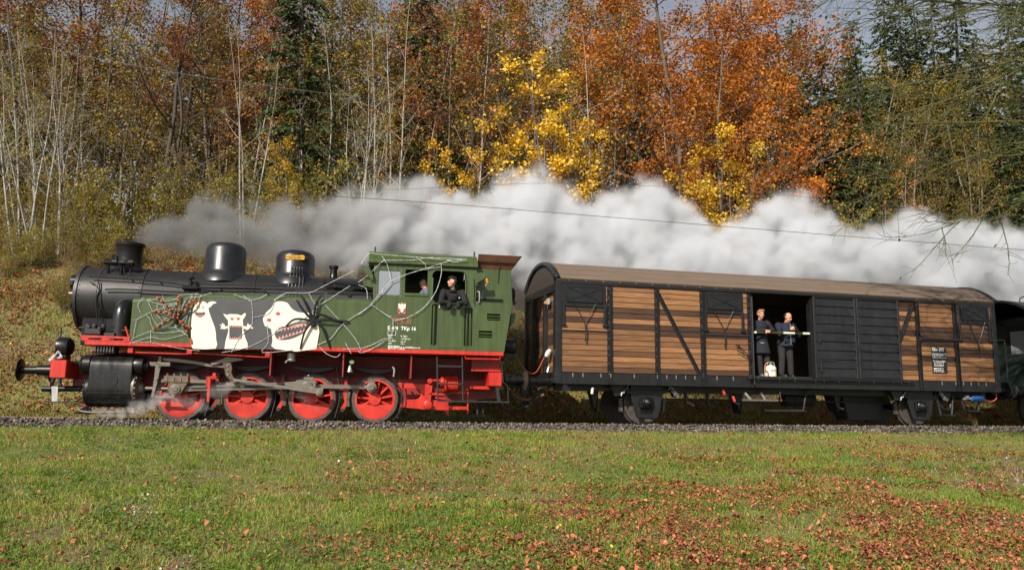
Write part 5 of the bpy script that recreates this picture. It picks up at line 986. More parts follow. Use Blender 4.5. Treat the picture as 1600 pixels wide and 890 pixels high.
# ------------------------------------------------------------------ trees, shrubs and the wood behind
TB = random.Random(5)
def rv(s=1.): return Vector((TB.gauss(0, s), TB.gauss(0, s), TB.gauss(0, s)))
def poly(p, d, L, n, wob, up):
    pts = [p.copy()]; d = d.normalized()
    for i in range(n): d = (d + rv(wob) + Vector((0, 0, up))).normalized(); p = p + d * (L / n); pts.append(p.copy())
    return pts
def at_t(pts, t):
    x = t * (len(pts) - 1); i = min(int(x), len(pts) - 2); f = x - i; return pts[i].lerp(pts[i + 1], f), (pts[i + 1] - pts[i]).normalized()
def grow(H, r0, stems=1, splay=.1, base=.25, limbs=14, limb_len=.35, limb_up=.5, l2=6, l2_len=.45, l3=4, l3_len=.5, wob=.08, leaf_per=10, leaf_sp=.22, taper=.15, twigs_only=False, lup=.03):
    mb = MB(); lp = []
    for s in range(stems):
        a = TB.uniform(0, 6.28); d = Vector((math.cos(a) * splay * TB.uniform(.3, 1), math.sin(a) * splay * TB.uniform(.3, 1), 1)); hs = H * TB.uniform(.8, 1.05) if stems > 1 else H
        p0 = Vector((math.cos(a) * .12 * stems ** .5, math.sin(a) * .12 * stems ** .5, -.3)) if stems > 1 else Vector((0, 0, -.3))
        tr = poly(p0, d, hs, 11, wob * .6, .02); rs = r0 * TB.uniform(.7, 1.1)
        mb.tube(tr, 0, 6, False, [rs * (1 - (1 - taper) * i / 11) for i in range(12)])
        nl = max(3, int(limbs / stems ** .6))
        for k in range(nl):
            t = base + (1 - base) * (k + TB.random()) / nl; p, td = at_t(tr, t); a = k * 2.4 + TB.uniform(-.5, .5); u = limb_up * TB.uniform(.5, 1.4)
            ld = Vector((math.cos(a), math.sin(a), u)); L = H * limb_len * (1.05 - .65 * (t - base) / (1 - base)) * TB.uniform(.6, 1.15); r1 = rs * (1 - (1 - taper) * t) * .5
            lb = poly(p, ld, L, 6, wob, lup); mb.tube(lb, 0, 4, False, [r1 * (1 - .8 * i / 6) for i in range(7)])
            for j in range(l2):
                t2 = .25 + .75 * (j + TB.random()) / l2; q, qd = at_t(lb, t2); bd = (qd + rv(.6) + Vector((0, 0, .15))).normalized(); L2 = L * l2_len * TB.uniform(.5, 1.1) * (1.15 - .5 * t2)
                b2 = poly(q, bd, L2, 4, wob * 1.3, .02); r2 = max(.006, r1 * (1 - .8 * t2) * .55); mb.tube(b2, 0, 3, False, [r2 * (1 - .7 * i / 4) for i in range(5)])
                for m in range(l3):
                    t3 = .2 + .8 * (m + TB.random()) / l3; w, wd = at_t(b2, t3); b3 = poly(w, wd + rv(.7), L2 * l3_len * TB.uniform(.5, 1.2), 2, .12, 0); r3 = max(.004, r2 * .5)
                    mb.tube(b3, 0, 3, False, [r3, r3 * .75, r3 * .4])
                    for _ in range(leaf_per): c, _d = at_t(b3, TB.random()); lp.append(c + rv(leaf_sp))
    return mb, np.array([tuple(q) for q in lp]).reshape(-1, 3)
def barkmat(name, a, b, sc=(1, 1, .25), s=6): return mat(name, a, .85, var=.2, scale=s, col2=b, stretch=sc, bump=.3, bscale=18)
BARK_P = barkmat('pale_bark', (.24, .22, .19), (.42, .40, .36)); BARK_G = barkmat('grey_brown_bark', (.075, .06, .045), (.17, .14, .105)); BARK_D = barkmat('dark_bark', (.03, .026, .022), (.08, .066, .052)); BARK_M = barkmat('mossy_bark', (.03, .034, .012), (.11, .112, .028), (1, 1, 1), 4); BARK_T = barkmat('twig_bark', (.11, .085, .055), (.24, .19, .13))
L_OR = leafmat('orange_leaves', [(0, (.2, .055, .012)), (.3, (.42, .13, .018)), (.6, (.6, .215, .024)), (.85, (.68, .31, .032)), (1, (.7, .43, .045))], trans=.35)
L_RD = leafmat('russet_leaves', [(0, (.12, .035, .016)), (.4, (.24, .07, .024)), (.75, (.36, .125, .035)), (1, (.42, .2, .045))], trans=.35)
L_YE = leafmat('yellow_leaves', [(0, (.36, .19, .02)), (.3, (.58, .35, .028)), (.7, (.72, .48, .04)), (1, (.74, .58, .1))], trans=.35)
L_YG = leafmat('yellow_green_leaves', [(0, (.09, .085, .016)), (.35, (.175, .155, .026)), (.7, (.3, .24, .035)), (.9, (.46, .33, .04)), (1, (.46, .21, .03))], trans=.35)
L_BR = leafmat('brown_leaves', [(0, (.13, .08, .022)), (.5, (.26, .165, .038)), (1, (.4, .27, .055))], trans=.3)
L_GO = leafmat('golden_olive_leaves', [(0, (.1, .085, .016)), (.35, (.22, .17, .026)), (.65, (.36, .25, .034)), (.85, (.5, .3, .036)), (1, (.5, .19, .028))], trans=.35)
L_SP = leafmat('spruce_needles', [(0, (.02, .034, .01)), (.5, (.045, .068, .018)), (.85, (.08, .1, .026)), (1, (.13, .13, .04))], trans=.1)
def leaf_mesh(pts, size, m, keep=1.0, clump=1.3):
    if keep < 1: pts = pts[nr.random(len(pts)) < keep]
    n = len(pts); a, b = rand_frames(n, .25); s = nr.uniform(.6, 1.2, n)[:, None] * size
    r = np.clip(.55 * vnoise(pts[:, 0] + pts[:, 2] * .7, pts[:, 1] + pts[:, 2] * .45, clump, 31) + .45 * nr.random(n), 0, 1)
    v = np.stack([pts - a * s * .6, pts + b * s * .42, pts + a * s * .6, pts - b * s * .42], 1).reshape(-1, 3)
    return np_mesh('crown', v, np.arange(4 * n).reshape(-1, 4), m, r, False)
def spruce(H, Rb, seed):
    mb = MB(); mb.tube([(0, 0, -.3), (.05, 0, H * .5), (0, .03, H)], 0, 7, False, [H * .014, H * .009, .01]); c, ax, bx, = [], [], []
    z = H * .1
    while z < H * .985:
        f = 1 - z / H; n = 6 + int(4 * f)
        for k in range(n):
            a = TB.uniform(0, 6.28); L = Rb * (f ** .8) * TB.uniform(.65, 1.1) + .12; d = Vector((math.cos(a), math.sin(a), TB.uniform(-.25, .1)))
            b = poly(Vector((0, 0, z + TB.uniform(-.1, .1))), d, L, 4, .05, -.06 + .03 * (1 - f)); mb.tube(b, 0, 3, False, [.018 * f + .006, .014 * f + .005, .01, .006, .004])
            for j in range(max(4, int(L * 19))):
                t = .12 + .88 * (j + TB.random()) / max(4, int(L * 19)); p, dd = at_t(b, t); side = dd.cross(Vector((0, 0, 1))).normalized() * TB.choice((-1, 1)); dr = (dd * TB.uniform(.3, .9) + side * TB.uniform(.2, 1) + Vector((0, 0, TB.uniform(-.75, -.05)))).normalized(); l_ = TB.uniform(.16, .36) * (.5 + .6 * f + .1)
                c.append(p + dr * l_ * .5); ax.append(dr * l_ * .5); q = dr.cross(rv()).normalized(); bx.append(q * TB.uniform(.035, .075))
        z += H * .016 + .05
    c, ax, bx = (np.array([tuple(v) for v in q]) for q in (c, ax, bx)); n = len(c); v = np.stack([c - ax, c + bx, c + ax, c - bx], 1).reshape(-1, 3)
    r = np.clip(.4 * vnoise(c[:, 0] * 2 + c[:, 2], c[:, 1] * 2 + c[:, 2], 1.2, 33) + .6 * nr.random(n), 0, 1)
    return mb, np_mesh('crown', v, np.arange(4 * n).reshape(-1, 4), L_SP, r, False)
PROTO = {}
def proto(kind, var):
    key = (kind, var)
    if key in PROTO: return PROTO[key]
    if kind == 'spruce': mb, cm = spruce(16, 3.3, var); bark = BARK_D; H = 16
    else:
        S = dict(
            beech=dict(H=14, r0=.2, stems=1, base=.22, limbs=20, limb_len=.36, limb_up=.35, l2=7, l3=5, leaf_per=12, leaf_sp=.2),
            russet=dict(H=15, r0=.17, stems=1, base=.3, limbs=17, limb_len=.32, limb_up=.45, l2=7, l3=5, leaf_per=9, leaf_sp=.24),
            golden=dict(H=14, r0=.14, stems=2, splay=.1, base=.2, limbs=20, limb_len=.28, limb_up=.6, l2=6, l3=4, leaf_per=8, leaf_sp=.22),
            maple=dict(H=10, r0=.1, stems=2, splay=.12, base=.15, limbs=16, limb_len=.24, limb_up=.6, l2=5, l3=4, leaf_per=6, leaf_sp=.16),
            birch=dict(H=12, r0=.062, stems=3, splay=.16, base=.3, limbs=16, limb_len=.22, limb_up=.95, l2=5, l3=3, leaf_per=2, leaf_sp=.12, wob=.06),
            pole=dict(H=13, r0=.058, stems=1, splay=.05, base=.3, limbs=16, limb_len=.2, limb_up=.9, l2=5, l3=3, leaf_per=3, leaf_sp=.15, wob=.05),
            oak=dict(H=14, r0=.13, stems=2, splay=.22, base=.18, limbs=18, limb_len=.42, limb_up=.8, l2=7, l3=4, leaf_per=3, leaf_sp=.2, wob=.1),
            bush=dict(H=4.2, r0=.03, stems=9, splay=.55, base=.1, limbs=30, limb_len=.34, limb_up=.8, l2=4, l3=3, leaf_per=4, leaf_sp=.14, wob=.09),
            brush=dict(H=5.5, r0=.028, stems=8, splay=.4, base=.15, limbs=28, limb_len=.3, limb_up=1.0, l2=4, l3=3, leaf_per=2, leaf_sp=.13, wob=.08))[kind]
        H = S['H']; mb, pts = grow(**S)
        lm, sz = dict(beech=(L_OR, .12), russet=(L_RD, .125), golden=(L_GO, .115), maple=(L_YE, .15), birch=(L_YG, .1), pole=(L_YG if var % 2 else L_OR, .12), oak=(L_BR, .12), bush=(L_YG, .1), brush=(L_BR if var % 3 == 0 else L_YG, .1))[kind]
        bark = dict(beech=BARK_G, russet=BARK_D, golden=BARK_T, maple=BARK_G, birch=BARK_P, pole=BARK_P if var % 2 == 0 else BARK_G, oak=BARK_D, bush=BARK_T, brush=BARK_T)[kind]
        cm = leaf_mesh(pts, sz, lm)
    tm = mb.mesh('trunk', 80, 0, True); tm.materials.append(bark)
    PROTO[key] = (tm, cm, H); return PROTO[key]
USED = {}
MARKS = [(-200, 'beyond the left edge'), (70, 'near the left edge'), (205, 'above the chimney'), (300, 'between the chimney and front dome'), (385, 'above the front dome'), (475, 'above the rear dome'), (560, 'just left of the cab'), (660, 'above the cab'), (770, 'above the coupling gap'), (870, 'above the front end of the wagon'), (980, 'above the front planks of the wagon'), (1100, 'above the diagonal brace of the wagon'), (1225, 'above the two men in the doorway'), (1340, 'above the black sliding door'), (1450, 'above the data board of the wagon'), (1560, 'near the right edge'), (1750, 'beyond the right edge')]
def place(kind, px, Yd, H, var, label=None, name=None, group=None, rot=None, cat='tree', dz=0):
    X_ = (px - 800) / FPX * (Yd * math.cos(PITCH) + .6)
    z = float(terrain(X_, Yd)); tm, cm, H_ = proto(kind, var); s = H / H_
    o = bpy.data.objects.new(name or kind, None); C.objects.link(o); o.location = (X_, Yd, z + dz); o.rotation_euler = (TB.uniform(-.03, .03), TB.uniform(-.03, .03), TB.uniform(0, 6.28) if rot is None else rot); o.scale = (s * TB.uniform(.92, 1.08),) * 2 + (s,); o.empty_display_size = .3
    link(bpy.data.objects.new('trunk', tm), o); link(bpy.data.objects.new('crown', cm), o)
    mk = min(MARKS, key=lambda q: abs(q[0] - px))[1]
    lb = f'{label} {mk}'; USED[lb] = USED.get(lb, 0) + 1
    if USED[lb] > 1: lb = f'{label} {("", "second", "third", "fourth", "fifth", "sixth", "seventh", "eighth", "ninth", "tenth", "eleventh", "twelfth", "thirteenth")[USED[lb] - 1]} one back {mk}'
    tag(o, lb, cat, group); return o
T_ = lambda k, px, Yd, H, v, lab, nm, g, **q: place(k, px, Yd, H, v, lab, nm, g, **q)
for px, Yd, H, v in ((150, 41, 15, 0), (215, 44, 16.5, 1), (270, 39, 13, 2), (430, 39, 14, 0), (500, 41, 15, 1), (575, 40, 14.5, 2), (640, 46, 17, 0), (690, 40, 14.5, 1), (740, 43, 16, 2), (790, 40, 14.5, 0), (835, 44, 16.5, 1), (60, 36, 11, 2), (180, 36, 10, 1), (345, 36, 10.5, 0), (610, 35, 9.5, 1), (760, 35, 9, 2), (1400, 44, 12.5, 1), (1470, 46, 13, 2), (1540, 42, 12, 0), (1600, 45, 15, 1), (1310, 44, 12, 2), (480, 35, 9, 2), (1440, 37, 8, 0), (1520, 36, 8.5, 1), (110, 40, 14, 2), (870, 38, 11, 0), (900, 42, 15.5, 1), (815, 47, 17, 2), (930, 39, 12, 2), (715, 38, 12, 0), (1340, 40, 12, 1)): place('golden', px, Yd, H, v, 'olive gold tree with thin stems', 'hazel_tree', 'olive gold trees on the hillside')
# far rows first: russet and orange crowns, spruces
for px, Yd, H, v in ((30, 35.5, 15, 0), (85, 38, 16.5, 1), (330, 35, 13.5, 0), (405, 36.5, 13.5, 1), (745, 36, 14, 1), (390, 45, 16.5, 1), (540, 46, 18, 1), (985, 46, 16, 0), (1330, 54, 14, 1), (-30, 43, 16, 1), (760, 48, 18, 0)): T_('russet', px, Yd, H, v, 'red brown beech tree', 'beech_tree', 'russet beeches on the hillside')
for px, Yd, H, v in ((468, 34.5, 17.5, 0), (650, 37, 16.5, 1), (705, 49, 16, 0), (1362, 40, 15.0, 0), (1425, 46, 19.5, 1), (1480, 50, 20, 1), (1640, 40, 18.5, 1), (20, 50, 17, 0), (1010, 38, 10.5, 1), (1285, 41, 13.5, 1), (880, 36, 6.0, 0), (1555, 43, 16, 0), (1250, 52, 18, 1), (1395, 51, 21, 0), (1450, 48, 19.5, 1), (1510, 47, 20, 0), (1590, 46, 20, 1), (1345, 54, 19, 1), (330, 52, 18, 1), (620, 52, 18, 0), (1120, 44, 15, 0)): T_('spruce', px, Yd, H, v, 'dark green spruce', 'spruce_tree', 'spruces on the hillside')
for px, Yd, H, v in ((1075, 35, 16, 0), (1180, 36.5, 16.5, 1), (1130, 33, 12.0, 1), (1225, 35, 13, 0), (1030, 37, 14, 0), (395, 40, 14, 1), (1135, 40, 18, 0), (965, 43, 16.5, 1), (1225, 40, 16, 1)): T_('beech', px, Yd, H, v, 'bright orange beech tree', 'beech_tree', 'orange beeches on the hillside')
for px, Yd, H, v in ((235, 33, 14, 0), (300, 37, 14, 1), (800, 37, 14, 0), (610, 38, 14.5, 1), (150, 38, 14.5, 1), (700, 37, 14, 0), (540, 38, 14, 1), (425, 38, 14, 0), (1420, 39, 9, 1)): T_('oak', px, Yd, H, v, 'dark spreading half bare tree', 'oak_tree', 'half bare dark trees')
for px, Yd, H, v in ((852, 31.5, 9.6, 0), (1085, 30.3, 7.4, 1), (1165, 30.6, 7.6, 0), (890, 32.5, 8.2, 1), (540, 42, 12, 0), (450, 31, 5.2, 1), (820, 33, 8, 1), (1125, 31.5, 8.2, 0), (700, 33, 6.8, 1)): T_('maple', px, Yd, H, v, 'bright yellow maple', 'maple_tree', 'yellow maples at the edge of the wood')
for px, Yd, H, v in ((35, 29.6, 9.8, 1), (62, 29.8, 9.2, 0), (95, 30, 8.8, 1), (385, 30.5, 9, 0), (558, 30.8, 8.8, 1), (38, 31.5, 9.5, 0), (72, 32, 9.5, 1), (105, 33, 9, 0), (560, 32.5, 8.5, 1), (590, 34, 12, 0), (492, 34, 11.5, 1), (1310, 31.5, 5.5, 0), (1350, 32.5, 5.8, 1), (445, 36, 12, 0)): T_('birch', px, Yd, H, v, 'pale stemmed many trunked birch', 'birch_tree', 'pale birches at the edge of the wood')
for px, Yd, H, v in ((388, 33, 10.5, 0), (620, 33, 12.5, 2), (655, 35, 12.5, 0), (700, 34, 13, 1), (740, 33, 13, 2), (775, 35.5, 13.5, 1), (930, 34, 12.5, 2), (962, 36, 13, 1), (345, 35, 12, 3), (160, 35, 12, 1), (205, 37, 12, 3), (520, 35, 12, 3), (830, 38, 13, 0), (1050, 34, 9.5, 2), (15, 34, 11.5, 3), (130, 37, 12, 2), (1210, 33, 8, 3), (1405, 34, 7.5, 2), (570, 37, 13, 1)): T_('pole', px, Yd, H, v, 'tall slender tree with sparse leaves', 'slender_tree', 'slender trees in the front of the wood')
# bushes and brush along the top of the bank
k = 0
for row, (Y0, hs) in enumerate(((28.4, (1.7, 2.6)), (30.2, (2.6, 3.9)), (32.6, (3.4, 4.8)))):
    for px in range(-30 + 25 * row, 1680, 74):
        p_ = px + TB.uniform(-22, 22); Yd = Y0 + .0035 * max(p_ - 300, 0) + TB.uniform(-.8, .8); kd = 'bush' if (k * 7 + row) % 5 < (2, 3, 3)[row] else 'brush'
        T_(kd, p_, Yd, TB.uniform(*hs), k % 4, ('low yellow green bush', 'yellow green hazel bush', 'tall yellow green bush')[row] if kd == 'bush' else ('low twiggy brown bush', 'bare twiggy bush', 'tall bare twiggy bush')[row], 'hazel_bush' if kd == 'bush' else 'twiggy_bush', 'bushes along the edge of the wood', cat='bush'); k += 1
# the dark green bush standing low on the bank at the left
T_('bush', 40, 27.2, 1.7, 2, 'dark green low bush on the open bank', 'bush', None, cat='bush'); T_('bush', 135, 27.6, 1.4, 1, 'small bush among the leaf litter', 'bush', None, cat='bush')
for k in range(34):
    p_ = TB.uniform(-20, 430) if k < 24 else TB.uniform(430, 1500); Yd = TB.uniform(24.8, 28.6) + .0035 * max(p_ - 300, 0); place(('bush', 'brush')[k % 2], p_, Yd, TB.uniform(.5, 1.3), k % 4, 'straggly bramble on the bank', 'bramble', 'brambles on the open bank', cat='bramble')
# far wood behind everything: one mass of foliage
n = 90000; px = nr.uniform(-250, 1850, n); Yd = nr.uniform(50, 66, n); X_ = (px - 800) / FPX * Yd; base = terrain(X_, Yd); top = 10.0 + 5.0 * vnoise(X_, np.zeros(n), 4.5, 41) + 3.5 * vnoise(X_, np.zeros(n), 1.8, 42); z = base + nr.random(n) ** .8 * top
a, b = rand_frames(n, .2); s = nr.uniform(.12, .25, n)[:, None]; c = np.stack([X_, Yd, z], -1)
FARL = leafmat('far_foliage', [(0, (.045, .055, .016)), (.35, (.11, .1, .024)), (.55, (.2, .13, .03)), (.75, (.3, .15, .03)), (1, (.3, .25, .045))], trans=.3)
r = np.clip(.75 * vnoise(X_ + z * .4, Yd + z * .5, 3.2, 43) + .3 * nr.random(n), 0, 1)
tag(np_mesh('far_wood', np.stack([c - a * s, c + b * s * .7, c + a * s, c - b * s * .7], 1).reshape(-1, 3), np.arange(4 * n).reshape(-1, 4), FARL, r), 'far autumn wood closing the view behind the trees', 'wood', kind='stuff')
# mossy tree on the near side of the line, right of the picture: its boughs hang into the view
def mossy():
    o = bpy.data.objects.new('mossy_tree', None); C.objects.link(o); base = Vector((13.9, 15.2, float(terrain(13.9, 15.2)))); o.location = base
    tag(o, 'mossy bare branches reaching in from a tree off the right edge', 'tree')
    mb = MB(); tr = poly(Vector((0, 0, -.3)), Vector((-.02, .02, 1)), 13, 10, .03, 0); mb.tube(tr, 0, 10, False, [.3 * (1 - .75 * i / 10) for i in range(11)]); lp = []
    for k in range(30):
        h = 5.4 + 7.0 * (k + TB.random()) / 30; p, _ = at_t(tr, min(.98, (h + .3) / 13)); a = math.pi + TB.uniform(-.75, .75) if k % 4 else TB.uniform(-1.2, 1.2); L = TB.uniform(4.2, 6.6) * (.78 + .04 * min(h, 9))
        lb = poly(p, Vector((math.cos(a), math.sin(a), TB.uniform(-.12, .3))), L, 9, .07, -.02); r1 = TB.uniform(.026, .048); mb.tube(lb, 0, 5, False, [r1 * (1 - .85 * i / 9) for i in range(10)])
        for j in range(22):
            t2 = .15 + .85 * (j + TB.random()) / 22; q, qd = at_t(lb, t2); b2 = poly(q, qd * .8 + rv(.45) + Vector((0, 0, .05)), L * .3 * TB.uniform(.4, 1.1) * (1.2 - .6 * t2), 5, .12, -.01); r2 = r1 * (1 - .8 * t2) * .5 + .004; mb.tube(b2, 0, 4, False, [r2 * (1 - .7 * i / 5) for i in range(6)])
            for m in range(9):
                w, wd = at_t(b2, .2 + .8 * TB.random()); b3 = poly(w, wd + rv(.6), TB.uniform(.2, .6), 3, .15, 0); mb.tube(b3, 0, 3, False, [.005, .004, .003, .002])
                if TB.random() < .05: lp.append(tuple(b3[-1]))
    tm = mb.mesh('trunk', 80, 0, True); tm.materials.append(BARK_M); link(bpy.data.objects.new('trunk', tm), o)
    cm = leaf_mesh(np.array(lp), .09, L_YG); link(bpy.data.objects.new('crown', cm), o)
mossy()
# overhead line: contact wire, carrier wire with droppers, feeder
WIREM = mat('wire', (.02, .02, .02), .5)
def wire(name, pts, Ys, label, r=.012):
    P = []
    for (px, py), Yd in zip(pts, Ys): d = ray(px, py); t = Yd / d.y; P.append(CAM + d * t)
    o = MB().tube(smooth_path([tuple(p) for p in P], 6), r, 5).build(name, WIREM, None, world=True); tag(o, label, 'wire'); return P
wire('contact_wire', [(-150, 262), (200, 283), (500, 305), (690, 318), (1000, 343), (1400, 375), (1700, 398)], [16.8, 17.6, 18.3, 18.8, 19.7, 21.5, 23.2], 'thin contact wire running low over the train', .007)
wire('carrier_wire', [(-150, 250), (200, 272), (560, 296), (900, 286), (1242, 306), (1402, 324), (1500, 333), (1700, 350)], [16.8, 17.6, 18.4, 19.4, 20.8, 21.5, 22, 23.2], 'carrier wire just above the contact wire', .0035)
p = ray(1402, 324) * (21.5 / ray(1402, 324).y) + CAM; q = ray(1405, 374.5) * (21.5 / ray(1405, 374.5).y) + CAM
dp = MB().tube([tuple(p), tuple(q)], .005, 5).lathe([(-.05, .001), (-.03, .03), (.02, .03), (.04, .001)], tuple(q), (0, 0, 1), 8).build('dropper', WIREM, None, world=True); tag(dp, 'short vertical dropper hanging between the two overhead wires', 'wire')
wire('feeder_line', [(-150, 22), (60, 73), (300, 118), (540, 150), (780, 180), (1000, 208), (1247, 243), (1494, 273), (1750, 300)], [24.5, 25, 25.5, 26, 26.5, 27, 27.5, 28, 28.5], 'dark feeder cable strung high across the front of the wood', .012)
# ------------------------------------------------------------------ people
SKIN = mat('skin', (.5, .25, .17), .5, var=.08, scale=14)
def ell(mb, c, r, n=14, m=9, rot=None):
    c = Vector(c); base = len(mb.v)
    for i in range(m + 1):
        t = math.pi * i / m; z = -math.cos(t); q = max(math.sin(t), 1e-3)
        for k in range(n):
            a = 2 * math.pi * k / n; p = Vector((r[0] * q * math.cos(a), r[1] * q * math.sin(a), r[2] * z))
            if rot: p = rot @ p
            mb.v.append(tuple(c + p))
    for i in range(m):
        for k in range(n): a = base + i * n + k; b = base + i * n + (k + 1) % n; mb.f.append((a, b, b + n, a + n))
    mb.f.append(tuple(base + k for k in range(n))[::-1]); mb.f.append(tuple(base + m * n + k for k in range(n)))
def limb(mb, pts, rads, n=10):
    mb.tube(pts, 0, n, True, list(rads))
    for p, r in zip(pts, rads): ell(mb, p, (r, r, r), 10, 6)
def fused(name, mb, m, parent, vox=.014, it=4, Mx=None):
    me = mb.mesh(name, 0); o = bpy.data.objects.new('tmp', me); C.objects.link(o)
    r = o.modifiers.new('r', 'REMESH'); r.mode = 'VOXEL'; r.voxel_size = vox; r.use_smooth_shade = True; s = o.modifiers.new('s', 'SMOOTH'); s.factor = .5; s.iterations = it
    dg = bpy.context.evaluated_depsgraph_get(); m2 = bpy.data.meshes.new_from_object(o.evaluated_get(dg)); bpy.data.objects.remove(o); bpy.data.meshes.remove(me)
    m2.name = name; m2.materials.clear(); m2.materials.append(m); m2.shade_smooth(); o = link(bpy.data.objects.new(name, m2), parent)
    if Mx is not None: o.matrix_world = Mx
    return o
def head_rot(yaw, pitch, tilt=0): return Matrix.Rotation(yaw, 3, 'Z') @ Matrix.Rotation(pitch, 3, 'X') @ Matrix.Rotation(tilt, 3, 'Y')
# in builder space x = right, y = out towards the camera, z = up; a head looks along +y before it is turned
def head(mb, c, Rm):
    c = Vector(c); P = lambda x, y, z: tuple(c + Rm @ Vector((x, y, z)))
    ell(mb, P(0, -.012, .03), (.076, .094, .098), rot=Rm); ell(mb, P(0, .02, -.045), (.058, .068, .07), rot=Rm); ell(mb, P(0, .045, -.09), (.036, .035, .03), rot=Rm)
    mb.tube([P(0, .075, .022), P(0, .105, -.02), P(0, .082, -.034)], 0, 8, True, [.01, .02, .014]); ell(mb, P(0, .07, .035), (.058, .022, .014), rot=Rm)
    for s in (-1, 1): ell(mb, P(s * .08, -.01, -.005), (.014, .024, .035), rot=Rm); ell(mb, P(s * .036, .06, -.025), (.026, .024, .022), rot=Rm)
    ell(mb, P(0, .077, -.062), (.028, .016, .011), rot=Rm)
def hand(mb, wrist, d, palm_n, curl=.6, k=1., g=1.):
    d = Vector(d).normalized(); nrm = Vector(palm_n); nrm = (nrm - d * nrm.dot(d)).normalized(); side = d.cross(nrm); w = Vector(wrist)
    limb(mb, [tuple(w), tuple(w + d * .05), tuple(w + d * .085)], [.026 * g, .034 * g, .036 * g])
    for i, L in enumerate((.068, .078, .073, .058)):
        b = w + d * .085 + side * ((i - 1.5) * .021); p1 = b + (d * math.cos(curl * .5) + nrm * math.sin(curl * .5)) * L * .5; p2 = p1 + (d * math.cos(curl * 1.5) + nrm * math.sin(curl * 1.5)) * L * .45
        limb(mb, [tuple(b), tuple(p1), tuple(p2)], [.0115 * g, .0105 * g, .009 * g], 7)
    b = w + d * .03 + side * -.032; p1 = b + (d * .6 - side * .7 + nrm * .35).normalized() * .04; p2 = p1 + (d * .9 + nrm * .4).normalized() * .034; limb(mb, [tuple(b), tuple(p1), tuple(p2)], [.014 * g, .012 * g, .01 * g], 7)
def shoe(mb, a, yaw):
    Rm = Matrix.Rotation(yaw, 3, 'Z'); a = Vector(a); ell(mb, tuple(a + Rm @ Vector((0, .07, .04))), (.045, .13, .042), rot=Rm); ell(mb, tuple(a + Rm @ Vector((0, -.01, .06))), (.04, .05, .055), rot=Rm); mb.tube([tuple(a + Rm @ Vector((0, -.05, .015))), tuple(a + Rm @ Vector((0, .18, .015)))], 0, 8, True, [.04, .04])
EYE = mat('eye_dark', (.02, .015, .012), .3); LIP = mat('lips', (.35, .12, .1), .5)
def face(root, c, Rm):
    c = Vector(c); P = lambda x, y, z: tuple(c + Rm @ Vector((x, y, z)))
    for s in (-1, 1):
        mb = MB(); ell(mb, P(s * .032, .074, .014), (.014, .009, .009), 8, 6, rot=Rm); mb.build('eye', EYE, root)
        mb = MB(); ell(mb, P(s * .034, .084, .036), (.022, .008, .006), 8, 6, rot=Rm); mb.build('eyebrow', mat('brow', (.12, .07, .04), .8), root)
    mb = MB(); ell(mb, P(0, .087, -.062), (.023, .008, .005), 8, 6, rot=Rm); mb.build('mouth', LIP, root)
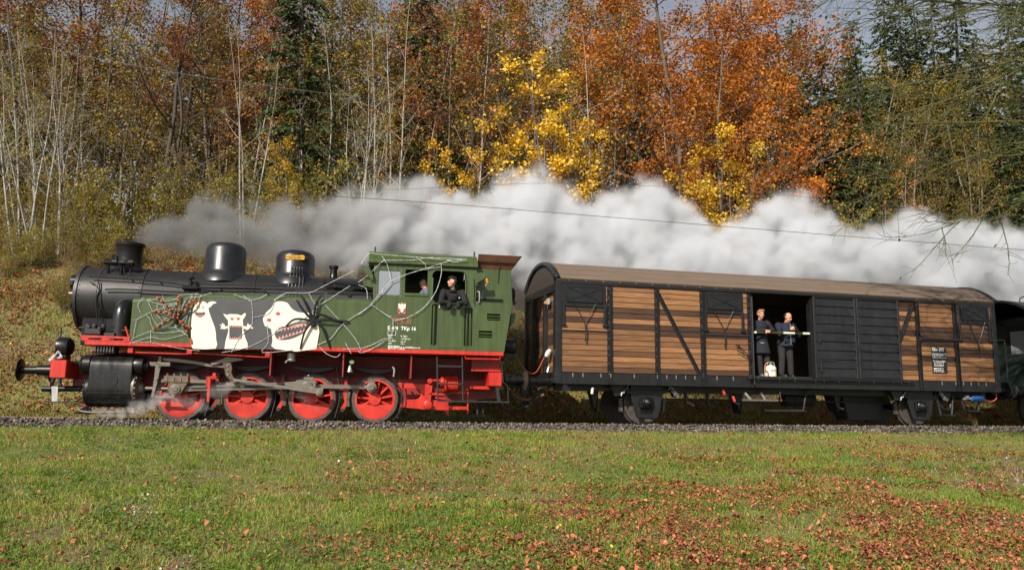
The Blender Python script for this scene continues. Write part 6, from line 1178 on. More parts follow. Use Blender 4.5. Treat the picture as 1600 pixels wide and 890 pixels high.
def person(Mx, label, spec):
    """spec: joints of one figure; returns the body mesh with hair and clothes as children"""
    S = spec; b = MB(); J = S['j']; hr = head_rot(*S['head'])
    limb(b, [J['pelvis'], J['waist'], J['chest']], [.13, .125, .14]); limb(b, [J['chest'], J['neck'], S['hc']], [.13, .055, .05]); head(b, S['hc'], hr)
    for s in ('l', 'r'):
        limb(b, [J['sh' + s], J['el' + s], J['wr' + s]], [.055, .042, .03]); limb(b, [J['hip' + s], J['kn' + s], J['an' + s]], [.085, .058, .042]); hand(b, J['wr' + s], S['hd' + s], S['hn' + s], S.get('curl', .7))
    body = fused('person', b, SKIN if not S.get('gloves') else SKIN, None, .0115, 3, Mx); tag(body, label, 'person')
    face(body, S['hc'], hr); hc = Vector(S['hc']); P = lambda x, y, z: tuple(hc + hr @ Vector((x, y, z)))
    # trousers and shoes
    t = MB(); limb(t, [J['hipl'], J['hipr']], [.115, .115])
    for s in ('l', 'r'): limb(t, [J['hip' + s], J['kn' + s], tuple(Vector(J['an' + s]) + Vector((0, 0, .02)))], [.11, .082, .075])
    limb(t, [J['pelvis'], J['waist']], [.15, .14]); fused('trousers', t, S['trousers'], body, .016, 3)
    for s in ('l', 'r'): sh = MB(); a = Vector(J['an' + s]); shoe(sh, (a.x, a.y, a.z - .09), S.get('toe', {'l': .25, 'r': -.25})[s]); fused('shoe', sh, S['shoes'], body, .014, 2)
    # coat
    c = MB(); limb(c, [J['waist'], J['chest']], [.165, .175]); limb(c, [J['shl'], J['chest'], J['shr']], [.085, .15, .085], 12)
    for s in ('l', 'r'): limb(c, [J['sh' + s], J['el' + s], tuple(Vector(J['wr' + s]).lerp(Vector(J['el' + s]), .08))], [.09, .072, .052])
    if S['coat_len'] is not None:
        p, w_ = Vector(J['pelvis']), Vector(J['waist']); h = S['coat_len']; c.tube2([Vector(w_), Vector(p), Vector((p.x, p.y + .01, h))], [.175, .19, S.get('hem', .235)], Vector((0, 0, -1)), 20)
    coat = fused('coat', c, S['coat'], body, .015, 3)
    mb = MB(); mb.tube2([Vector(J['neck']) - Vector((0, 0, .06)), Vector(J['neck']) + Vector((0, 0, .0))], [.1, .07], Vector((0, 0, 1)), 16); ell(mb, tuple(Vector(J['neck']) - Vector((0, 0, .03))), (.085, .085, .04)); fused('collar', mb, S.get('scarf', S['coat']), body, .014, 2)
    if S.get('detail'): S['detail'](body, J, P)
    # hair and cap
    if S.get('hair'):
        m = MB(); bald = S.get('bald')
        if not bald: ell(m, P(0, -.022, .052), (.085, .096, .085), rot=hr); ell(m, P(.02, .05, .105), (.06, .04, .03), rot=hr)
        for s in (-1, 1): ell(m, P(s * .068, -.05, .03), (.02, .04, .045), rot=hr)
        ell(m, P(0, -.085, .01), (.065, .03, .06), rot=hr); fused('hair', m, S['hair'], body, .01, 2)
    if S.get('cap'):
        m = MB(); ell(m, P(0, -.008, .095), (.094, .108, .045), rot=hr); m.tube2([Vector(P(0, -.01, .062)), Vector(P(0, -.01, .11))], [.09, .094], (hr @ Vector((0, 0, 1))), 20); cp = fused('cap', m, S['cap'], body, .011, 2)
        m = MB(); ell(m, P(0, .095, .06), (.062, .055, .008), rot=hr); m.build('cap_peak', S['cap'], cp)
    return body
CLOTH = lambda n, c: mat(n, c, .9, var=.25, scale=9, bump=.4, bscale=14)
NAVY = CLOTH('navy_coat', (.0075, .0095, .018)); NAVY2 = CLOTH('blue_jacket', (.008, .013, .027)); CHAR = CLOTH('charcoal_trousers', (.015, .014, .015)); BLK = CLOTH('black_jacket', (.006, .006, .0065)); SHOE = mat('shoe', (.02, .018, .017), .5)
GREYSHOE = mat('grey_shoe', (.12, .12, .12), .6); BLOND = CLOTH('blond_hair', (.26, .15, .065)); DKHAIR = CLOTH('dark_hair', (.03, .022, .018)); BLUESH = CLOTH('blue_shirt', (.09, .12, .22)); GLOVE = CLOTH('black_glove', (.007, .007, .0075))
FL = 1.205
def at_feet(px, w): s, _ = GI(px, 588, w); return s
# man in the long coat, hands folded on the bar
wm = .98; s1 = at_feet(1190, wm); barh = GI(1196, 519.7, 1.27)[1] - FL; top1 = GI(1186, 485, wm)[1] - FL
k = top1 / 1.77; dw = 1.27 - wm
def sc_(j, k): return {a: (b[0] * k, b[1] * k, b[2] * k) for a, b in j.items()}
j1 = sc_(dict(pelvis=(0, -.02, .96), waist=(0, 0, 1.12), chest=(-.01, .03, 1.33), neck=(-.02, .05, 1.51), hipl=(.09, -.02, .93), hipr=(-.09, -.02, .93), knl=(.13, .06, .52), knr=(-.07, .04, .5), anl=(.16, .1, .1), anr=(-.02, .0, .1), shl=(.19, .03, 1.43), shr=(-.2, .02, 1.43), ell=(.33, .10, 1.22), elr=(-.3, .1, 1.2), wrl=(.09, dw / k + .02, barh / k + .05), wrr=(-.06, dw / k + .02, barh / k + .06)), k)
def det1(body, J, P):
    mb = MB(); mb.box(-.12, -.02, .19, .2, .86, .868); mb.build('pocket_edge', WHITE, body)
    mb = MB(); mb.cyl((.11, .19, 1.36), (.11, .2, 1.36), .012, n=8); mb.build('lapel_pin', mat('red_pin', (.5, .03, .03), .5), body)
m1 = person(MG @ Matrix.Translation((s1, -wm, FL)), 'fair haired man in a long dark coat leaning on the bar in the wagon doorway', dict(j=j1, hc=(-.02 * k, .10, 1.655 * k), head=(.12, -.12), hdl=(-1, .15, -.15), hdr=(1, .1, -.2), hnl=(0, -.2, -1), hnr=(0, -.2, -1), trousers=CHAR, shoes=GREYSHOE, coat=NAVY, coat_len=.60, hem=.25, hair=BLOND, scarf=NAVY2, toe=dict(l=-1.2, r=.2), detail=det1))
# bald man with the phone
s2 = at_feet(1229, wm); top2 = GI(1228, 490, wm)[1] - FL; k2 = top2 / 1.72; s_ph, h_ph = GI(1241, 513.5, 1.28); px_ = s_ph - s2; hz = h_ph - FL
j2 = sc_(dict(pelvis=(0, -.02, .93), waist=(.01, .02, 1.08), chest=(.01, .03, 1.3), neck=(.02, .06, 1.48), hipl=(.1, -.02, .9), hipr=(-.11, -.02, .9), knl=(.12, .02, .5), knr=(-.13, .02, .5), anl=(.14, 0, .1), anr=(-.15, 0, .1), shl=(.21, .02, 1.39), shr=(-.21, .02, 1.39), ell=(.33, .12, 1.14), elr=(-.25, .16, 1.14), wrl=(px_ / k2 + .07, .26, hz / k2 - .035), wrr=(px_ / k2 - .09, .25, hz / k2 - .03)), k2)
def det2(body, J, P):
    mb = MB(); mb.tube([(.03, .21, .84), (.03, .2, 1.1), (.02, .215, 1.4)], .006, 5); mb.build('zip', GALV, body)
    for s in (-1, 1): MB().box(s * .1 - .06, s * .1 + .06, .19, .205, .9, 1.03).build('pocket', NAVY2, body, bevel=.01)
m2 = person(MG @ Matrix.Translation((s2, -wm, FL)), 'balding man in a blue jacket looking down at his phone', dict(j=j2, hc=(.03, .12, 1.60 * k2), head=(-.45, -.42), hdl=(-.6, .5, .5), hdr=(.7, .45, .45), hnl=(-.5, -.3, .6), hnr=(.5, -.3, .6), trousers=CHAR, shoes=SHOE, coat=NAVY2, coat_len=.80, hem=.215, hair=DKHAIR, bald=True, detail=det2, curl=1.0))
ph = MB().box(-.037, .037, -.005, .005, -.07, .07).build('mobile_phone', mat('phone_black', (.01, .01, .012), .15), None, bevel=.006)
ph.matrix_world = MG @ Matrix.Translation((s_ph, -(wm + .36), h_ph + .03)) @ Matrix.Rotation(-.5, 4, 'X'); tag(ph, 'small dark mobile phone held by the balding man', 'phone')
MB().box(-.033, .033, -.0056, -.005, -.06, .06).build('screen', mat('screen_dark', (.02, .025, .03), .05), ph)
# white canister on the wagon floor
s3 = GI(1204, 588, 1.1)[0]; CAN = mat('cream_plastic', (.66, .64, .5), .4, var=.08)
cn = empty('canister', MG @ Matrix.Translation((s3, -1.1, FL)), 'cream canister with a metal cap standing between the two men', 'canister')
MB().lathe([(0, .13), (.015, .145), (.24, .145), (.275, .125), (.3, .07), (.31, .05)], (0, 0, 0), (0, 0, 1), 28).build('tank', CAN, cn); MB().lathe([(.31, .045), (.35, .045), (.36, .06), (.385, .06), (.39, .02)], (0, 0, 0), (0, 0, 1), 18).build('cap', GALV, cn); MB().tube(smooth_path([(-.1, .05, .3), (-.12, .06, .36), (.05, .06, .38), (.09, .05, .3)], 4), .012, 6).build('handle', GALV, cn)
MB().tube(smooth_path([(-.02, .02, .36), (-.16, .05, .33), (-.2, .08, .2), (-.14, .12, .12), (-.17, .14, .05), (-.12, .15, .02)], 5), .012, 6).build('red_hose', mat('hose_red', (.55, .1, .05), .5), cn)
text('print', 'MESTO', mat('print_grey', (.12, .13, .12), .6), cn, 0, .15, .147, .05, align='CENTER')
# driver leaning out of the cab window
HB = 1.66; wd = 1.14; sd_ = LI(709, 460, 1.45)[0]; caph = LI(708, 429.5, 1.5)[1] - HB; kd = caph / 1.76
j3 = sc_(dict(pelvis=(.06, -.12, .97), waist=(.05, -.02, 1.12), chest=(.0, .16, 1.27), neck=(-.02, .27, 1.43), hipl=(.15, -.12, .93), hipr=(-.03, -.12, .93), knl=(.16, -.1, .5), knr=(-.03, -.08, .5), anl=(.16, -.16, .1), anr=(-.03, -.14, .1), shl=(.23, .2, 1.36), shr=(-.23, .2, 1.36), ell=(.27, .42, 1.10), elr=(-.31, .42, 1.10), wrl=(.08, .46, 1.09), wrr=(-.1, .45, 1.09)), kd)
def det3(body, J, P):
    for s, d in (('l', (.15, .2, -1)), ('r', (-.25, .2, -1))): mb = MB(); hand(mb, J['wr' + s], d, (0, -1, -.2), .7, 1., 1.55); w = Vector(J['wr' + s]); limb(mb, [tuple(w), tuple(w + Vector(d).normalized() * .06)], [.042, .045]); limb(mb, [tuple(Vector(J['wr' + s]).lerp(Vector(J['el' + s]), .2)), J['wr' + s]], [.052, .045]); fused('glove', mb, GLOVE, body, .011, 2)
    MB().box(.105, .135, .375, .39, 1.17, 1.2).build('badge', mat('badge_blue', (.3, .4, .45), .5), body)
m3 = person(ML @ Matrix.Translation((sd_, -wd, HB)), 'man in black jacket and black cap leaning out of the cab window', dict(j=j3, hc=(-.05, .34 * kd, 1.595 * kd), head=(1.3, .05), hdl=(.15, .2, -1), hdr=(-.25, .2, -1), hnl=(0, -1, -.2), hnr=(0, -1, -.2), trousers=BLK, shoes=SHOE, coat=BLK, coat_len=None, hair=DKHAIR, bald=True, cap=BLK, detail=det3))
# second man inside the cab
w4 = 1.0; s4 = LI(665, 447, w4)[0]; h4 = LI(662, 434, w4)[1] - HB; k4 = h4 / 1.76
j4 = sc_(dict(pelvis=(.03, 0, .97), waist=(.02, 0, 1.12), chest=(.02, 0, 1.32), neck=(0, 0, 1.5), hipl=(.03, .09, .93), hipr=(.03, -.09, .93), knl=(.0, .1, .5), knr=(.0, -.1, .5), anl=(.03, .1, .1), anr=(.03, -.1, .1), shl=(.03, .19, 1.42), shr=(.03, -.19, 1.42), ell=(.08, .24, 1.14), elr=(.05, -.25, 1.14), wrl=(-.12, .22, 1.0), wrr=(-.15, -.2, 1.02)), k4)
def det4(body, J, P):
    mb = MB()
    for s in (-1, 1): mb.lathe([(0, .026), (.004, .026)], P(s * .034, .09, .012), tuple(Vector(P(0, 1, 0)) - Vector(P(0, 0, 0))), 14)
    mb.tube([P(-.08, .0, .015), P(-.06, .09, .015), P(.06, .09, .015), P(.08, .0, .015)], .003, 5); mb.build('spectacles', GALV, body)
m4 = person(ML @ Matrix.Translation((s4, -w4, HB)), 'man with glasses and red neckerchief seen in profile inside the cab', dict(j=j4, hc=(-.04, 0, 1.635 * k4), head=(1.5, -.05), hdl=(-1, .1, -.3), hdr=(-1, 0, -.3), hnl=(0, 0, -1), hnr=(0, 0, -1), trousers=CHAR, shoes=SHOE, coat=BLUESH, coat_len=.85, hair=DKHAIR, bald=True, cap=BLK, scarf=mat('red_cloth', (.45, .02, .02), .8), detail=det4))
# ------------------------------------------------------------------ decorations hung on the locomotive
WD = 1.425
def q2(pts, w=WD): return [LI(x, y, w) for x, y in pts]
CREAM = mat('cream_paint', (.72, .68, .55), .5, var=.05, scale=5); SLATE = mat('slate_paint', (.055, .056, .062), .5, var=.15, scale=3); PINK = mat('tooth_pink', (.62, .25, .22), .6); EYER = mat('eye_red', (.42, .05, .05), .5)
bd = plate('painted_board', [q2([(304, 545), (299, 540.5), (298.5, 512), (300, 490), (304, 476), (310, 471), (318, 469.5), (330, 467), (345, 466.5), (496, 470), (495, 545.5)])], SLATE, None, WD + .018, .012, bevel=.001); bd.matrix_world = ML
tag(bd, 'dark painted board with three cream ghosts fixed to the green tank', 'board')
L0 = WD + .0185
def fig(nm, pts, m, lv=0, par=None, sm=0):
    p = q2(pts)
    if sm: p = [(a[0], a[2]) for a in smooth_path([(x, 0, z) for x, z in p] + [(p[0][0], 0, p[0][1])], sm)[:-1]]
    return plate(nm, [p], m, par or bd, L0 + .0025 * (lv + 1), .0022, bevel=.0002)
def teeth(p0, p1, n, up, m, par, lv=2, ln=2.6):
    for k in range(n):
        x = p0[0] + (p1[0] - p0[0]) * k / n; x2 = p0[0] + (p1[0] - p0[0]) * (k + 1) / n; y = p0[1] + (p1[1] - p0[1]) * k / n; y2 = p0[1] + (p1[1] - p0[1]) * (k + 1) / n
        fig('tooth', [(x, y), (x2, y2), ((x + x2) / 2, (y + y2) / 2 + up * ln)], m, lv, par)
g1 = fig('ghost', [(303, 544.5), (299.5, 540), (299, 512), (301, 488), (305, 476), (311, 471), (318, 470.8), (324, 474.5), (327, 487), (332, 501), (336.5, 514), (338, 530), (337, 544.5)], CREAM, 0, sm=2)
fig('horn', [(322, 477), (327, 472), (333, 470.7), (339, 473), (333, 475), (327.5, 481)], CREAM, 1, g1, 2)
fig('mouth', [(304.5, 486), (309, 488), (316, 488), (321, 485.5), (320.5, 491), (316, 495), (310, 495), (305.5, 491.5)], SLATE, 1, g1, 2)
teeth((305, 486.5), (321, 486), 5, 1, CREAM, g1); teeth((307, 494), (319, 493.5), 4, -1, PINK, g1)
for x in (306, 315): fig('eye', [(x, 478.5), (x + 4.5, 480), (x + 2, 482)] if x < 310 else [(x, 480), (x + 4.5, 478.5), (x + 2.5, 482)], EYER, 1, g1)
g2 = fig('ghost', [(351, 544.8), (353, 531), (357, 518), (356.5, 500), (352, 495), (349, 490), (355, 492), (359, 490.5), (372, 491), (377, 493), (383, 488.5), (384.5, 491), (382, 496.5), (379.5, 499), (380.5, 516), (383.5, 528), (387, 536), (387, 544.8)], CREAM, 0)
for pts in ([(357, 512), (351, 514), (344, 513), (347, 510), (343, 507), (347.5, 507.5), (347, 504), (351, 507), (352, 510), (357, 509)], [(380, 509), (386, 510), (387, 505), (390.5, 508), (396, 506.5), (393, 510), (396.5, 513), (391, 513), (388, 515), (380, 513)]): fig('arm', pts, CREAM, 0, g2)
fig('mouth', [(358.5, 508), (379, 508.5), (378.5, 530), (358.5, 529.5)], SLATE, 1, g2); teeth((359, 508), (379, 508.5), 6, 1, PINK, g2, ln=3.6); teeth((359, 529.7), (378.5, 530), 6, -1, PINK, g2, ln=3.6)
for x in (360, 369.5): fig('eye', [(x, 496), (x + 6, 496.5), (x + 4.5, 500), (x + 1.5, 500)], EYER, 1, g2)
g3 = fig('ghost', [(411, 498), (416, 488), (424, 481), (429, 473), (437, 470.6), (449, 473), (455, 481), (464, 487), (478, 489), (494, 491), (494.3, 544.8), (430, 544.8), (426, 533), (424, 514), (414, 509)], CREAM, 0, sm=2)
fig('mouth', [(429, 519), (436, 512), (447, 509), (458, 511), (470, 509), (482, 503), (480, 515), (468, 524), (452, 530), (438, 531), (431, 527)], SLATE, 1, g3, 2)
teeth((432, 515), (480, 504.5), 9, 1, PINK, g3, ln=5); teeth((434, 531), (478, 517), 8, -1, PINK, g3, ln=5)
for c in ((420, 500), (434, 490)): fig('eye', [(c[0] - 4, c[1] + .5), (c[0], c[1] - 3), (c[0] + 4, c[1] - 1), (c[0] + 2, c[1] + 3)], EYER, 1, g3, 2)
# cords
CORD = mat('white_cord', (.36, .36, .38), .6, var=.8, scale=26, col2=(.8, .8, .82))
def cords(name, label, paths, r=.011, w=WD + .03):
    e = empty(name, ML, label, 'cord')
    for p in paths:
        ww = w; pts = []
        for t in p: pts.append(LP(t[0], t[1], t[2] if len(t) > 2 else ww))
        MB().tube(smooth_path(pts, 3), r, 6).build('strand', CORD, e)
    return e
c8 = lambda *a: [(180 + x / 8.09, 450 + y / 8.09) for x, y in a]
cords('web_net', 'white cord spider web around the orange spider on the tank front', [c8((190, 690), (230, 630), (440, 545), (520, 500), (740, 350)), c8((210, 690), (440, 620), (620, 645), (890, 580)), c8((190, 690), (450, 685), (650, 730), (880, 770), (1070, 790)), c8((448, 545), (448, 680)), c8((225, 395), (270, 395), (460, 295), (690, 230), (790, 180)),
    c8((360, 120), (300, 180), (290, 240), (335, 330)), c8((270, 395), (225, 620)), c8((410, 145), (440, 220), (470, 290)), c8((410, 145), (500, 190), (640, 205), (780, 180), (820, 130)), c8((410, 145), (500, 140), (560, 110)), c8((395, 345), (440, 390), (450, 450), (480, 510)), c8((450, 320), (480, 390), (535, 470)), c8((500, 300), (560, 370), (600, 425)), c8((535, 205), (525, 280)), c8((555, 200), (640, 230), (740, 210)), c8((610, 190), (615, 260), (650, 300)), c8((600, 90), (625, 160), (760, 140), (800, 100)), c8((650, 250), (720, 260), (760, 200)), c8((570, 320), (640, 375), (740, 345)), c8((540, 470), (640, 380)), c8((590, 490), (660, 470), (750, 430)), c8((470, 545), (560, 515), (740, 495), (765, 490), (840, 430)), c8((470, 555), (640, 565), (830, 540)), c8((765, 440), (765, 500), (890, 580)), c8((840, 530), (890, 580), (940, 610)), c8((850, 250), (890, 140), (970, 95)), c8((820, 120), (840, 240), (960, 290)), c8((900, 230), (960, 120), (975, 90)), c8((800, 270), (830, 240), (890, 160)), c8((880, 445), (920, 330), (960, 290)), c8((900, 540), (930, 440), (945, 350)), c8((840, 420), (960, 280)), c8((1000, 140), (1030, 60)), c8((960, 120), (1090, 100), (1220, 55)), c8((820, 85), (1000, 70), (1060, 75)), c8((1060, 130), (1090, 80))], .0045)
c5 = lambda *a: [(280 + x / 2.697, 350 + y / 2.697) for x, y in a]
cords('rope_garland', 'white rope strung over the painted board and black spider', [c5((305, 320), (308, 420), (260, 470), (220, 540)), c5((305, 395), (380, 375), (405, 320), (440, 300)), c5((180, 540), (300, 515), (420, 450), (530, 395), (580, 350), (640, 310), (720, 260)), c5((400, 320), (450, 290), (545, 290), (620, 255), (740, 195)), c5((230, 295), (310, 320), (370, 295)), c5((300, 325), (270, 300)), c5((370, 420), (375, 500), (350, 540), (480, 530)), c5((580, 510), (640, 480), (690, 420), (810, 340), (890, 250)), c5((690, 420), (740, 480), (768, 530)), c5((615, 340), (690, 420)), c5((590, 515), (620, 545), (660, 560), (680, 545)), c5((545, 290), (580, 350)), c5((700, 500), (725, 545)), c5((690, 525), (780, 520), (870, 480)), c5((810, 340), (870, 380), (895, 390))], .006)
c9 = lambda *a: [(560 + x / 4.946, 380 + y / 4.946) for x, y in a]
cords('cab_rope', 'white rope web hanging over the green cab and its windows', [c9((0, 550), (90, 480), (170, 380), (250, 290)), c9((250, 290), (370, 240), (520, 195), (640, 155), (730, 130), (840, 125)), c9((250, 290), (225, 170), (180, 95)), c9((0, 300), (80, 240), (180, 145), (230, 130), (420, 130), (550, 110), (840, 125)), c9((120, 80), (300, 95), (550, 115), (700, 130)), c9((640, 155), (640, 240), (600, 370), (530, 470), (460, 530), (370, 575), (270, 598)), c9((100, 475), (180, 530), (268, 590)), c9((268, 590), (262, 690), (220, 740), (110, 810), (25, 845), (0, 830)), c9((520, 190), (515, 160), (455, 115)), c9((530, 195), (640, 180)), c9((0, 320), (60, 350), (70, 430)), c9((20, 160), (75, 85), (120, 75)), c9((700, 125), (740, 145), (830, 128)), c9((0, 770), (20, 830))], .0064, WD + .05)
# spiders
def spider(name, label, c, body, legs, lm, m, bands=None, r=.02):
    e = empty(name, ML, label, 'spider'); w0 = WD + .06
    mb = MB(); s, h = LI(*c, w0); ell(mb, (s, w0, h), (body[0], .05, body[1])); ell(mb, (s, w0 + .01, h - body[1] * 1.15), (body[0] * .75, .045, body[1] * .6)); fused('body', mb, m, e, .014, 1)
    for lg in legs:
        pts = [Vector(p) for p in smooth_path([(s, w0, h)] + [LP(x, y, w0 + (.05 if i == 0 else -.02)) for i, (x, y) in enumerate(lg)], 5)]
        MB().tube([tuple(p) for p in pts], 0, 7, True, [r * (1.1 - .4 * i / len(pts)) for i in range(len(pts))]).build('leg', m if bands else lm, e)
        if bands:
            n = 5
            for k in range(n):
                t = (k + .6) / n; p, d = at_t(pts, t * .98); MB().tube([tuple(p - d * .028), tuple(p), tuple(p + d * .028)], 0, 8, True, [r * .9, r * 1.45, r * .9]).build('orange_band', bands, e)
FUR = mat('black_plush', (.008, .008, .009), .95, bump=1., bscale=80); ORG = mat('orange_plush', (.5, .085, .03), .9, bump=.5, bscale=80)
spider('orange_spider', 'black plush spider with orange banded legs on the white web', (275, 494), (.055, .095), [c8((640, 215), (520, 105)), c8((780, 210), (815, 85)), c8((620, 310), (475, 290)), c8((600, 450), (470, 525)), c8((900, 220), (1000, 155)), c8((960, 240), (1075, 140)), c8((840, 430), (950, 640), (960, 690)), c8((860, 460), (950, 490))], ORG, FUR, ORG, .018)
spider('black_spider', 'large black plush spider hugging the right edge of the painted board', (490, 501), (.075, .085), [c5((530, 330), (510, 295)), c5((575, 340), (600, 300)), c5((490, 400), (450, 430)), c5((530, 450), (510, 525)), c5((600, 430), (635, 520)), c5((640, 405), (715, 410)), c5((590, 380), (650, 400), (690, 415)), c5((520, 360), (495, 320))], FUR, FUR, None, .026)
# ------------------------------------------------------------------ steam and smoke (real volumes)
def volume_mat(name, stops, dens, aniso=.15):
    m = bpy.data.materials.new(name); m.use_nodes = True; n = m.node_tree.nodes; l = m.node_tree.links; n.remove(n['Principled BSDF'])
    pv = n.new('ShaderNodeVolumePrincipled'); pv.inputs['Density'].default_value = dens; pv.inputs['Anisotropy'].default_value = aniso
    g = n.new('ShaderNodeNewGeometry'); sx = n.new('ShaderNodeSeparateXYZ'); l.new(g.outputs['Position'], sx.inputs[0]); mr = n.new('ShaderNodeMapRange'); mr.inputs[1].default_value = -9.0; mr.inputs[2].default_value = 12.0; l.new(sx.outputs[0], mr.inputs[0])
    rp = n.new('ShaderNodeValToRGB'); el = rp.color_ramp.elements
    while len(el) < len(stops): el.new(.5)
    for e, (p, c) in zip(el, stops): e.position = p; e.color = (*c, 1)
    l.new(mr.outputs[0], rp.inputs[0]); l.new(rp.outputs[0], pv.inputs['Color']); l.new(pv.outputs[0], n['Material Output'].inputs['Volume'])
    return m
def plume(name, label, pts, rad, den, vox, m, big=.62, small=.4, sc1=.7, sc2=1.6, edge=.58):
    pts = np.array(pts); lo = pts.min(0) - 1.3 * np.max(rad); hi = pts.max(0) + 1.3 * np.max(rad)
    me = bpy.data.meshes.new(name); me.from_pydata([tuple(p) for p in pts], [], []); a = me.attributes.new('rad', 'FLOAT', 'POINT'); a.data.foreach_set('value', np.array(rad, np.float32)); a = me.attributes.new('den', 'FLOAT', 'POINT'); a.data.foreach_set('value', np.array(den, np.float32))
    o = link(bpy.data.objects.new(name, me)); tag(o, label, 'smoke' if 'smoke' in name else 'steam', kind='stuff'); me.materials.append(m)
    g = bpy.data.node_groups.new(name, 'GeometryNodeTree'); g.interface.new_socket('Geometry', in_out='INPUT', socket_type='NodeSocketGeometry'); g.interface.new_socket('Geometry', in_out='OUTPUT', socket_type='NodeSocketGeometry')
    N = g.nodes.new; L = g.links.new; gi = N('NodeGroupInput'); go = N('NodeGroupOutput'); pos = N('GeometryNodeInputPosition')
    def noise(scale, det): q = N('ShaderNodeTexNoise'); q.inputs['Scale'].default_value = scale; q.inputs['Detail'].default_value = det; q.inputs['Roughness'].default_value = .6; L(pos.outputs[0], q.inputs['Vector']); return q
    def vm(op, a, b): q = N('ShaderNodeVectorMath'); q.operation = op; (L(a, q.inputs[0]) if hasattr(a, 'links') else None); (L(b, q.inputs[1]) if hasattr(b, 'links') else setattr(q.inputs[1], 'default_value', b)); return q.outputs[0]
    def ma(op, a, b, cl=False):
        q = N('ShaderNodeMath'); q.operation = op; q.use_clamp = cl
        for i, t in enumerate((a, b)):
            if hasattr(t, 'links'): L(t, q.inputs[i])
            else: q.inputs[i].default_value = t
        return q.outputs[0]
    n1 = noise(sc1, 2); n2 = noise(sc2, 4)
    d1 = vm('MULTIPLY', vm('SUBTRACT', n1.outputs['Color'], (.5, .5, .5)), (big * 2,) * 3); d2 = vm('MULTIPLY', vm('SUBTRACT', n2.outputs['Color'], (.5, .5, .5)), (small * 2,) * 3)
    p2 = vm('ADD', vm('ADD', pos.outputs[0], d1), d2)
    sn = N('GeometryNodeSampleNearest'); L(gi.outputs[0], sn.inputs[0]); L(p2, sn.inputs['Sample Position'])
    def samp(attr):
        na = N('GeometryNodeInputNamedAttribute'); na.data_type = 'FLOAT'; na.inputs[0].default_value = attr; si = N('GeometryNodeSampleIndex'); si.data_type = 'FLOAT'; L(gi.outputs[0], si.inputs[0]); L(na.outputs[0], si.inputs['Value']); L(sn.outputs[0], si.inputs['Index']); return si.outputs[0]
    sp = N('GeometryNodeSampleIndex'); sp.data_type = 'FLOAT_VECTOR'; L(gi.outputs[0], sp.inputs[0]); L(N('GeometryNodeInputPosition').outputs[0], sp.inputs['Value']); L(sn.outputs[0], sp.inputs['Index'])
    dist = N('ShaderNodeVectorMath'); dist.operation = 'DISTANCE'; L(p2, dist.inputs[0]); L(sp.outputs[0], dist.inputs[1])
    f = ma('SUBTRACT', 1.0, ma('DIVIDE', dist.outputs['Value'], samp('rad')))
    n3 = noise(sc2 * 1.9, 5); f2 = ma('ADD', f, ma('MULTIPLY', ma('SUBTRACT', n3.outputs['Fac'], .5), 1.0)); dn = ma('DIVIDE', f2, edge, True)
    n4 = noise(.9, 3); dn = ma('MULTIPLY', ma('MULTIPLY', dn, dn), ma('MULTIPLY', samp('den'), ma('MAXIMUM', ma('SUBTRACT', ma('MULTIPLY', n4.outputs['Fac'], 2.6), .38), .15)))
    vc = N('GeometryNodeVolumeCube'); L(dn, vc.inputs['Density']); vc.inputs['Min'].default_value = tuple(lo); vc.inputs['Max'].default_value = tuple(hi)
    for i, ax in enumerate('XYZ'): vc.inputs['Resolution ' + ax].default_value = max(8, int((hi[i] - lo[i]) / vox))
    sm = N('GeometryNodeSetMaterial'); sm.inputs['Material'].default_value = m; L(vc.outputs[0], sm.inputs[0]); L(sm.outputs[0], go.inputs[0])
    md = o.modifiers.new('plume', 'NODES'); md.node_group = g
    return o
TOPX = [205, 225, 260, 330, 420, 500, 560, 610, 650, 690, 720, 745, 790, 850, 890, 930, 975, 1015, 1060, 1090, 1130, 1180, 1250, 1290, 1325, 1360, 1420, 1480, 1560, 1620, 1720]
TOPY = [376, 352, 330, 305, 312, 300, 288, 275, 274, 298, 284, 312, 268, 266, 304, 312, 290, 276, 304, 345, 350, 318, 292, 342, 358, 348, 320, 346, 344, 366, 380]
BOTX = [205, 260, 340, 430, 520, 600, 790, 850, 900, 1500, 1720]; BOTY = [384, 388, 396, 408, 420, 425, 470, 500, 460, 490, 520]
def world_at(px, py, Yd): d = ray(px, py); return tuple(CAM + d * (Yd / d.y))
pts, rad, den = [], [], []
SR = random.Random(3)
p = ML @ Vector((-1.53, 0, 4.0)); pts += [tuple(p + Vector((.0, 0, .05))), tuple(p + Vector((.12, .05, .2)))]; rad += [.26, .3]; den += [.6, .55]
px = 222.
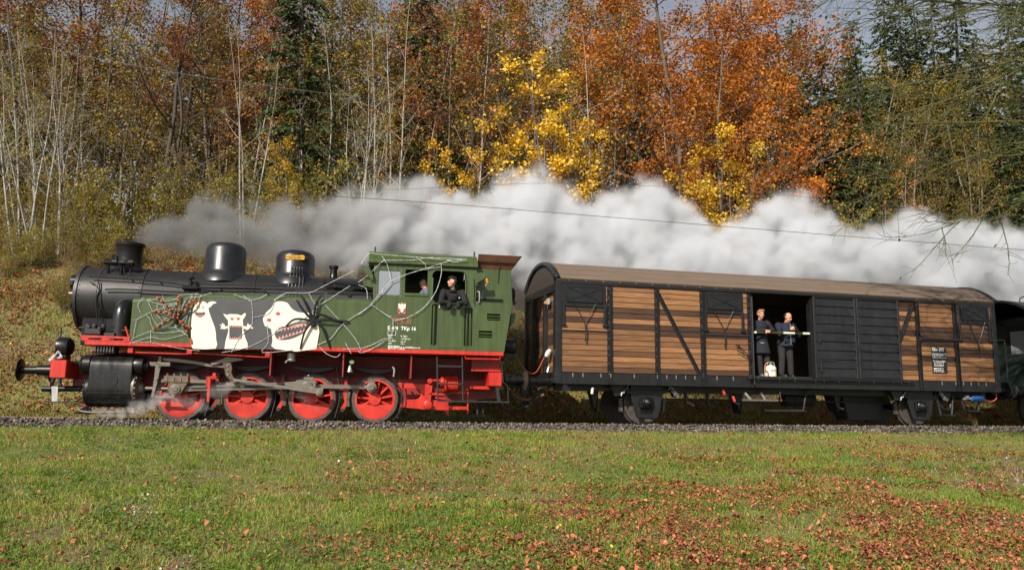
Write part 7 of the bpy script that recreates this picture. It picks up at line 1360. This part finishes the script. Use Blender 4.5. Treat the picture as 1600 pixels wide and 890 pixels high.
while px < 1720:
    tp = np.interp(px, TOPX, TOPY); bt = np.interp(px, BOTX, BOTY); Yt = 17.9 + (px - 205) * .0037 + np.interp(px, [205, 300, 450, 800, 1700], [0, .5, 1.3, 2.4, 3.0])
    rp = np.interp(px, [215, 260, 330, 450, 650, 900], [14, 24, 36, 44, 54, 58]); dd = np.interp(px, [215, 300, 420, 520, 620, 800], [.85, .6, .48, .7, 1, 1])
    ppm = FPX / Yt
    for k in range(1): r_ = rp * SR.uniform(.5, .8); pts.append(world_at(px + SR.uniform(-8, 8), tp + r_ * 1.0, Yt + SR.uniform(-.5, .5))); rad.append(r_ / ppm * 1.15); den.append(dd)
    for k in range(4):
        r_ = rp * SR.uniform(.7, 1.05); lo_, hi_ = tp + r_ * 1.15, max(bt - r_ * .3, tp + r_ * 1.2); pts.append(world_at(px + SR.uniform(-15, 15), SR.uniform(lo_, hi_), Yt + SR.uniform(-1, 1) * rp / ppm)); rad.append(r_ / ppm); den.append(dd * SR.uniform(.75, 1.1))
    px += rp * .42
for k in range(9): t = k / 8; pts.append(world_at(526 + 62 * t, 418 - 36 * t + SR.uniform(-3, 3), 19.2 + .4 * t)); rad.append(.13 + .28 * t); den.append(1.1)      # safety valve
for k in range(16): pts.append(world_at(SR.uniform(800, 850), SR.uniform(440, 560), 20.2 + SR.uniform(0, 1))); rad.append(SR.uniform(.3, .5)); den.append(.07)
STEAM = volume_mat('steam_and_smoke', [(0, (.36, .36, .37)), (.14, (.52, .525, .54)), (.27, (.76, .77, .79)), (.4, (.908, .924, .955)), (1, (.918, .936, .967))], 3.6)  # bluish tint of skylight put into the steam colour; chimney end is sooty
plume('smoke_plume', 'long billowing plume of grey smoke and white steam trailing behind the train', pts, rad, den, .085, STEAM)
pts, rad, den = [], [], []
for (x0, y0, x1, y1, n, r0, r1, dn) in ((140, 646, 225, 640, 10, .07, .16, .5), (200, 638, 255, 622, 8, .12, .2, .35), (255, 615, 320, 640, 10, .1, .2, .3), (325, 615, 360, 606, 6, .12, .2, .2), (455, 610, 500, 640, 6, .08, .16, .1)):
    for k in range(n): t = (k + SR.random()) / n; s, h = LI(x0 + (x1 - x0) * t, y0 + (y1 - y0) * t + SR.uniform(-4, 4), 1.25); pts.append(tuple(ML @ Vector((s, -1.25 - SR.uniform(-.1, .1), max(h, .1))))); rad.append(r0 + (r1 - r0) * SR.random()); den.append(dn)
WISP = volume_mat('cylinder_steam', [(0, (.93, .94, .95)), (1, (.93, .94, .95))], 6.0)
plume('cylinder_steam', 'thin wisps of steam drifting around the cylinder and front wheels', pts, rad, den, .035, WISP, big=.12, small=.07, sc1=2.2, sc2=6, edge=.5)
